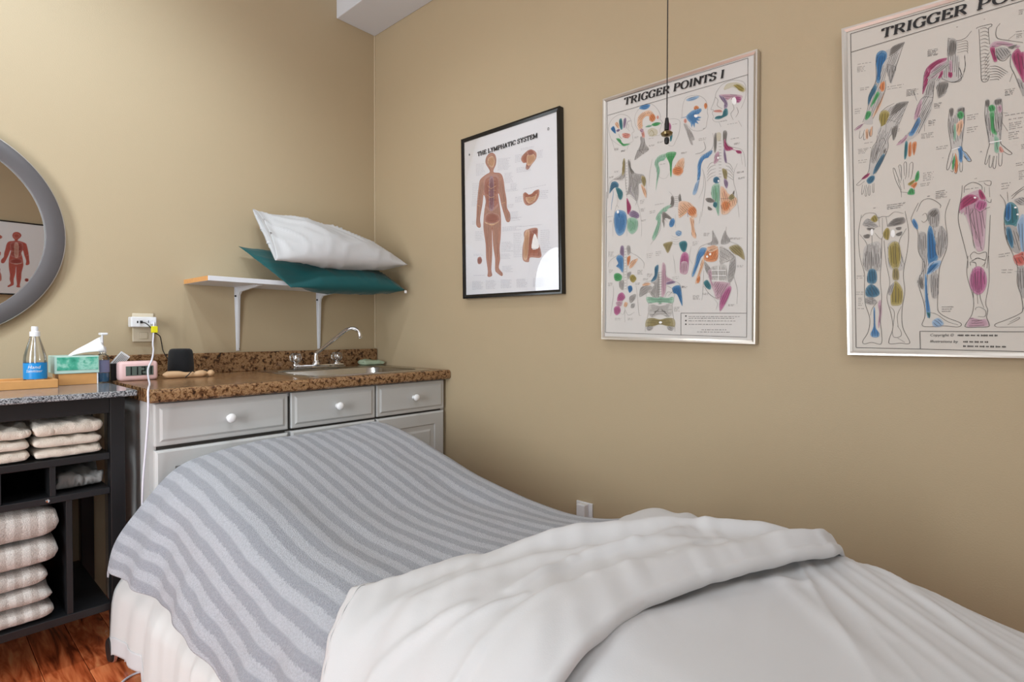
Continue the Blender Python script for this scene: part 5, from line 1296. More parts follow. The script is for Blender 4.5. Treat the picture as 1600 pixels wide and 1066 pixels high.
('X', 'q', 0, (385, 1219, 421, 1222)),
('X', 'q', 0, (385, 1227, 417, 1229)),
('X', 'q', 0, (385, 1235, 413, 1237)),
('X', 'q', 0, (357, 1247, 393, 1249)),
('X', 'q', 0, (357, 1255, 389, 1257)),
('X', 'q', 0, (302, 1273, 335, 1275)),
('X', 'q', 0, (302, 1281, 331, 1283)),
('X', 'q', 0, (571, 1437, 608, 1438)),
('X', 'q', 0, (571, 1445, 603, 1446)),
('X', 'q', 0, (571, 1453, 599, 1454)),
('X', 'q', 0, (571, 1461, 608, 1462)),
('X', 'q', 0, (620, 1310, 639, 1311)),
('X', 'q', 0, (620, 1317, 637, 1318)),
('L', 'h', 0.6, (808, 990, 819, 1030, 805, 1057, 762, 1070, 725, 1091, 696, 1190, 678, 1246)),
('L', 'h', 0.6, (888, 979, 882, 1038, 910, 1068, 958, 1094, 985, 1137, 992, 1186)),
('L', 'h', 0.5, (756, 1223, 753, 1308, 746, 1401)),
('L', 'h', 0.5, (938, 1161, 932, 1263, 953, 1347, 951, 1429)),
('F', 'g', 0, (804, 993, 819, 1016, 841, 1075, 776, 1072, 805, 1050)),
('F', 'g', 0, (878, 1002, 889, 1024, 910, 1068, 855, 1076)),
('F', 'b', 0, (714, 1126, 736, 1089, 769, 1092, 766, 1117, 740, 1143, 726, 1178, 697, 1247, 682, 1250, 704, 1176)),
('F', 'o', 0, (755, 1137, 791, 1084, 837, 1092, 838, 1162, 806, 1177, 766, 1167)),
('F', 'O', 0, (773, 1089, 798, 1085, 837, 1088, 834, 1106, 791, 1119)),
('F', 'O', 0, (726, 1221, 748, 1151, 759, 1173, 741, 1229, 712, 1299, 705, 1284)),
('F', 'o', 0, (712, 1277, 730, 1250, 734, 1279, 720, 1299)),
('F', 'l', 0, (848, 1093, 890, 1108, 935, 1153, 918, 1173, 883, 1183, 852, 1195)),
('F', 'y', 0, (903, 1102, 944, 1089, 978, 1116, 992, 1179, 958, 1155, 931, 1139)),
('F', 'g', 0, (911, 1179, 938, 1154, 942, 1223, 929, 1277, 912, 1303, 898, 1289, 904, 1220)),
('F', 'g', 0, (759, 1173, 785, 1197, 799, 1226, 792, 1261, 767, 1224)),
('F', 'l', 0, (799, 1212, 842, 1201, 887, 1205, 888, 1295, 803, 1290)),
('F', 'P', 0, (781, 1232, 803, 1226, 803, 1290, 843, 1355, 836, 1390, 800, 1311)),
('F', 't', 0, (756, 1294, 778, 1281, 800, 1318, 793, 1339, 768, 1323)),
('F', 'P', 0, (814, 1298, 891, 1302, 912, 1317, 865, 1391, 829, 1390)),
('F', 'p', 0, (854, 1398, 892, 1337, 912, 1324, 919, 1345, 893, 1413, 855, 1468)),
('L', 'w', 1, (844, 1089, 847, 1201)),
('l', 'w', 1, (803, 1226, 887, 1232)),
('l', 'w', 1, (803, 1256, 888, 1262)),
('l', 'w', 1, (803, 1288, 888, 1294)),
('l', 'w', 1, (842, 1201, 843, 1292)),
('L', 'K', 0.6, (851, 1097, 890, 1115, 931, 1160, 890, 1184)),
('L', 'K', 0.6, (851, 1118, 904, 1157)),
('L', 'K', 0.6, (852, 1146, 897, 1171)),
('L', 'K', 0.6, (766, 1167, 834, 1158)),
('L', 'K', 0.6, (755, 1137, 784, 1111, 837, 1095)),
('L', 'K', 0.5, (938, 1174, 911, 1206)),
('L', 'K', 0.5, (766, 1174, 792, 1218)),
('L', 'K', 0.5, (937, 1195, 909, 1224)),
('L', 'K', 0.5, (769, 1191, 794, 1231)),
('L', 'K', 0.5, (936, 1215, 907, 1242)),
('L', 'K', 0.5, (772, 1208, 795, 1244)),
('L', 'K', 0.5, (935, 1236, 906, 1260)),
('L', 'K', 0.5, (775, 1226, 797, 1257)),
('L', 'K', 0.5, (933, 1256, 904, 1278)),
('L', 'K', 0.5, (779, 1243, 798, 1270)),
('L', 'K', 0.5, (932, 1277, 902, 1296)),
('L', 'K', 0.5, (782, 1260, 800, 1283)),
('L', 'K', 0.6, (757, 1316, 793, 1367, 843, 1391, 892, 1337)),
('L', 'K', 0.6, (843, 1299, 840, 1390)),
('L', 'h', 0.5, (822, 1397, 840, 1426, 830, 1460)),
('L', 'h', 0.5, (854, 1405, 855, 1475)),
('F', 'w', 0, (782, 1143, 781, 1147, 779, 1149, 775, 1150, 772, 1148, 770, 1146, 769, 1142, 770, 1138, 772, 1136, 775, 1135, 779, 1137, 781, 1140)),
('F', 'w', 0, (800, 1131, 799, 1134, 797, 1136, 793, 1137, 790, 1136, 788, 1133, 787, 1129, 788, 1126, 790, 1124, 793, 1123, 797, 1124, 799, 1127)),
('X', 'q', 0, (754, 1002, 790, 1006)),
('X', 'q', 0, (754, 1009, 786, 1012)),
('X', 'q', 0, (754, 1016, 782, 1019)),
('X', 'q', 0, (910, 1048, 977, 1055)),
('X', 'q', 0, (910, 1054, 969, 1061)),
('X', 'q', 0, (949, 1209, 985, 1212)),
('X', 'q', 0, (949, 1216, 981, 1219)),
('X', 'q', 0, (690, 1370, 735, 1372)),
('X', 'q', 0, (690, 1377, 730, 1379)),
('X', 'q', 0, (691, 1385, 725, 1386)),
('X', 'q', 0, (691, 1392, 735, 1393)),
('X', 'q', 0, (750, 1358, 786, 1360)),
('X', 'q', 0, (750, 1365, 782, 1367)),
('X', 'q', 0, (903, 1431, 941, 1432)),
('X', 'q', 0, (903, 1438, 936, 1439)),
('X', 'q', 0, (618, 1312, 656, 1314)),
('X', 'q', 0, (618, 1319, 651, 1321)),
('l', 'k', 0.7, (78, 36, 999, 49)),
('l', 'k', 0.7, (85, 131, 1000, 141)),
('l', 'k', 0.7, (78, 36, 90, 689)),
('l', 'k', 0.7, (80, 644, 77, 1595)),
('l', 'k', 0.7, (999, 49, 1004, 835)),
('l', 'k', 0.7, (1004, 799, 1007, 1619)),
('l', 'k', 0.7, (77, 1595, 1007, 1619)),
('l', 'k', 0.7, (615, 1474, 1005, 1483)),
('l', 'k', 0.7, (615, 1474, 616, 1608)),
('X', 'k', 0, (665, 1497, 972, 1502)),
('X', 'k', 0, (665, 1507, 938, 1511)),
('X', 'k', 0, (665, 1523, 945, 1527)),
('X', 'k', 0, (666, 1544, 928, 1546)),
('X', 'k', 0, (744, 1577, 894, 1577)),
('X', 'k', 0, (719, 1590, 915, 1591)),
('f', 'k', 0, (643, 1489, 651, 1489, 651, 1497, 643, 1497)),
('f', 'k', 0, (643, 1517, 651, 1517, 651, 1525, 643, 1525)),
('f', 'k', 0, (643, 1539, 651, 1539, 651, 1547, 643, 1547)),
],
't2': [
('F', 'l', 0, (224, 185, 255, 172, 285, 169, 309, 159, 293, 199, 279, 267, 271, 283, 264, 335, 257, 338, 248, 294, 237, 281, 229, 316, 234, 373, 215, 432, 188, 490, 185, 517, 148, 499, 164, 437, 171, 364, 194, 314, 197, 250)),
('F', 'B', 0, (195, 207, 200, 177, 220, 169, 239, 185, 240, 213, 225, 240, 217, 280, 214, 320, 200, 316, 201, 275, 199, 246)),
('F', 'T', 0, (171, 364, 194, 324, 202, 349, 183, 386, 167, 419, 165, 390)),
('F', 'o', 0, (218, 326, 233, 322, 234, 359, 224, 370, 212, 348)),
('F', 'n', 0, (203, 363, 214, 376, 195, 413, 176, 431, 191, 388)),
('F', 'n', 0, (160, 450, 176, 450, 180, 469, 164, 489, 154, 484)),
('F', 'g', 0, (240, 241, 279, 267, 257, 338, 246, 293)),
('F', 'O', 0, (230, 381, 236, 364, 219, 433, 192, 482, 186, 476, 211, 422)),
('F', 'G', 0, (262, 165, 309, 159, 300, 178, 255, 209, 251, 194)),
('L', 'K', 0.6, (240, 218, 270, 205, 304, 175)),
('L', 'K', 0.6, (240, 241, 279, 267)),
('L', 'K', 0.6, (248, 248, 237, 290, 229, 325)),
('L', 'K', 0.7, (267, 263, 258, 334)),
('L', 'k', 0.6, (309, 159, 279, 262, 257, 338)),
('L', 'k', 0.6, (224, 171, 197, 213, 198, 306, 171, 368, 164, 437, 144, 498)),
('L', 'k', 0.6, (237, 318, 234, 373, 188, 490)),
('L', 'K', 0.5, (259, 256, 252, 295)),
('L', 'K', 0.5, (275, 266, 264, 308)),
('F', 'P', 0, (110, 530, 128, 510, 148, 504, 134, 524)),
('F', 'O', 0, (157, 537, 168, 536, 169, 580, 160, 584, 157, 560)),
('F', 'O', 0, (178, 534, 185, 529, 184, 570, 175, 572)),
('L', 'k', 0.5, (134, 536, 131, 571, 142, 569, 153, 536)),
('L', 'k', 0.5, (150, 553, 150, 584, 158, 582)),
('L', 'k', 0.5, (169, 540, 165, 583)),
('L', 'k', 0.5, (172, 537, 175, 572, 184, 570, 187, 527)),
('L', 'k', 0.5, (107, 527, 126, 512, 153, 505)),
('X', 'q', 0, (120, 204, 177, 212)),
('X', 'q', 0, (118, 218, 155, 223)),
('X', 'q', 0, (118, 226, 151, 230)),
('X', 'q', 0, (119, 233, 146, 237)),
('X', 'q', 0, (119, 241, 155, 246)),
('X', 'q', 0, (132, 326, 170, 331)),
('X', 'q', 0, (132, 335, 166, 339)),
('X', 'q', 0, (245, 353, 310, 359)),
('X', 'q', 0, (245, 364, 302, 370)),
('X', 'q', 0, (110, 425, 139, 427)),
('X', 'q', 0, (111, 436, 136, 438)),
('X', 'q', 0, (111, 446, 133, 448)),
('X', 'q', 0, (320, 390, 360, 394)),
('X', 'q', 0, (320, 397, 355, 401)),
('X', 'q', 0, (320, 404, 351, 407)),
('X', 'q', 0, (320, 411, 360, 415)),
('X', 'q', 0, (320, 418, 356, 421)),
('F', 'l', 0, (216, 497, 227, 463, 266, 450, 300, 446, 328, 445, 315, 487, 297, 532, 290, 562, 267, 538, 244, 532, 233, 579, 209, 573, 220, 526)),
('F', 'Y', 0, (212, 496, 219, 466, 239, 462, 255, 480, 251, 502, 240, 531, 236, 579, 221, 564, 220, 531)),
('F', 'G', 0, (281, 443, 328, 445, 315, 464, 266, 496, 255, 489)),
('L', 'K', 0.6, (243, 514, 281, 487, 318, 456)),
('L', 'K', 0.6, (251, 511, 289, 534)),
('L', 'k', 0.6, (219, 466, 243, 449, 273, 439)),
('L', 'k', 0.6, (328, 445, 293, 545)),
('F', 'l', 0, (210, 550, 231, 534, 267, 525, 282, 555, 289, 548, 283, 594, 272, 617, 265, 581, 250, 608, 251, 642, 240, 683, 212, 739, 190, 769, 175, 753, 174, 714, 185, 650, 203, 605)),
('F', 'g', 0, (196, 621, 214, 608, 215, 656, 197, 709, 182, 697, 183, 658)),
('F', 'T', 0, (208, 707, 233, 669, 237, 691, 212, 743, 192, 765, 193, 744)),
('F', 'm', 0, (143, 776, 160, 759, 177, 754, 171, 770, 152, 780)),
('F', 'T', 0, (164, 787, 179, 770, 196, 770, 198, 788, 187, 804, 172, 806)),
('F', 'G', 0, (264, 559, 289, 544, 283, 594, 272, 617, 265, 585)),
('F', 'G', 0, (233, 656, 244, 645, 240, 666, 233, 673)),
('L', 'k', 0.6, (206, 576, 203, 605, 185, 636, 178, 697, 171, 748, 141, 783, 122, 801, 134, 806, 156, 790)),
('L', 'k', 0.6, (268, 577, 250, 608, 251, 647, 226, 715, 201, 763)),
('L', 'K', 0.6, (214, 608, 232, 595, 243, 628)),
('L', 'K', 0.6, (218, 613, 207, 654, 189, 703)),
('L', 'K', 0.6, (233, 630, 215, 660)),
('L', 'K', 0.6, (197, 753, 229, 677)),
('L', 'K', 0.6, (205, 755, 237, 683)),
('L', 'K', 0.6, (242, 528, 239, 588)),
('L', 'k', 0.5, (147, 806, 144, 850, 151, 847, 157, 812)),
('L', 'k', 0.5, (164, 809, 159, 859, 165, 862, 170, 819)),
('L', 'k', 0.5, (175, 811, 174, 859, 180, 858, 181, 816)),
('L', 'k', 0.5, (190, 809, 191, 849, 196, 848, 196, 806)),
('X', 'q', 0, (152, 603, 188, 604)),
('X', 'q', 0, (126, 628, 183, 630)),
('X', 'q', 0, (128, 635, 166, 636)),
('X', 'q', 0, (128, 642, 161, 643)),
('X', 'q', 0, (128, 649, 157, 650)),
('X', 'q', 0, (128, 684, 166, 685)),
('X', 'q', 0, (129, 695, 162, 696)),
('X', 'q', 0, (282, 566, 303, 567)),
('X', 'q', 0, (282, 575, 301, 576)),
('F', 'l', 0, (380, 391, 393, 328, 419, 304, 471, 288, 497, 304, 523, 393, 511, 405, 472, 394, 446, 378, 473, 435, 447, 460, 434, 423, 420, 395, 421, 469, 409, 532, 369, 606, 328, 630, 314, 610, 348, 567, 361, 486, 387, 426)),
('F', 'm', 0, (381, 425, 386, 351, 399, 305, 445, 291, 477, 294, 419, 316, 400, 364, 390, 411)),
('F', 'P', 0, (419, 316, 484, 296, 484, 316, 433, 357, 407, 366)),
('F', 'm', 0, (440, 368, 449, 342, 459, 345, 449, 371)),
('F', 'm', 0, (491, 369, 489, 376, 486, 381, 482, 382, 477, 379, 474, 372, 473, 363, 474, 355, 477, 350, 481, 350, 486, 353, 489, 360)),
('F', 'P', 0, (476, 306, 487, 305, 486, 357, 478, 351)),
('F', 'P', 0, (351, 526, 361, 478, 381, 450, 372, 522, 355, 539)),
('F', 'b', 0, (342, 582, 368, 530, 375, 557, 349, 609, 331, 605)),
('F', 'P', 0, (283, 641, 314, 610, 331, 601, 314, 635)),
('F', 't', 0, (315, 703, 318, 636, 328, 638, 326, 697, 319, 717)),
('F', 'o', 0, (332, 648, 342, 641, 343, 701, 331, 702)),
('F', 'o', 0, (346, 646, 363, 646, 355, 703, 348, 689)),
('F', 'G', 0, (434, 423, 450, 395, 472, 394, 473, 427, 447, 456)),
('F', 'G', 0, (471, 255, 476, 204, 502, 221, 490, 278, 471, 280)),
('F', 'g', 0, (407, 374, 426, 368, 421, 436, 394, 433)),
('L', 'k', 0.6, (384, 426, 389, 327, 426, 297, 471, 288, 471, 255, 473, 199)),
('L', 'k', 0.6, (473, 199, 502, 221, 533, 220, 554, 196)),
('L', 'k', 0.6, (503, 298, 523, 393, 498, 406, 459, 382)),
('L', 'k', 0.6, (361, 478, 384, 442, 421, 453)),
('L', 'k', 0.6, (420, 395, 418, 468, 369, 606)),
('L', 'K', 0.6, (407, 366, 446, 337, 478, 306)),
('L', 'k', 0.5, (531, 300, 535, 341, 529, 371)),
('L', 'K', 0.5, (505, 231, 536, 233, 543, 248)),
('L', 'K', 0.5, (446, 394, 437, 441)),
('L', 'K', 0.5, (505, 242, 537, 245, 543, 259)),
('L', 'K', 0.5, (452, 396, 443, 442)),
('L', 'K', 0.5, (506, 253, 537, 256, 543, 270)),
('L', 'K', 0.5, (457, 397, 449, 444)),
('L', 'K', 0.5, (506, 264, 537, 267, 543, 281)),
('L', 'K', 0.5, (462, 399, 455, 446)),
('L', 'K', 0.5, (506, 276, 537, 278, 543, 292)),
('L', 'K', 0.5, (467, 400, 461, 448)),
('L', 'K', 0.6, (368, 522, 342, 599)),
('L', 'K', 0.6, (378, 512, 351, 590)),
('L', 'K', 0.6, (387, 503, 361, 580)),
('L', 'K', 0.6, (396, 494, 370, 571)),
('L', 'k', 0.4, (346, 398, 361, 452)),
('L', 'k', 0.4, (392, 570, 391, 602)),
('X', 'q', 0, (398, 235, 438, 240)),
('X', 'q', 0, (398, 242, 433, 247)),
('X', 'q', 0, (398, 250, 429, 254)),
('X', 'q', 0, (399, 257, 438, 262)),
('X', 'q', 0, (322, 391, 367, 398)),
('X', 'q', 0, (322, 398, 361, 405)),
('X', 'q', 0, (322, 406, 356, 412)),
('X', 'q', 0, (322, 414, 367, 421)),
('X', 'q', 0, (425, 483, 454, 485)),
('X', 'q', 0, (425, 490, 451, 492)),
('X', 'q', 0, (425, 497, 447, 499)),
('X', 'q', 0, (406, 556, 432, 558)),
('X', 'q', 0, (406, 564, 429, 565)),
('X', 'q', 0, (406, 571, 426, 572)),
('X', 'q', 0, (380, 612, 426, 614)),
('X', 'q', 0, (380, 619, 421, 621)),
('X', 'q', 0, (380, 626, 415, 627)),
('X', 'q', 0, (380, 632, 427, 634)),
('L', 'k', 0.5, (274, 759, 272, 750, 279, 754, 292, 797, 303, 825)),
('L', 'k', 0.5, (293, 746, 298, 738, 304, 748, 306, 800, 303, 816)),
('L', 'k', 0.5, (314, 737, 319, 728, 325, 737, 325, 786, 320, 811)),
('L', 'k', 0.5, (337, 742, 346, 735, 350, 749, 346, 799, 341, 815)),
('L', 'k', 0.5, (272, 759, 285, 813, 304, 863, 307, 894)),
('L', 'k', 0.5, (295, 746, 303, 799)),
('L', 'k', 0.5, (314, 737, 318, 794)),
('L', 'k', 0.5, (337, 742, 334, 805)),
('L', 'k', 0.5, (304, 868, 353, 880, 356, 855)),
('F', 'n', 0, (357, 818, 363, 789, 372, 780, 375, 804, 371, 824, 360, 831)),
('F', 'o', 0, (342, 845, 362, 831, 367, 841, 357, 860, 349, 854)),
('F', 'Y', 0, (331, 834, 355, 819, 359, 826, 342, 845)),
('F', 'n', 0, (330, 883, 342, 857, 356, 868, 356, 889)),
('L', 'K', 0.5, (292, 806, 307, 860)),
('L', 'K', 0.5, (313, 810, 318, 857)),
('X', 'q', 0, (389, 796, 429, 796)),
('X', 'q', 0, (389, 805, 424, 804)),
('X', 'q', 0, (389, 813, 420, 813)),
('X', 'q', 0, (389, 821, 429, 821)),
('X', 'q', 0, (389, 830, 425, 829)),
('X', 'q', 0, (379, 845, 416, 844)),
('X', 'q', 0, (380, 854, 412, 853)),
('X', 'q', 0, (252, 924, 324, 921)),
('X', 'q', 0, (253, 934, 315, 931)),
('X', 'q', 0, (253, 943, 307, 941)),
('X', 'q', 0, (405, 907, 414, 906)),
('X', 'q', 0, (194, 929, 203, 929)),
('F', 'l', 0, (480, 578, 482, 522, 496, 524, 496, 565, 511, 525, 533, 529, 535, 592, 530, 689, 520, 709, 491, 702, 486, 653)),
('F', 'G', 0, (482, 522, 496, 524, 495, 551, 486, 562)),
('F', 'G', 0, (511, 530, 533, 529, 532, 552, 512, 551)),
('F', 'n', 0, (533, 563, 531, 572, 527, 578, 521, 578, 515, 575, 511, 567, 509, 557, 511, 549, 515, 543, 521, 542, 527, 546, 531, 554)),
('F', 'O', 0, (505, 602, 525, 581, 532, 600, 523, 640, 513, 651)),
('F', 'g', 0, (480, 582, 495, 582, 499, 622, 493, 663, 484, 627)),
('F', 'N', 0, (497, 604, 505, 597, 506, 658, 498, 669)),
('F', 'b', 0, (513, 703, 527, 701, 531, 728, 529, 771, 519, 764, 517, 729)),
('F', 's', 0, (529, 719, 551, 754, 558, 772, 544, 765)),
('F', 'n', 0, (494, 794, 496, 759, 502, 735, 504, 761, 498, 799)),
('F', 'o', 0, (503, 809, 506, 762, 504, 726, 511, 745, 515, 781, 512, 815)),
('L', 'k', 0.6, (482, 522, 478, 599, 490, 697, 483, 731, 475, 786, 481, 796, 492, 759, 497, 725)),
('L', 'k', 0.6, (533, 529, 535, 592, 527, 706, 544, 735, 561, 771, 551, 773, 534, 746)),
('L', 'k', 0.5, (489, 802, 498, 808, 503, 774)),
('L', 'k', 0.5, (503, 813, 510, 819, 516, 781)),
('L', 'k', 0.5, (521, 773, 523, 812, 530, 809, 531, 767)),
('L', 'K', 0.5, (498, 570, 499, 665)),
('L', 'K', 0.5, (524, 589, 520, 661)),
('l', 'w', 1.2, (492, 709, 520, 704)),
('F', 'l', 0, (606, 597, 606, 518, 619, 521, 619, 571, 635, 525, 658, 526, 662, 612, 659, 702, 659, 714, 621, 710, 614, 662)),
('F', 'G', 0, (606, 518, 619, 521, 618, 550, 608, 547)),
('F', 'G', 0, (635, 525, 658, 526, 654, 547, 638, 547)),
('F', 'n', 0, (639, 562, 637, 570, 633, 575, 627, 576, 621, 572, 617, 564, 615, 556, 616, 548, 621, 543, 627, 542, 633, 546, 637, 553)),
('F', 'n', 0, (620, 576, 635, 576, 636, 638, 646, 678, 633, 671, 627, 661, 620, 622)),
('F', 'N', 0, (637, 676, 653, 700, 652, 750, 647, 757, 638, 747, 637, 713)),
('F', 'R', 0, (652, 733, 659, 731, 669, 754, 660, 758, 655, 751)),
('F', 'P', 0, (644, 557, 657, 552, 660, 578, 651, 584)),
('F', 'g', 0, (608, 581, 620, 584, 624, 652, 616, 658)),
('F', 'g', 0, (651, 588, 662, 603, 658, 660, 649, 654)),
('L', 'k', 0.6, (606, 518, 604, 584, 614, 662, 621, 710, 615, 742, 607, 791, 613, 796, 622, 760)),
('L', 'k', 0.6, (658, 526, 662, 607, 656, 705, 672, 738, 694, 767, 686, 772, 666, 753)),
('L', 'k', 0.5, (624, 761, 621, 808, 629, 812, 635, 767)),
('L', 'k', 0.5, (638, 768, 634, 813, 642, 819, 646, 769)),
('L', 'k', 0.5, (652, 758, 653, 808, 662, 810, 664, 761)),
('L', 'K', 0.5, (639, 581, 640, 656, 651, 658, 648, 587)),
('L', 'K', 0.5, (626, 577, 624, 660)),
('l', 'w', 1.4, (621, 706, 661, 706)),
('X', 'q', 0, (543, 568, 583, 570)),
('X', 'q', 0, (544, 578, 578, 580)),
('X', 'q', 0, (544, 587, 574, 589)),
('X', 'q', 0, (544, 624, 582, 625)),
('X', 'q', 0, (544, 633, 577, 635)),
('X', 'q', 0, (544, 643, 573, 644)),
('X', 'q', 0, (436, 686, 478, 686)),
('X', 'q', 0, (436, 695, 473, 696)),
('X', 'q', 0, (426, 485, 454, 487)),
('X', 'q', 0, (427, 495, 451, 497)),
('X', 'q', 0, (427, 504, 448, 506)),
('X', 'q', 0, (406, 559, 434, 561)),
('X', 'q', 0, (406, 569, 431, 570)),
('X', 'q', 0, (406, 579, 428, 580)),
('X', 'q', 0, (670, 601, 731, 604)),
('X', 'q', 0, (682, 621, 728, 623)),
('X', 'q', 0, (684, 638, 727, 639)),
('X', 'q', 0, (684, 646, 722, 647)),
('X', 'q', 0, (684, 654, 717, 655)),
('X', 'q', 0, (685, 663, 727, 664)),
('X', 'q', 0, (683, 679, 717, 679)),
('X', 'q', 0, (683, 688, 713, 688)),
('X', 'q', 0, (683, 697, 709, 697)),
('X', 'q', 0, (684, 706, 717, 706)),
('X', 'q', 0, (708, 815, 735, 815)),
('X', 'q', 0, (708, 824, 732, 823)),
('X', 'q', 0, (717, 850, 735, 849)),
('X', 'q', 0, (718, 858, 733, 858)),
('X', 'q', 0, (718, 866, 731, 866)),
('X', 'q', 0, (718, 874, 736, 874)),
('X', 'q', 0, (718, 883, 734, 882)),
('X', 'q', 0, (723, 739, 735, 739)),
('X', 'q', 0, (724, 746, 734, 747)),
('X', 'q', 0, (724, 754, 733, 754)),
('X', 'q', 0, (670, 498, 699, 500)),
('X', 'q', 0, (670, 507, 696, 508)),
('X', 'q', 0, (670, 515, 692, 516)),
('X', 'q', 0, (591, 739, 598, 739)),
('X', 'q', 0, (458, 739, 465, 739)),
('L', 'k', 0.4, (664, 587, 679, 593)),
('L', 'k', 0.4, (661, 628, 680, 670)),
('L', 'k', 0.5, (583, 198, 599, 198, 611, 209)),
('L', 'k', 0.5, (583, 215, 599, 214, 612, 225)),
('L', 'k', 0.5, (584, 231, 599, 230, 612, 241)),
('L', 'k', 0.5, (584, 247, 599, 246, 612, 257)),
('L', 'k', 0.5, (585, 263, 599, 262, 612, 273)),
('L', 'k', 0.5, (585, 279, 600, 278, 613, 289)),
('L', 'k', 0.5, (586, 295, 600, 294, 613, 304)),
('L', 'k', 0.5, (586, 311, 600, 310, 613, 320)),
('L', 'k', 0.5, (587, 328, 600, 326, 613, 336)),
('L', 'k', 0.5, (587, 344, 600, 342, 613, 352)),
('L', 'k', 0.5, (588, 360, 601, 358, 614, 368)),
('L', 'k', 0.5, (588, 376, 601, 374, 614, 384)),
('L', 'k', 0.5, (589, 392, 601, 390, 614, 400)),
('L', 'k', 0.5, (590, 408, 601, 406, 614, 416)),
('L', 'k', 0.5, (590, 425, 602, 422, 614, 432)),
('L', 'k', 0.6, (571, 194, 576, 188, 618, 190, 621, 200, 611, 209, 616, 277)),
('L', 'k', 0.6, (579, 197, 583, 270, 588, 368, 592, 428, 611, 434, 617, 411)),
('L', 'k', 0.5, (600, 339, 616, 311)),
('L', 'k', 0.5, (601, 354, 616, 327)),
('L', 'k', 0.5, (601, 369, 616, 344)),
('L', 'k', 0.5, (601, 384, 617, 361)),
('L', 'k', 0.5, (601, 399, 617, 378)),
('L', 'k', 0.5, (601, 415, 617, 394)),
('L', 'k', 0.5, (602, 430, 617, 411)),
('L', 'k', 0.6, (617, 373, 642, 381, 677, 417)),
('L', 'k', 0.6, (617, 385, 642, 392, 671, 422)),
('L', 'k', 0.6, (617, 397, 642, 403, 666, 427)),
('L', 'k', 0.6, (617, 409, 643, 414, 660, 432)),
('L', 'k', 0.6, (617, 420, 643, 425, 655, 437)),
('L', 'k', 0.6, (618, 432, 643, 436, 649, 442)),
('F', 'P', 0, (616, 285, 631, 270, 666, 282, 696, 305, 715, 319, 697, 321, 660, 294, 635, 296, 622, 296)),
('F', 'm', 0, (617, 294, 632, 295, 635, 325, 642, 356, 632, 358, 624, 330)),
('F', 'm', 0, (688, 347, 706, 325, 718, 345, 727, 356, 729, 474, 716, 446, 704, 413, 694, 382)),
('F', 'G', 0, (675, 310, 705, 308, 691, 323)),
('F', 'g', 0, (636, 305, 663, 306, 685, 334, 667, 356, 648, 354, 640, 335)),
('L', 'k', 0.6, (638, 301, 642, 344, 664, 364, 685, 342)),
('L', 'k', 0.6, (649, 198, 637, 218, 640, 257, 678, 282, 723, 306)),
('L', 'k', 0.6, (685, 342, 685, 391, 701, 441, 727, 534)),
('F', 'g', 0, (707, 455, 723, 472, 729, 502, 727, 534)),
('L', 'k', 0.4, (675, 279, 699, 261)),
('L', 'k', 0.4, (692, 426, 683, 460)),
('X', 'q', 0, (700, 253, 726, 257)),
('X', 'q', 0, (702, 264, 726, 268)),
('X', 'q', 0, (702, 272, 723, 275)),
('X', 'q', 0, (702, 279, 720, 281)),
('X', 'q', 0, (708, 165, 724, 168)),
('X', 'q', 0, (708, 173, 723, 176)),
('X', 'q', 0, (708, 181, 721, 183)),
('X', 'q', 0, (668, 491, 702, 493)),
('X', 'q', 0, (669, 501, 698, 504)),
('X', 'q', 0, (669, 512, 694, 514)),
('X', 'q', 0, (595, 160, 601, 161)),
('X', 'q', 0, (501, 160, 508, 161)),
('X', 'q', 0, (400, 229, 437, 234)),
('X', 'q', 0, (400, 237, 433, 242)),
('X', 'q', 0, (400, 245, 429, 249)),
('X', 'q', 0, (400, 253, 438, 258)),
('F', 'l', 0, (472, 280, 477, 207, 504, 226, 501, 285, 511, 293, 516, 363, 523, 390, 493, 403, 465, 390, 451, 373, 461, 328)),
('F', 'G', 0, (478, 212, 502, 225, 498, 279, 476, 281)),
('F', 'g', 0, (444, 318, 488, 302, 471, 327, 409, 360, 402, 353)),
('F', 'm', 0, (491, 370, 490, 377, 487, 382, 483, 383, 479, 379, 475, 373, 474, 365, 475, 357, 478, 353, 483, 352, 487, 355, 490, 362)),
('F', 'P', 0, (479, 308, 487, 306, 489, 354, 479, 351)),
('F', 'm', 0, (439, 365, 454, 343, 456, 357, 444, 373)),
('F', 'm', 0, (401, 304, 436, 285, 471, 288, 443, 300, 409, 329, 401, 331)),
('F', 'G', 0, (434, 407, 451, 390, 476, 402, 469, 435, 442, 462)),
('L', 'k', 0.6, (455, 378, 493, 405, 523, 390, 512, 344)),
('L', 'k', 0.5, (532, 295, 534, 351, 526, 391)),
('F', 'l', 0, (156, 1128, 184, 1101, 225, 1105, 229, 1230, 205, 1235, 161, 1225)),
('F', 'l', 0, (258, 1109, 294, 1105, 319, 1201, 313, 1243, 266, 1232, 256, 1181)),
('F', 'g', 0, (150, 1004, 170, 977, 202, 1004, 214, 1024, 177, 1019)),
('F', 'G', 0, (254, 1025, 275, 995, 316, 990, 322, 1016, 293, 1026)),
('F', 'G', 0, (171, 1022, 202, 1029, 190, 1039, 171, 1033)),
('F', 'G', 0, (155, 1057, 181, 1056, 178, 1074, 159, 1072)),
('F', 'G', 0, (287, 1036, 308, 1035, 305, 1049, 290, 1047)),
('F', 'G', 0, (288, 1065, 311, 1057, 308, 1075, 291, 1076)),
('F', 'g', 0, (166, 1129, 184, 1108, 192, 1227, 161, 1225)),
('F', 'g', 0, (197, 1110, 222, 1163, 220, 1229, 198, 1227)),
('F', 'Y', 0, (236, 1055, 251, 1032, 263, 1048, 258, 1091, 240, 1081)),
('F', 'Y', 0, (258, 1130, 276, 1103, 300, 1113, 309, 1171, 301, 1228, 278, 1233, 262, 1196)),
('F', 'y', 0, (278, 1233, 298, 1231, 302, 1285, 278, 1284)),
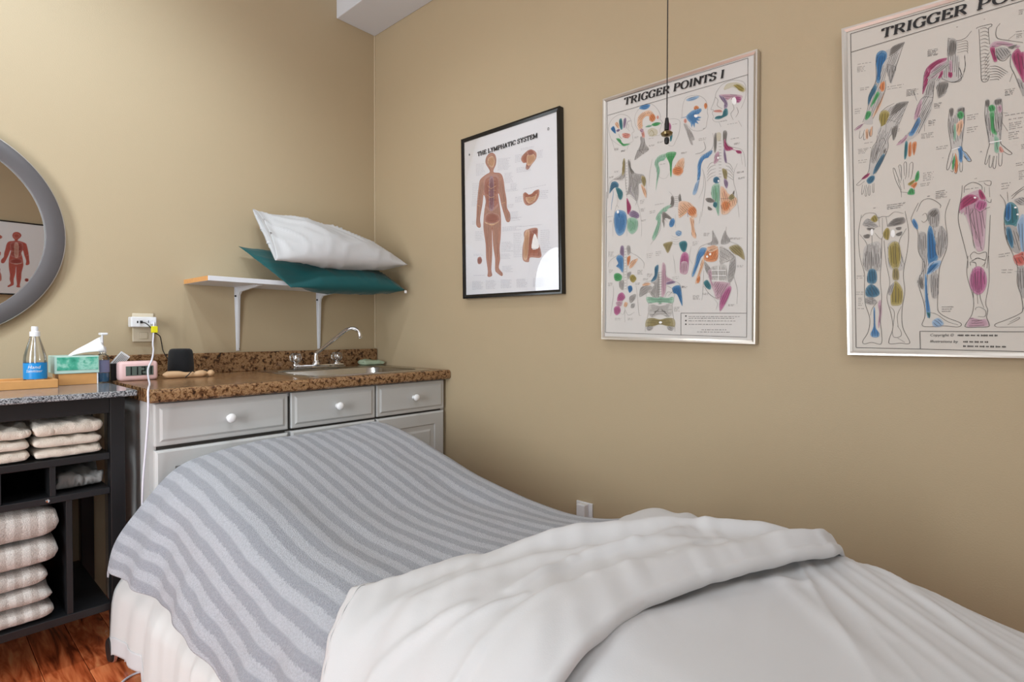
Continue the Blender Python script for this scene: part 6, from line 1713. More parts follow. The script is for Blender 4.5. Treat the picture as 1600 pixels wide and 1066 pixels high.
('F', 'Y', 0, (183, 983, 201, 963, 214, 987, 202, 1000)),
('F', 'Y', 0, (273, 1327, 290, 1292, 317, 1336, 315, 1401, 286, 1411, 271, 1399)),
('F', 'T', 0, (174, 1248, 186, 1226, 208, 1235, 214, 1280, 202, 1301, 174, 1292)),
('F', 'T', 0, (168, 1322, 190, 1301, 218, 1324, 225, 1354, 200, 1368, 169, 1359)),
('F', 'g', 0, (166, 1370, 194, 1367, 216, 1390, 200, 1404, 169, 1396)),
('F', 'b', 0, (201, 1427, 207, 1423, 211, 1515, 227, 1545, 221, 1563, 199, 1563, 190, 1548, 202, 1508)),
('F', 'P', 0, (219, 1398, 231, 1383, 235, 1442, 226, 1512, 220, 1508, 224, 1442)),
('F', 'g', 0, (261, 1326, 284, 1299, 273, 1356, 261, 1355)),
('L', 'k', 0.6, (145, 955, 133, 1051, 141, 1163, 161, 1247, 162, 1314, 166, 1396, 186, 1471, 180, 1537, 158, 1582, 165, 1597, 196, 1589, 234, 1596, 236, 1545, 229, 1471, 234, 1369, 227, 1281, 231, 1164, 231, 1084)),
('L', 'k', 0.6, (322, 962, 337, 1060, 333, 1152, 319, 1258, 326, 1344, 316, 1429, 320, 1515, 347, 1580, 341, 1594, 312, 1591, 270, 1595, 267, 1573, 281, 1515, 271, 1443, 255, 1370, 266, 1298, 250, 1202, 240, 1092)),
('L', 'k', 0.5, (145, 970, 164, 951, 201, 956, 214, 980, 232, 975, 257, 978, 280, 960, 316, 972)),
('L', 'K', 0.5, (187, 1027, 191, 1094, 185, 1116)),
('L', 'K', 0.5, (139, 1051, 172, 1114, 157, 1209)),
('L', 'K', 0.5, (328, 1045, 300, 1113, 322, 1215)),
('L', 'K', 0.6, (188, 1109, 191, 1227)),
('L', 'K', 0.6, (282, 1104, 287, 1227)),
('L', 'K', 0.6, (290, 1299, 292, 1400)),
('L', 'K', 0.6, (193, 1301, 197, 1397)),
('L', 'K', 0.5, (216, 1390, 194, 1426, 189, 1456)),
('L', 'K', 0.5, (268, 1414, 286, 1443, 281, 1515)),
('L', 'K', 0.5, (313, 1415, 298, 1458, 302, 1515)),
('L', 'k', 0.5, (278, 1530, 285, 1562, 311, 1559, 314, 1537, 299, 1508)),
('L', 'K', 0.5, (217, 973, 221, 1024)),
('L', 'K', 0.5, (247, 977, 254, 1029)),
('L', 'K', 0.5, (232, 982, 233, 1062)),
('L', 'K', 0.5, (202, 1051, 227, 1084, 239, 1063)),
('L', 'k', 0.5, (300, 1566, 329, 1587)),
('F', 'w', 0, (196, 1047, 195, 1055, 193, 1061, 190, 1062, 187, 1060, 185, 1054, 184, 1045, 184, 1037, 187, 1032, 190, 1030, 193, 1033, 195, 1039)),
('F', 'w', 0, (284, 1065, 283, 1074, 280, 1080, 276, 1082, 272, 1079, 268, 1072, 267, 1063, 268, 1053, 271, 1047, 275, 1045, 280, 1048, 283, 1055)),
('X', 'q', 0, (195, 929, 204, 929)),
('X', 'q', 0, (250, 923, 321, 925)),
('X', 'q', 0, (250, 932, 313, 934)),
('X', 'q', 0, (250, 940, 304, 942)),
('X', 'q', 0, (128, 1258, 160, 1260)),
('X', 'q', 0, (128, 1269, 156, 1270)),
('X', 'q', 0, (127, 1338, 162, 1340)),
('X', 'q', 0, (127, 1349, 158, 1350)),
('X', 'q', 0, (137, 1369, 156, 1369)),
('X', 'q', 0, (137, 1378, 154, 1378)),
('X', 'q', 0, (137, 1387, 152, 1387)),
('X', 'q', 0, (137, 1396, 156, 1396)),
('X', 'q', 0, (137, 1405, 154, 1405)),
('X', 'q', 0, (134, 1421, 163, 1422)),
('F', 'l', 0, (375, 1090, 389, 1066, 416, 1111, 429, 1046, 455, 1050, 482, 1102, 476, 1167, 450, 1206, 445, 1280, 452, 1364, 433, 1380, 418, 1295, 413, 1396, 403, 1412, 399, 1345, 378, 1327, 374, 1293, 391, 1226)),
('F', 'b', 0, (349, 1015, 357, 1003, 371, 1031, 372, 1056, 358, 1042)),
('F', 'B', 0, (409, 1069, 421, 1041, 436, 1105, 450, 1190, 431, 1221, 414, 1220, 409, 1161)),
('F', 's', 0, (417, 1220, 457, 1207, 457, 1232, 438, 1255, 411, 1270)),
('F', 'B', 0, (421, 1229, 451, 1219, 431, 1250, 408, 1270)),
('F', 'g', 0, (408, 985, 434, 964, 451, 983, 448, 1049, 419, 1045)),
('F', 'G', 0, (411, 986, 437, 969, 448, 991, 428, 1009)),
('F', 'g', 0, (455, 1050, 481, 1094, 473, 1159, 454, 1198, 440, 1147)),
('F', 'g', 0, (421, 1275, 451, 1273, 449, 1364, 429, 1375)),
('F', 'g', 0, (375, 1082, 402, 1076, 407, 1161, 390, 1193, 376, 1141)),
('F', 'b', 0, (401, 1278, 408, 1278, 413, 1362, 424, 1446, 414, 1471, 406, 1412)),
('F', 's', 0, (431, 1488, 454, 1472, 474, 1497, 461, 1513, 438, 1513)),
('F', 't', 0, (410, 1446, 424, 1450, 421, 1475)),
('F', 'G', 0, (378, 1301, 391, 1277, 399, 1328, 389, 1336)),
('L', 'k', 0.6, (373, 930, 353, 978, 347, 1011, 372, 1064, 376, 1158, 401, 1227, 378, 1301, 400, 1404, 404, 1463, 394, 1505, 421, 1513, 474, 1509, 525, 1514, 534, 1497, 486, 1472, 457, 1447, 450, 1414, 452, 1297, 457, 1232, 479, 1159, 481, 1094, 474, 1036, 474, 986, 489, 931)),
('L', 'k', 0.6, (367, 971, 387, 924, 420, 920, 454, 951, 454, 967)),
('L', 'k', 0.5, (388, 991, 401, 984, 408, 1010, 395, 1025, 385, 1016)),
('L', 'K', 0.6, (429, 1046, 450, 1181)),
('L', 'K', 0.6, (461, 1050, 457, 1182)),
('L', 'K', 0.5, (438, 1272, 443, 1372)),
('L', 'k', 0.5, (420, 1446, 447, 1455, 487, 1489, 525, 1505)),
('X', 'q', 0, (407, 906, 417, 905)),
('X', 'q', 0, (436, 890, 469, 889)),
('X', 'q', 0, (437, 898, 465, 897)),
('X', 'q', 0, (437, 907, 461, 906)),
('X', 'q', 0, (437, 915, 469, 914)),
('X', 'q', 0, (466, 1422, 508, 1422)),
('X', 'q', 0, (466, 1432, 503, 1432)),
('X', 'q', 0, (466, 1442, 498, 1442)),
('F', 'P', 0, (522, 1001, 526, 953, 550, 921, 590, 907, 606, 942, 615, 955, 613, 1073, 609, 1164, 600, 1179, 585, 1173, 572, 1124, 555, 1050, 536, 991)),
('F', 'm', 0, (523, 989, 526, 945, 547, 924, 569, 924, 588, 943, 582, 958, 563, 967, 539, 979)),
('F', 'm', 0, (587, 911, 596, 908, 612, 947, 600, 953, 591, 939)),
('F', 'p', 0, (577, 973, 588, 951, 612, 962, 615, 983, 594, 1003, 579, 989)),
('L', 'k', 0.6, (531, 877, 529, 925, 520, 993, 521, 1045, 541, 1145, 554, 1211, 555, 1251)),
('L', 'k', 0.6, (628, 1024, 626, 1114, 624, 1193, 620, 1256)),
('L', 'k', 0.6, (538, 911, 541, 883, 568, 870, 596, 889, 599, 909)),
('L', 'k', 0.5, (587, 871, 626, 874, 626, 894, 611, 887, 605, 878)),
('L', 'K', 0.6, (561, 986, 564, 1035, 584, 1101, 603, 1175)),
('L', 'K', 0.6, (558, 1010, 572, 1132, 578, 1165)),
('L', 'k', 0.5, (576, 965, 573, 988, 561, 1011, 558, 1018)),
('L', 'k', 0.5, (579, 989, 594, 1007, 612, 994, 627, 988)),
('L', 'k', 0.5, (612, 955, 627, 969, 631, 954)),
('F', 'w', 0, (580, 939, 579, 941, 578, 943, 575, 943, 573, 942, 572, 940, 571, 938, 572, 936, 573, 935, 575, 935, 577, 936, 579, 937)),
('L', 'k', 0.6, (567, 1212, 563, 1195, 575, 1180, 591, 1190, 615, 1184, 618, 1204, 612, 1220, 588, 1207, 570, 1220)),
('L', 'k', 0.5, (567, 1224, 582, 1229, 583, 1253)),
('L', 'k', 0.5, (615, 1220, 610, 1251)),
('X', 'q', 0, (542, 897, 588, 896)),
('X', 'q', 0, (573, 855, 582, 854)),
('X', 'q', 0, (437, 890, 471, 888)),
('X', 'q', 0, (437, 900, 479, 898)),
('X', 'q', 0, (437, 907, 474, 906)),
('X', 'q', 0, (437, 914, 469, 913)),
('X', 'q', 0, (437, 921, 479, 919)),
('X', 'q', 0, (663, 894, 693, 893)),
('X', 'q', 0, (663, 905, 689, 904)),
('X', 'q', 0, (663, 916, 686, 915)),
('X', 'q', 0, (658, 1200, 696, 1195)),
('X', 'q', 0, (658, 1210, 691, 1206)),
('L', 'k', 0.4, (623, 901, 625, 945)),
('L', 'k', 0.4, (607, 898, 608, 922)),
('F', 'p', 0, (621, 1310, 617, 1341, 607, 1363, 592, 1371, 578, 1362, 566, 1338, 562, 1306, 566, 1275, 576, 1252, 591, 1245, 605, 1254, 616, 1278)),
('F', 'P', 0, (554, 1510, 560, 1484, 570, 1472, 600, 1481, 619, 1479, 627, 1494, 626, 1511, 594, 1513, 567, 1517)),
('L', 'k', 0.6, (555, 1196, 553, 1282, 576, 1386, 573, 1455, 551, 1502, 554, 1515, 594, 1515, 629, 1513, 629, 1494, 622, 1472, 625, 1439, 618, 1405, 628, 1312, 625, 1202)),
('L', 'k', 0.5, (580, 1250, 584, 1310, 592, 1412)),
('L', 'k', 0.5, (600, 1251, 598, 1370, 612, 1430)),
('L', 'k', 0.5, (572, 1253, 575, 1360, 578, 1412)),
('L', 'k', 0.6, (567, 1219, 590, 1210, 615, 1221)),
('L', 'k', 0.5, (583, 1438, 586, 1429, 599, 1427, 618, 1443, 616, 1468, 593, 1468)),
('L', 'k', 0.6, (580, 1493, 606, 1483)),
('L', 'k', 0.5, (565, 1240, 564, 1223, 583, 1231)),
('L', 'k', 0.5, (603, 1247, 616, 1231)),
('F', 't', 0, (674, 1011, 683, 981, 700, 980, 717, 1010, 718, 1071, 701, 1088, 681, 1078, 673, 1050)),
('F', 'B', 0, (675, 1034, 680, 985, 694, 987, 695, 1045, 684, 1059)),
('F', 's', 0, (715, 1071, 736, 1039, 738, 1196, 731, 1195, 722, 1133)),
('F', 'g', 0, (675, 1081, 710, 1085, 725, 1149, 725, 1195, 708, 1193, 691, 1160)),
('F', 'T', 0, (681, 1086, 696, 1091, 705, 1154, 700, 1177, 685, 1136)),
('F', 'g', 0, (705, 969, 735, 963, 736, 993, 717, 990)),
('F', 'r', 0, (704, 1212, 720, 1202, 738, 1196, 739, 1249, 715, 1248)),
('L', 'k', 0.6, (659, 939, 677, 984, 674, 1065, 682, 1136, 703, 1200, 721, 1263)),
('L', 'k', 0.6, (697, 964, 716, 940, 735, 928)),
('L', 'k', 0.6, (695, 952, 716, 933, 735, 917)),
('F', 'w', 0, (713, 1003, 712, 1005, 711, 1006, 709, 1006, 707, 1006, 705, 1004, 705, 1002, 705, 1000, 707, 999, 709, 999, 711, 999, 712, 1001)),
('F', 'w', 0, (720, 1034, 720, 1036, 718, 1037, 716, 1037, 714, 1036, 713, 1035, 712, 1033, 713, 1031, 714, 1030, 716, 1029, 718, 1030, 720, 1032)),
('L', 'k', 0.5, (682, 931, 685, 974)),
('F', 'r', 0, (706, 1218, 718, 1211, 739, 1213, 739, 1249, 721, 1248, 711, 1235)),
('F', 'g', 0, (720, 1268, 739, 1262, 741, 1384, 732, 1380, 723, 1334)),
('L', 'k', 0.6, (706, 1210, 719, 1256, 719, 1326, 732, 1380, 738, 1441, 724, 1462, 682, 1486, 651, 1502, 653, 1513, 670, 1515, 743, 1515)),
('L', 'k', 0.5, (697, 1494, 725, 1474, 725, 1482, 691, 1505)),
('L', 'k', 0.5, (736, 1441, 742, 1433)),
('L', 'K', 0.5, (728, 1269, 732, 1368)),
('X', 'q', 0, (668, 1267, 705, 1269)),
('X', 'q', 0, (668, 1278, 701, 1280)),
('X', 'q', 0, (466, 1422, 509, 1423)),
('X', 'q', 0, (467, 1432, 504, 1433)),
('X', 'q', 0, (467, 1443, 499, 1443)),
('L', 'k', 0.4, (710, 1276, 740, 1280)),
('l', 'k', 0.8, (88, 42, 528, 51)),
('l', 'k', 0.8, (91, 135, 724, 129)),
('l', 'k', 0.8, (88, 42, 109, 836)),
('l', 'k', 0.8, (108, 772, 130, 1616)),
('l', 'k', 0.8, (130, 1616, 744, 1620)),
('l', 'k', 0.8, (386, 1534, 743, 1536)),
('l', 'k', 0.8, (386, 1534, 389, 1616)),
],
'ly': [
('F', '1', 0, (341, 256, 350, 209, 392, 188, 434, 203, 455, 243, 451, 290, 426, 327, 432, 352, 504, 374, 534, 425, 550, 511, 567, 584, 575, 656, 607, 708, 607, 761, 575, 762, 551, 712, 518, 624, 493, 537, 477, 534, 505, 682, 510, 778, 506, 872, 495, 967, 500, 1051, 487, 1122, 528, 1167, 520, 1186, 470, 1157, 450, 1131, 450, 1047, 428, 936, 419, 826, 411, 789, 411, 886, 412, 1007, 403, 1128, 412, 1177, 366, 1180, 369, 1137, 349, 1026, 343, 915, 317, 777, 325, 656, 342, 561, 316, 508, 299, 591, 273, 698, 282, 761, 261, 770, 233, 742, 236, 668, 243, 557, 264, 425, 281, 379, 342, 353, 384, 343, 384, 319)),
('F', '2', 0, (325, 375, 401, 359, 485, 392, 485, 512, 469, 557, 485, 619, 402, 661, 342, 609, 342, 536, 316, 483)),
('F', '3', 0, (384, 386, 427, 393, 435, 527, 427, 646, 385, 640, 376, 517)),
('F', '4', 0, (334, 743, 419, 766, 494, 752, 486, 727, 419, 693, 343, 707)),
('F', '5', 0, (367, 225, 418, 217, 443, 264, 418, 307, 367, 273)),
('F', '2', 0, (334, 682, 402, 667, 494, 704, 494, 752, 419, 760, 334, 737)),
('L', '6', 0.7, (401, 389, 393, 520, 411, 644)),
('L', '6', 0.7, (418, 392, 427, 526, 411, 644)),
('L', '7', 0.6, (350, 391, 333, 486, 359, 563, 351, 611)),
('L', '7', 0.6, (468, 401, 485, 488, 469, 557, 477, 618)),
('L', '6', 0.6, (368, 784, 365, 942, 386, 1126)),
('L', '6', 0.6, (461, 795, 470, 952, 470, 1121)),
('L', '7', 0.6, (343, 781, 360, 978)),
('L', '7', 0.6, (486, 798, 478, 989, 487, 1110)),
('L', '6', 0.6, (290, 405, 264, 548, 250, 695)),
('L', '6', 0.6, (518, 422, 542, 568, 567, 690)),
('L', '4', 1.5, (343, 738, 411, 771, 486, 751)),
('L', '4', 1.2, (238, 581, 278, 600)),
('L', '4', 1.2, (518, 612, 559, 607)),
('L', '6', 0.6, (384, 228, 376, 275, 401, 340)),
('L', '4', 0.8, (359, 442, 402, 473, 460, 459)),
('L', '4', 0.8, (351, 513, 402, 546, 469, 533)),
('l', '4', 0.5, (367, 395, 393, 394)),
('l', '4', 0.5, (427, 403, 455, 408)),
('l', '4', 0.5, (368, 425, 393, 425)),
('l', '4', 0.5, (427, 433, 455, 438)),
('l', '4', 0.5, (368, 455, 393, 455)),
('l', '4', 0.5, (427, 463, 455, 468)),
('l', '4', 0.5, (368, 486, 393, 485)),
('l', '4', 0.5, (427, 493, 455, 498)),
('l', '4', 0.5, (368, 516, 393, 515)),
('l', '4', 0.5, (427, 523, 455, 528)),
('l', '4', 0.5, (368, 546, 393, 546)),
('l', '4', 0.5, (427, 554, 455, 558)),
('l', '4', 0.5, (368, 577, 393, 576)),
('l', '4', 0.5, (427, 584, 456, 588)),
('F', '8', 0, (722, 310, 730, 283, 782, 254, 827, 253, 871, 285, 871, 330, 828, 366, 791, 398, 768, 382, 775, 344, 745, 338)),
('F', '5', 0, (783, 289, 842, 290, 864, 328, 813, 368, 783, 357)),
('F', '2', 0, (782, 254, 834, 257, 857, 287, 798, 292)),
('F', '8', 0, (742, 578, 769, 565, 791, 586, 828, 586, 858, 569, 901, 568, 899, 615, 866, 654, 799, 672, 754, 643)),
('F', '5', 0, (769, 605, 843, 611, 880, 595, 858, 642, 799, 655)),
('F', '8', 0, (755, 866, 800, 849, 874, 849, 891, 871, 889, 938, 918, 1020, 918, 1076, 816, 1067, 801, 1100, 743, 1078, 740, 980, 755, 924)),
('F', '5', 0, (762, 879, 807, 861, 800, 974, 786, 1076, 748, 1061)),
('F', '2', 0, (830, 864, 888, 860, 874, 914, 845, 888)),
('F', '9', 0, (859, 890, 903, 996, 830, 1000)),
('L', '6', 0.8, (830, 875, 800, 974)),
('L', '6', 0.7, (792, 859, 786, 1064)),
('L', '6', 0.7, (823, 999, 918, 1014)),
('F', '2', 0, (247, 1023, 283, 1014, 300, 1046, 283, 1072, 251, 1067)),
('X', 'u', 0, (228, 245, 326, 257)),
('X', 'u', 0, (228, 256, 316, 267)),
('X', 'u', 0, (228, 267, 321, 279)),
('X', 'u', 0, (228, 279, 314, 289)),
('X', 'u', 0, (228, 290, 314, 300)),
('X', 'u', 0, (228, 301, 331, 313)),
('X', 'u', 0, (228, 312, 333, 324)),
('X', 'u', 0, (228, 323, 307, 332)),
('X', 'u', 0, (228, 334, 325, 345)),
('X', 'u', 0, (476, 253, 611, 271)),
('X', 'u', 0, (476, 264, 579, 277)),
('X', 'u', 0, (476, 275, 601, 290)),
('X', 'u', 0, (476, 286, 586, 299)),
('X', 'u', 0, (476, 296, 601, 311)),
('X', 'u', 0, (476, 307, 594, 321)),
('X', 'u', 0, (476, 318, 615, 334)),
('X', 'u', 0, (476, 329, 594, 342)),
('X', 'u', 0, (476, 339, 584, 352)),
('X', 'u', 0, (550, 381, 630, 390)),
('X', 'u', 0, (550, 391, 624, 399)),
('X', 'u', 0, (550, 402, 626, 410)),
('X', 'u', 0, (550, 413, 643, 422)),
('X', 'u', 0, (550, 423, 624, 431)),
('X', 'u', 0, (550, 434, 629, 442)),
('X', 'u', 0, (550, 445, 637, 453)),
('X', 'u', 0, (550, 455, 645, 464)),
('X', 'u', 0, (614, 475, 672, 480)),
('X', 'u', 0, (614, 485, 681, 492)),
('X', 'u', 0, (614, 496, 676, 502)),
('X', 'u', 0, (614, 506, 672, 512)),
('X', 'u', 0, (614, 517, 676, 522)),
('X', 'u', 0, (566, 513, 669, 523)),
('X', 'u', 0, (566, 524, 691, 535)),
('X', 'u', 0, (175, 547, 243, 552)),
('X', 'u', 0, (175, 558, 252, 564)),
('X', 'u', 0, (175, 569, 239, 574)),
('X', 'u', 0, (175, 581, 241, 585)),
('X', 'u', 0, (184, 398, 270, 407)),
('X', 'u', 0, (184, 413, 269, 422)),
('X', 'u', 0, (184, 428, 267, 436)),
('X', 'u', 0, (184, 443, 247, 449)),
('X', 'u', 0, (184, 458, 261, 465)),
('X', 'u', 0, (184, 473, 256, 480)),
('X', 'u', 0, (184, 488, 265, 495)),
('X', 'u', 0, (184, 503, 259, 510)),
('X', 'u', 0, (184, 518, 263, 525)),
('X', 'u', 0, (184, 533, 263, 540)),
('X', 'u', 0, (583, 634, 648, 638)),
('X', 'u', 0, (583, 644, 648, 649)),
('X', 'u', 0, (583, 655, 641, 659)),
('X', 'u', 0, (599, 695, 699, 703)),
('X', 'u', 0, (599, 708, 689, 715)),
('X', 'u', 0, (599, 721, 692, 728)),
('X', 'u', 0, (599, 734, 687, 741)),
('X', 'u', 0, (599, 747, 699, 754)),
('X', 'u', 0, (599, 760, 718, 768)),
('X', 'u', 0, (184, 711, 224, 713)),
('X', 'u', 0, (184, 722, 222, 724)),
('X', 'u', 0, (184, 733, 223, 735)),
('X', 'u', 0, (220, 803, 308, 809)),
('X', 'u', 0, (220, 816, 303, 822)),
('X', 'u', 0, (220, 830, 319, 837)),
('X', 'u', 0, (220, 844, 300, 849)),
('X', 'u', 0, (220, 857, 308, 863)),
('X', 'u', 0, (220, 871, 317, 877)),
('X', 'u', 0, (527, 803, 728, 817)),
('X', 'u', 0, (527, 813, 681, 823)),
('X', 'u', 0, (527, 822, 672, 832)),
('X', 'u', 0, (527, 832, 727, 844)),
('X', 'u', 0, (519, 922, 617, 928)),
('X', 'u', 0, (519, 933, 632, 940)),
('X', 'u', 0, (519, 945, 642, 953)),
('X', 'u', 0, (519, 957, 636, 964)),
('X', 'u', 0, (519, 969, 618, 975)),
('X', 'u', 0, (519, 981, 614, 986)),
('X', 'u', 0, (519, 993, 646, 1000)),
('X', 'u', 0, (511, 1016, 603, 1021)),
('X', 'u', 0, (511, 1027, 622, 1033)),
('X', 'u', 0, (511, 1038, 600, 1042)),
('X', 'u', 0, (511, 1048, 613, 1054)),
('X', 'u', 0, (528, 1113, 622, 1117)),
('X', 'u', 0, (528, 1124, 619, 1128)),
('X', 'u', 0, (528, 1134, 637, 1139)),
('X', 'u', 0, (528, 1145, 618, 1149)),
('X', 'u', 0, (528, 1156, 644, 1161)),
('X', 'u', 0, (599, 742, 736, 749)),
('X', 'u', 0, (203, 988, 290, 992)),
('X', 'u', 0, (203, 999, 308, 1004)),
('X', 'u', 0, (203, 1163, 336, 1169)),
('X', 'u', 0, (722, 224, 853, 235)),
('X', 'u', 0, (722, 234, 844, 245)),
('X', 'u', 0, (660, 263, 734, 269)),
('X', 'u', 0, (660, 273, 736, 280)),
('X', 'u', 0, (660, 283, 718, 289)),
('X', 'u', 0, (660, 294, 730, 300)),
('X', 'u', 0, (660, 304, 716, 309)),
('X', 'u', 0, (661, 315, 717, 320)),
('X', 'u', 0, (886, 277, 937, 281)),
('X', 'u', 0, (886, 287, 935, 291)),
('X', 'u', 0, (886, 297, 934, 301)),
('X', 'u', 0, (886, 307, 932, 310)),
('X', 'u', 0, (886, 317, 933, 321)),
('X', 'u', 0, (886, 327, 934, 331)),
('X', 'u', 0, (676, 364, 812, 377)),
('X', 'u', 0, (676, 375, 796, 386)),
('X', 'u', 0, (676, 385, 818, 398)),
('X', 'u', 0, (676, 396, 821, 408)),
('X', 'u', 0, (746, 538, 966, 543)),
('X', 'u', 0, (901, 582, 994, 589)),
('X', 'u', 0, (902, 595, 992, 602)),
('X', 'u', 0, (902, 609, 972, 614)),
('X', 'u', 0, (902, 622, 986, 628)),
('X', 'u', 0, (902, 635, 985, 641)),
('X', 'u', 0, (662, 588, 738, 594)),
('X', 'u', 0, (662, 599, 729, 605)),
('X', 'u', 0, (662, 611, 725, 616)),
('X', 'u', 0, (662, 623, 738, 629)),
('X', 'u', 0, (709, 820, 931, 832)),
('X', 'u', 0, (647, 865, 722, 871)),
('X', 'u', 0, (647, 879, 738, 886)),
('X', 'u', 0, (647, 893, 722, 898)),
('X', 'u', 0, (647, 907, 727, 912)),
('X', 'u', 0, (647, 921, 721, 926)),
('X', 'u', 0, (647, 935, 730, 940)),
('X', 'u', 0, (647, 949, 720, 954)),
('X', 'u', 0, (647, 963, 720, 967)),
('X', 'u', 0, (647, 977, 739, 982)),
('X', 'u', 0, (647, 991, 738, 996)),
('X', 'u', 0, (647, 1005, 722, 1009)),
('X', 'u', 0, (647, 1019, 714, 1023)),
('X', 'u', 0, (647, 1033, 733, 1037)),
('X', 'u', 0, (648, 1047, 728, 1051)),
('X', 'u', 0, (917, 875, 999, 881)),
('X', 'u', 0, (917, 889, 1007, 896)),
('X', 'u', 0, (917, 904, 1006, 910)),
('X', 'u', 0, (917, 918, 1007, 925)),
('X', 'u', 0, (917, 933, 1006, 939)),
('X', 'u', 0, (918, 947, 999, 953)),
('X', 'u', 0, (918, 962, 1008, 968)),
('X', 'u', 0, (918, 976, 1006, 982)),
('X', 'u', 0, (918, 991, 994, 996)),
('X', 'u', 0, (918, 1005, 1016, 1011)),
('X', 'u', 0, (918, 1020, 1000, 1025)),
('X', 'u', 0, (918, 1035, 995, 1039)),
('X', 'u', 0, (933, 1088, 997, 1092)),
('X', 'u', 0, (933, 1100, 999, 1104)),
('X', 'u', 0, (185, 1212, 286, 1216)),
('X', 'u', 0, (185, 1221, 309, 1227)),
('X', 'u', 0, (185, 1231, 311, 1236)),
('X', 'u', 0, (185, 1240, 301, 1245)),
('X', 'u', 0, (185, 1250, 291, 1254)),
('X', 'u', 0, (185, 1259, 314, 1264)),
('X', 'u', 0, (185, 1268, 305, 1273)),
('X', 'u', 0, (185, 1278, 305, 1282)),
('X', 'u', 0, (344, 1215, 439, 1219)),
('X', 'u', 0, (344, 1224, 454, 1229)),
('X', 'u', 0, (344, 1234, 439, 1238)),
('X', 'u', 0, (344, 1243, 464, 1248)),
('X', 'u', 0, (344, 1252, 458, 1257)),
('X', 'u', 0, (344, 1261, 446, 1265)),
('X', 'u', 0, (344, 1270, 438, 1274)),
('X', 'u', 0, (344, 1280, 454, 1283)),
('X', 'u', 0, (512, 1219, 624, 1224)),
('X', 'u', 0, (512, 1228, 628, 1233)),
('X', 'u', 0, (512, 1237, 614, 1242)),
('X', 'u', 0, (512, 1246, 626, 1251)),
('X', 'u', 0, (512, 1255, 604, 1259)),
('X', 'u', 0, (512, 1264, 603, 1268)),
('X', 'u', 0, (512, 1273, 626, 1277)),
('X', 'u', 0, (512, 1282, 623, 1286)),
('X', 'u', 0, (679, 1224, 767, 1228)),
('X', 'u', 0, (679, 1232, 772, 1237)),
('X', 'u', 0, (679, 1241, 767, 1245)),
('X', 'u', 0, (680, 1250, 782, 1254)),
('X', 'u', 0, (680, 1259, 790, 1263)),
('X', 'u', 0, (680, 1267, 784, 1271)),
('X', 'u', 0, (680, 1276, 767, 1279)),
('X', 'u', 0, (680, 1285, 785, 1289)),
('X', 'u', 0, (846, 1228, 944, 1233)),
('X', 'u', 0, (846, 1237, 941, 1241)),
('X', 'u', 0, (846, 1245, 941, 1249)),
('X', 'u', 0, (846, 1254, 942, 1258)),
('X', 'u', 0, (846, 1262, 925, 1266)),
('X', 'u', 0, (846, 1271, 950, 1275)),
('X', 'u', 0, (846, 1279, 955, 1284)),
('X', 'u', 0, (846, 1288, 925, 1291)),
],
}
PAL = {'k': '#3d3936', 'K': '#5d5853', 'h': '#8d8a88', 'q': '#7f7b78', 'u': '#a8a9b6', 'g': '#a9a5a1', 'G': '#7d7872', 'l': '#c4c0bb', 'b': '#3f86c9', 'B': '#1f6fb4', 't': '#1f7481', 'T': '#2c6d92', 'n': '#37a552', 'N': '#84bd9b',
       'o': '#ea7f3d', 'O': '#efb387', 'p': '#c2568f', 'P': '#c898aa', 'm': '#b42d64', 'v': '#8d7397', 'y': '#938557', 'Y': '#a58f33', 's': '#8db3da', 'r': '#dc5a4c', 'R': '#e9927f', 'w': '#efeeec', 'e': '#cfc8b2',
       '1': '#bf8d7c', '2': '#a9665a', '3': '#8e5f70', '4': '#e0b48a', '5': '#d6a27e', '6': '#7d4a45', '7': '#b5553f', '8': '#b06a56', '9': '#f1efef'}
def muted(c, rgb):
    if c in 'kKhquw9': return rgb
    lum = 0.3*rgb[0]+0.59*rgb[1]+0.11*rgb[2]; sat, val = (0.80, 0.90) if c in 'nNbBtTpmoOPrRsYv' else (1.0, 0.92)
    return tuple(min(255, (lum+(x-lum)*sat)*val) for x in rgb)
PM = {}
def ink(c, red=False, mixw=0.0):
    k = (c, red, mixw)
    if k not in PM:
        h = PAL[c]
        if red: h = {'1': '#c8564c', '2': '#a83a36', '3': '#d99a8c', '4': '#e3c4b4', '5': '#c05348', '8': '#b9483f'}.get(c, h)
        rgb = muted(c, tuple(int(h[i:i+2], 16) for i in (1, 3, 5)))
        if mixw:
            to = (224, 221, 217) if mixw > 0 else (52, 48, 46); f_ = abs(mixw); rgb = tuple(x*(1-f_)+y*f_ for x, y in zip(rgb, to))
        lin = tuple((x/255/12.92) if x <= 10.3 else ((x/255+0.055)/1.055)**2.4 for x in rgb)
        PM[k] = mat('print_ink', lin, 0.6, var=0.10 if c not in 'kKhqu' else 0.0, vscale=90)
    return PM[k]
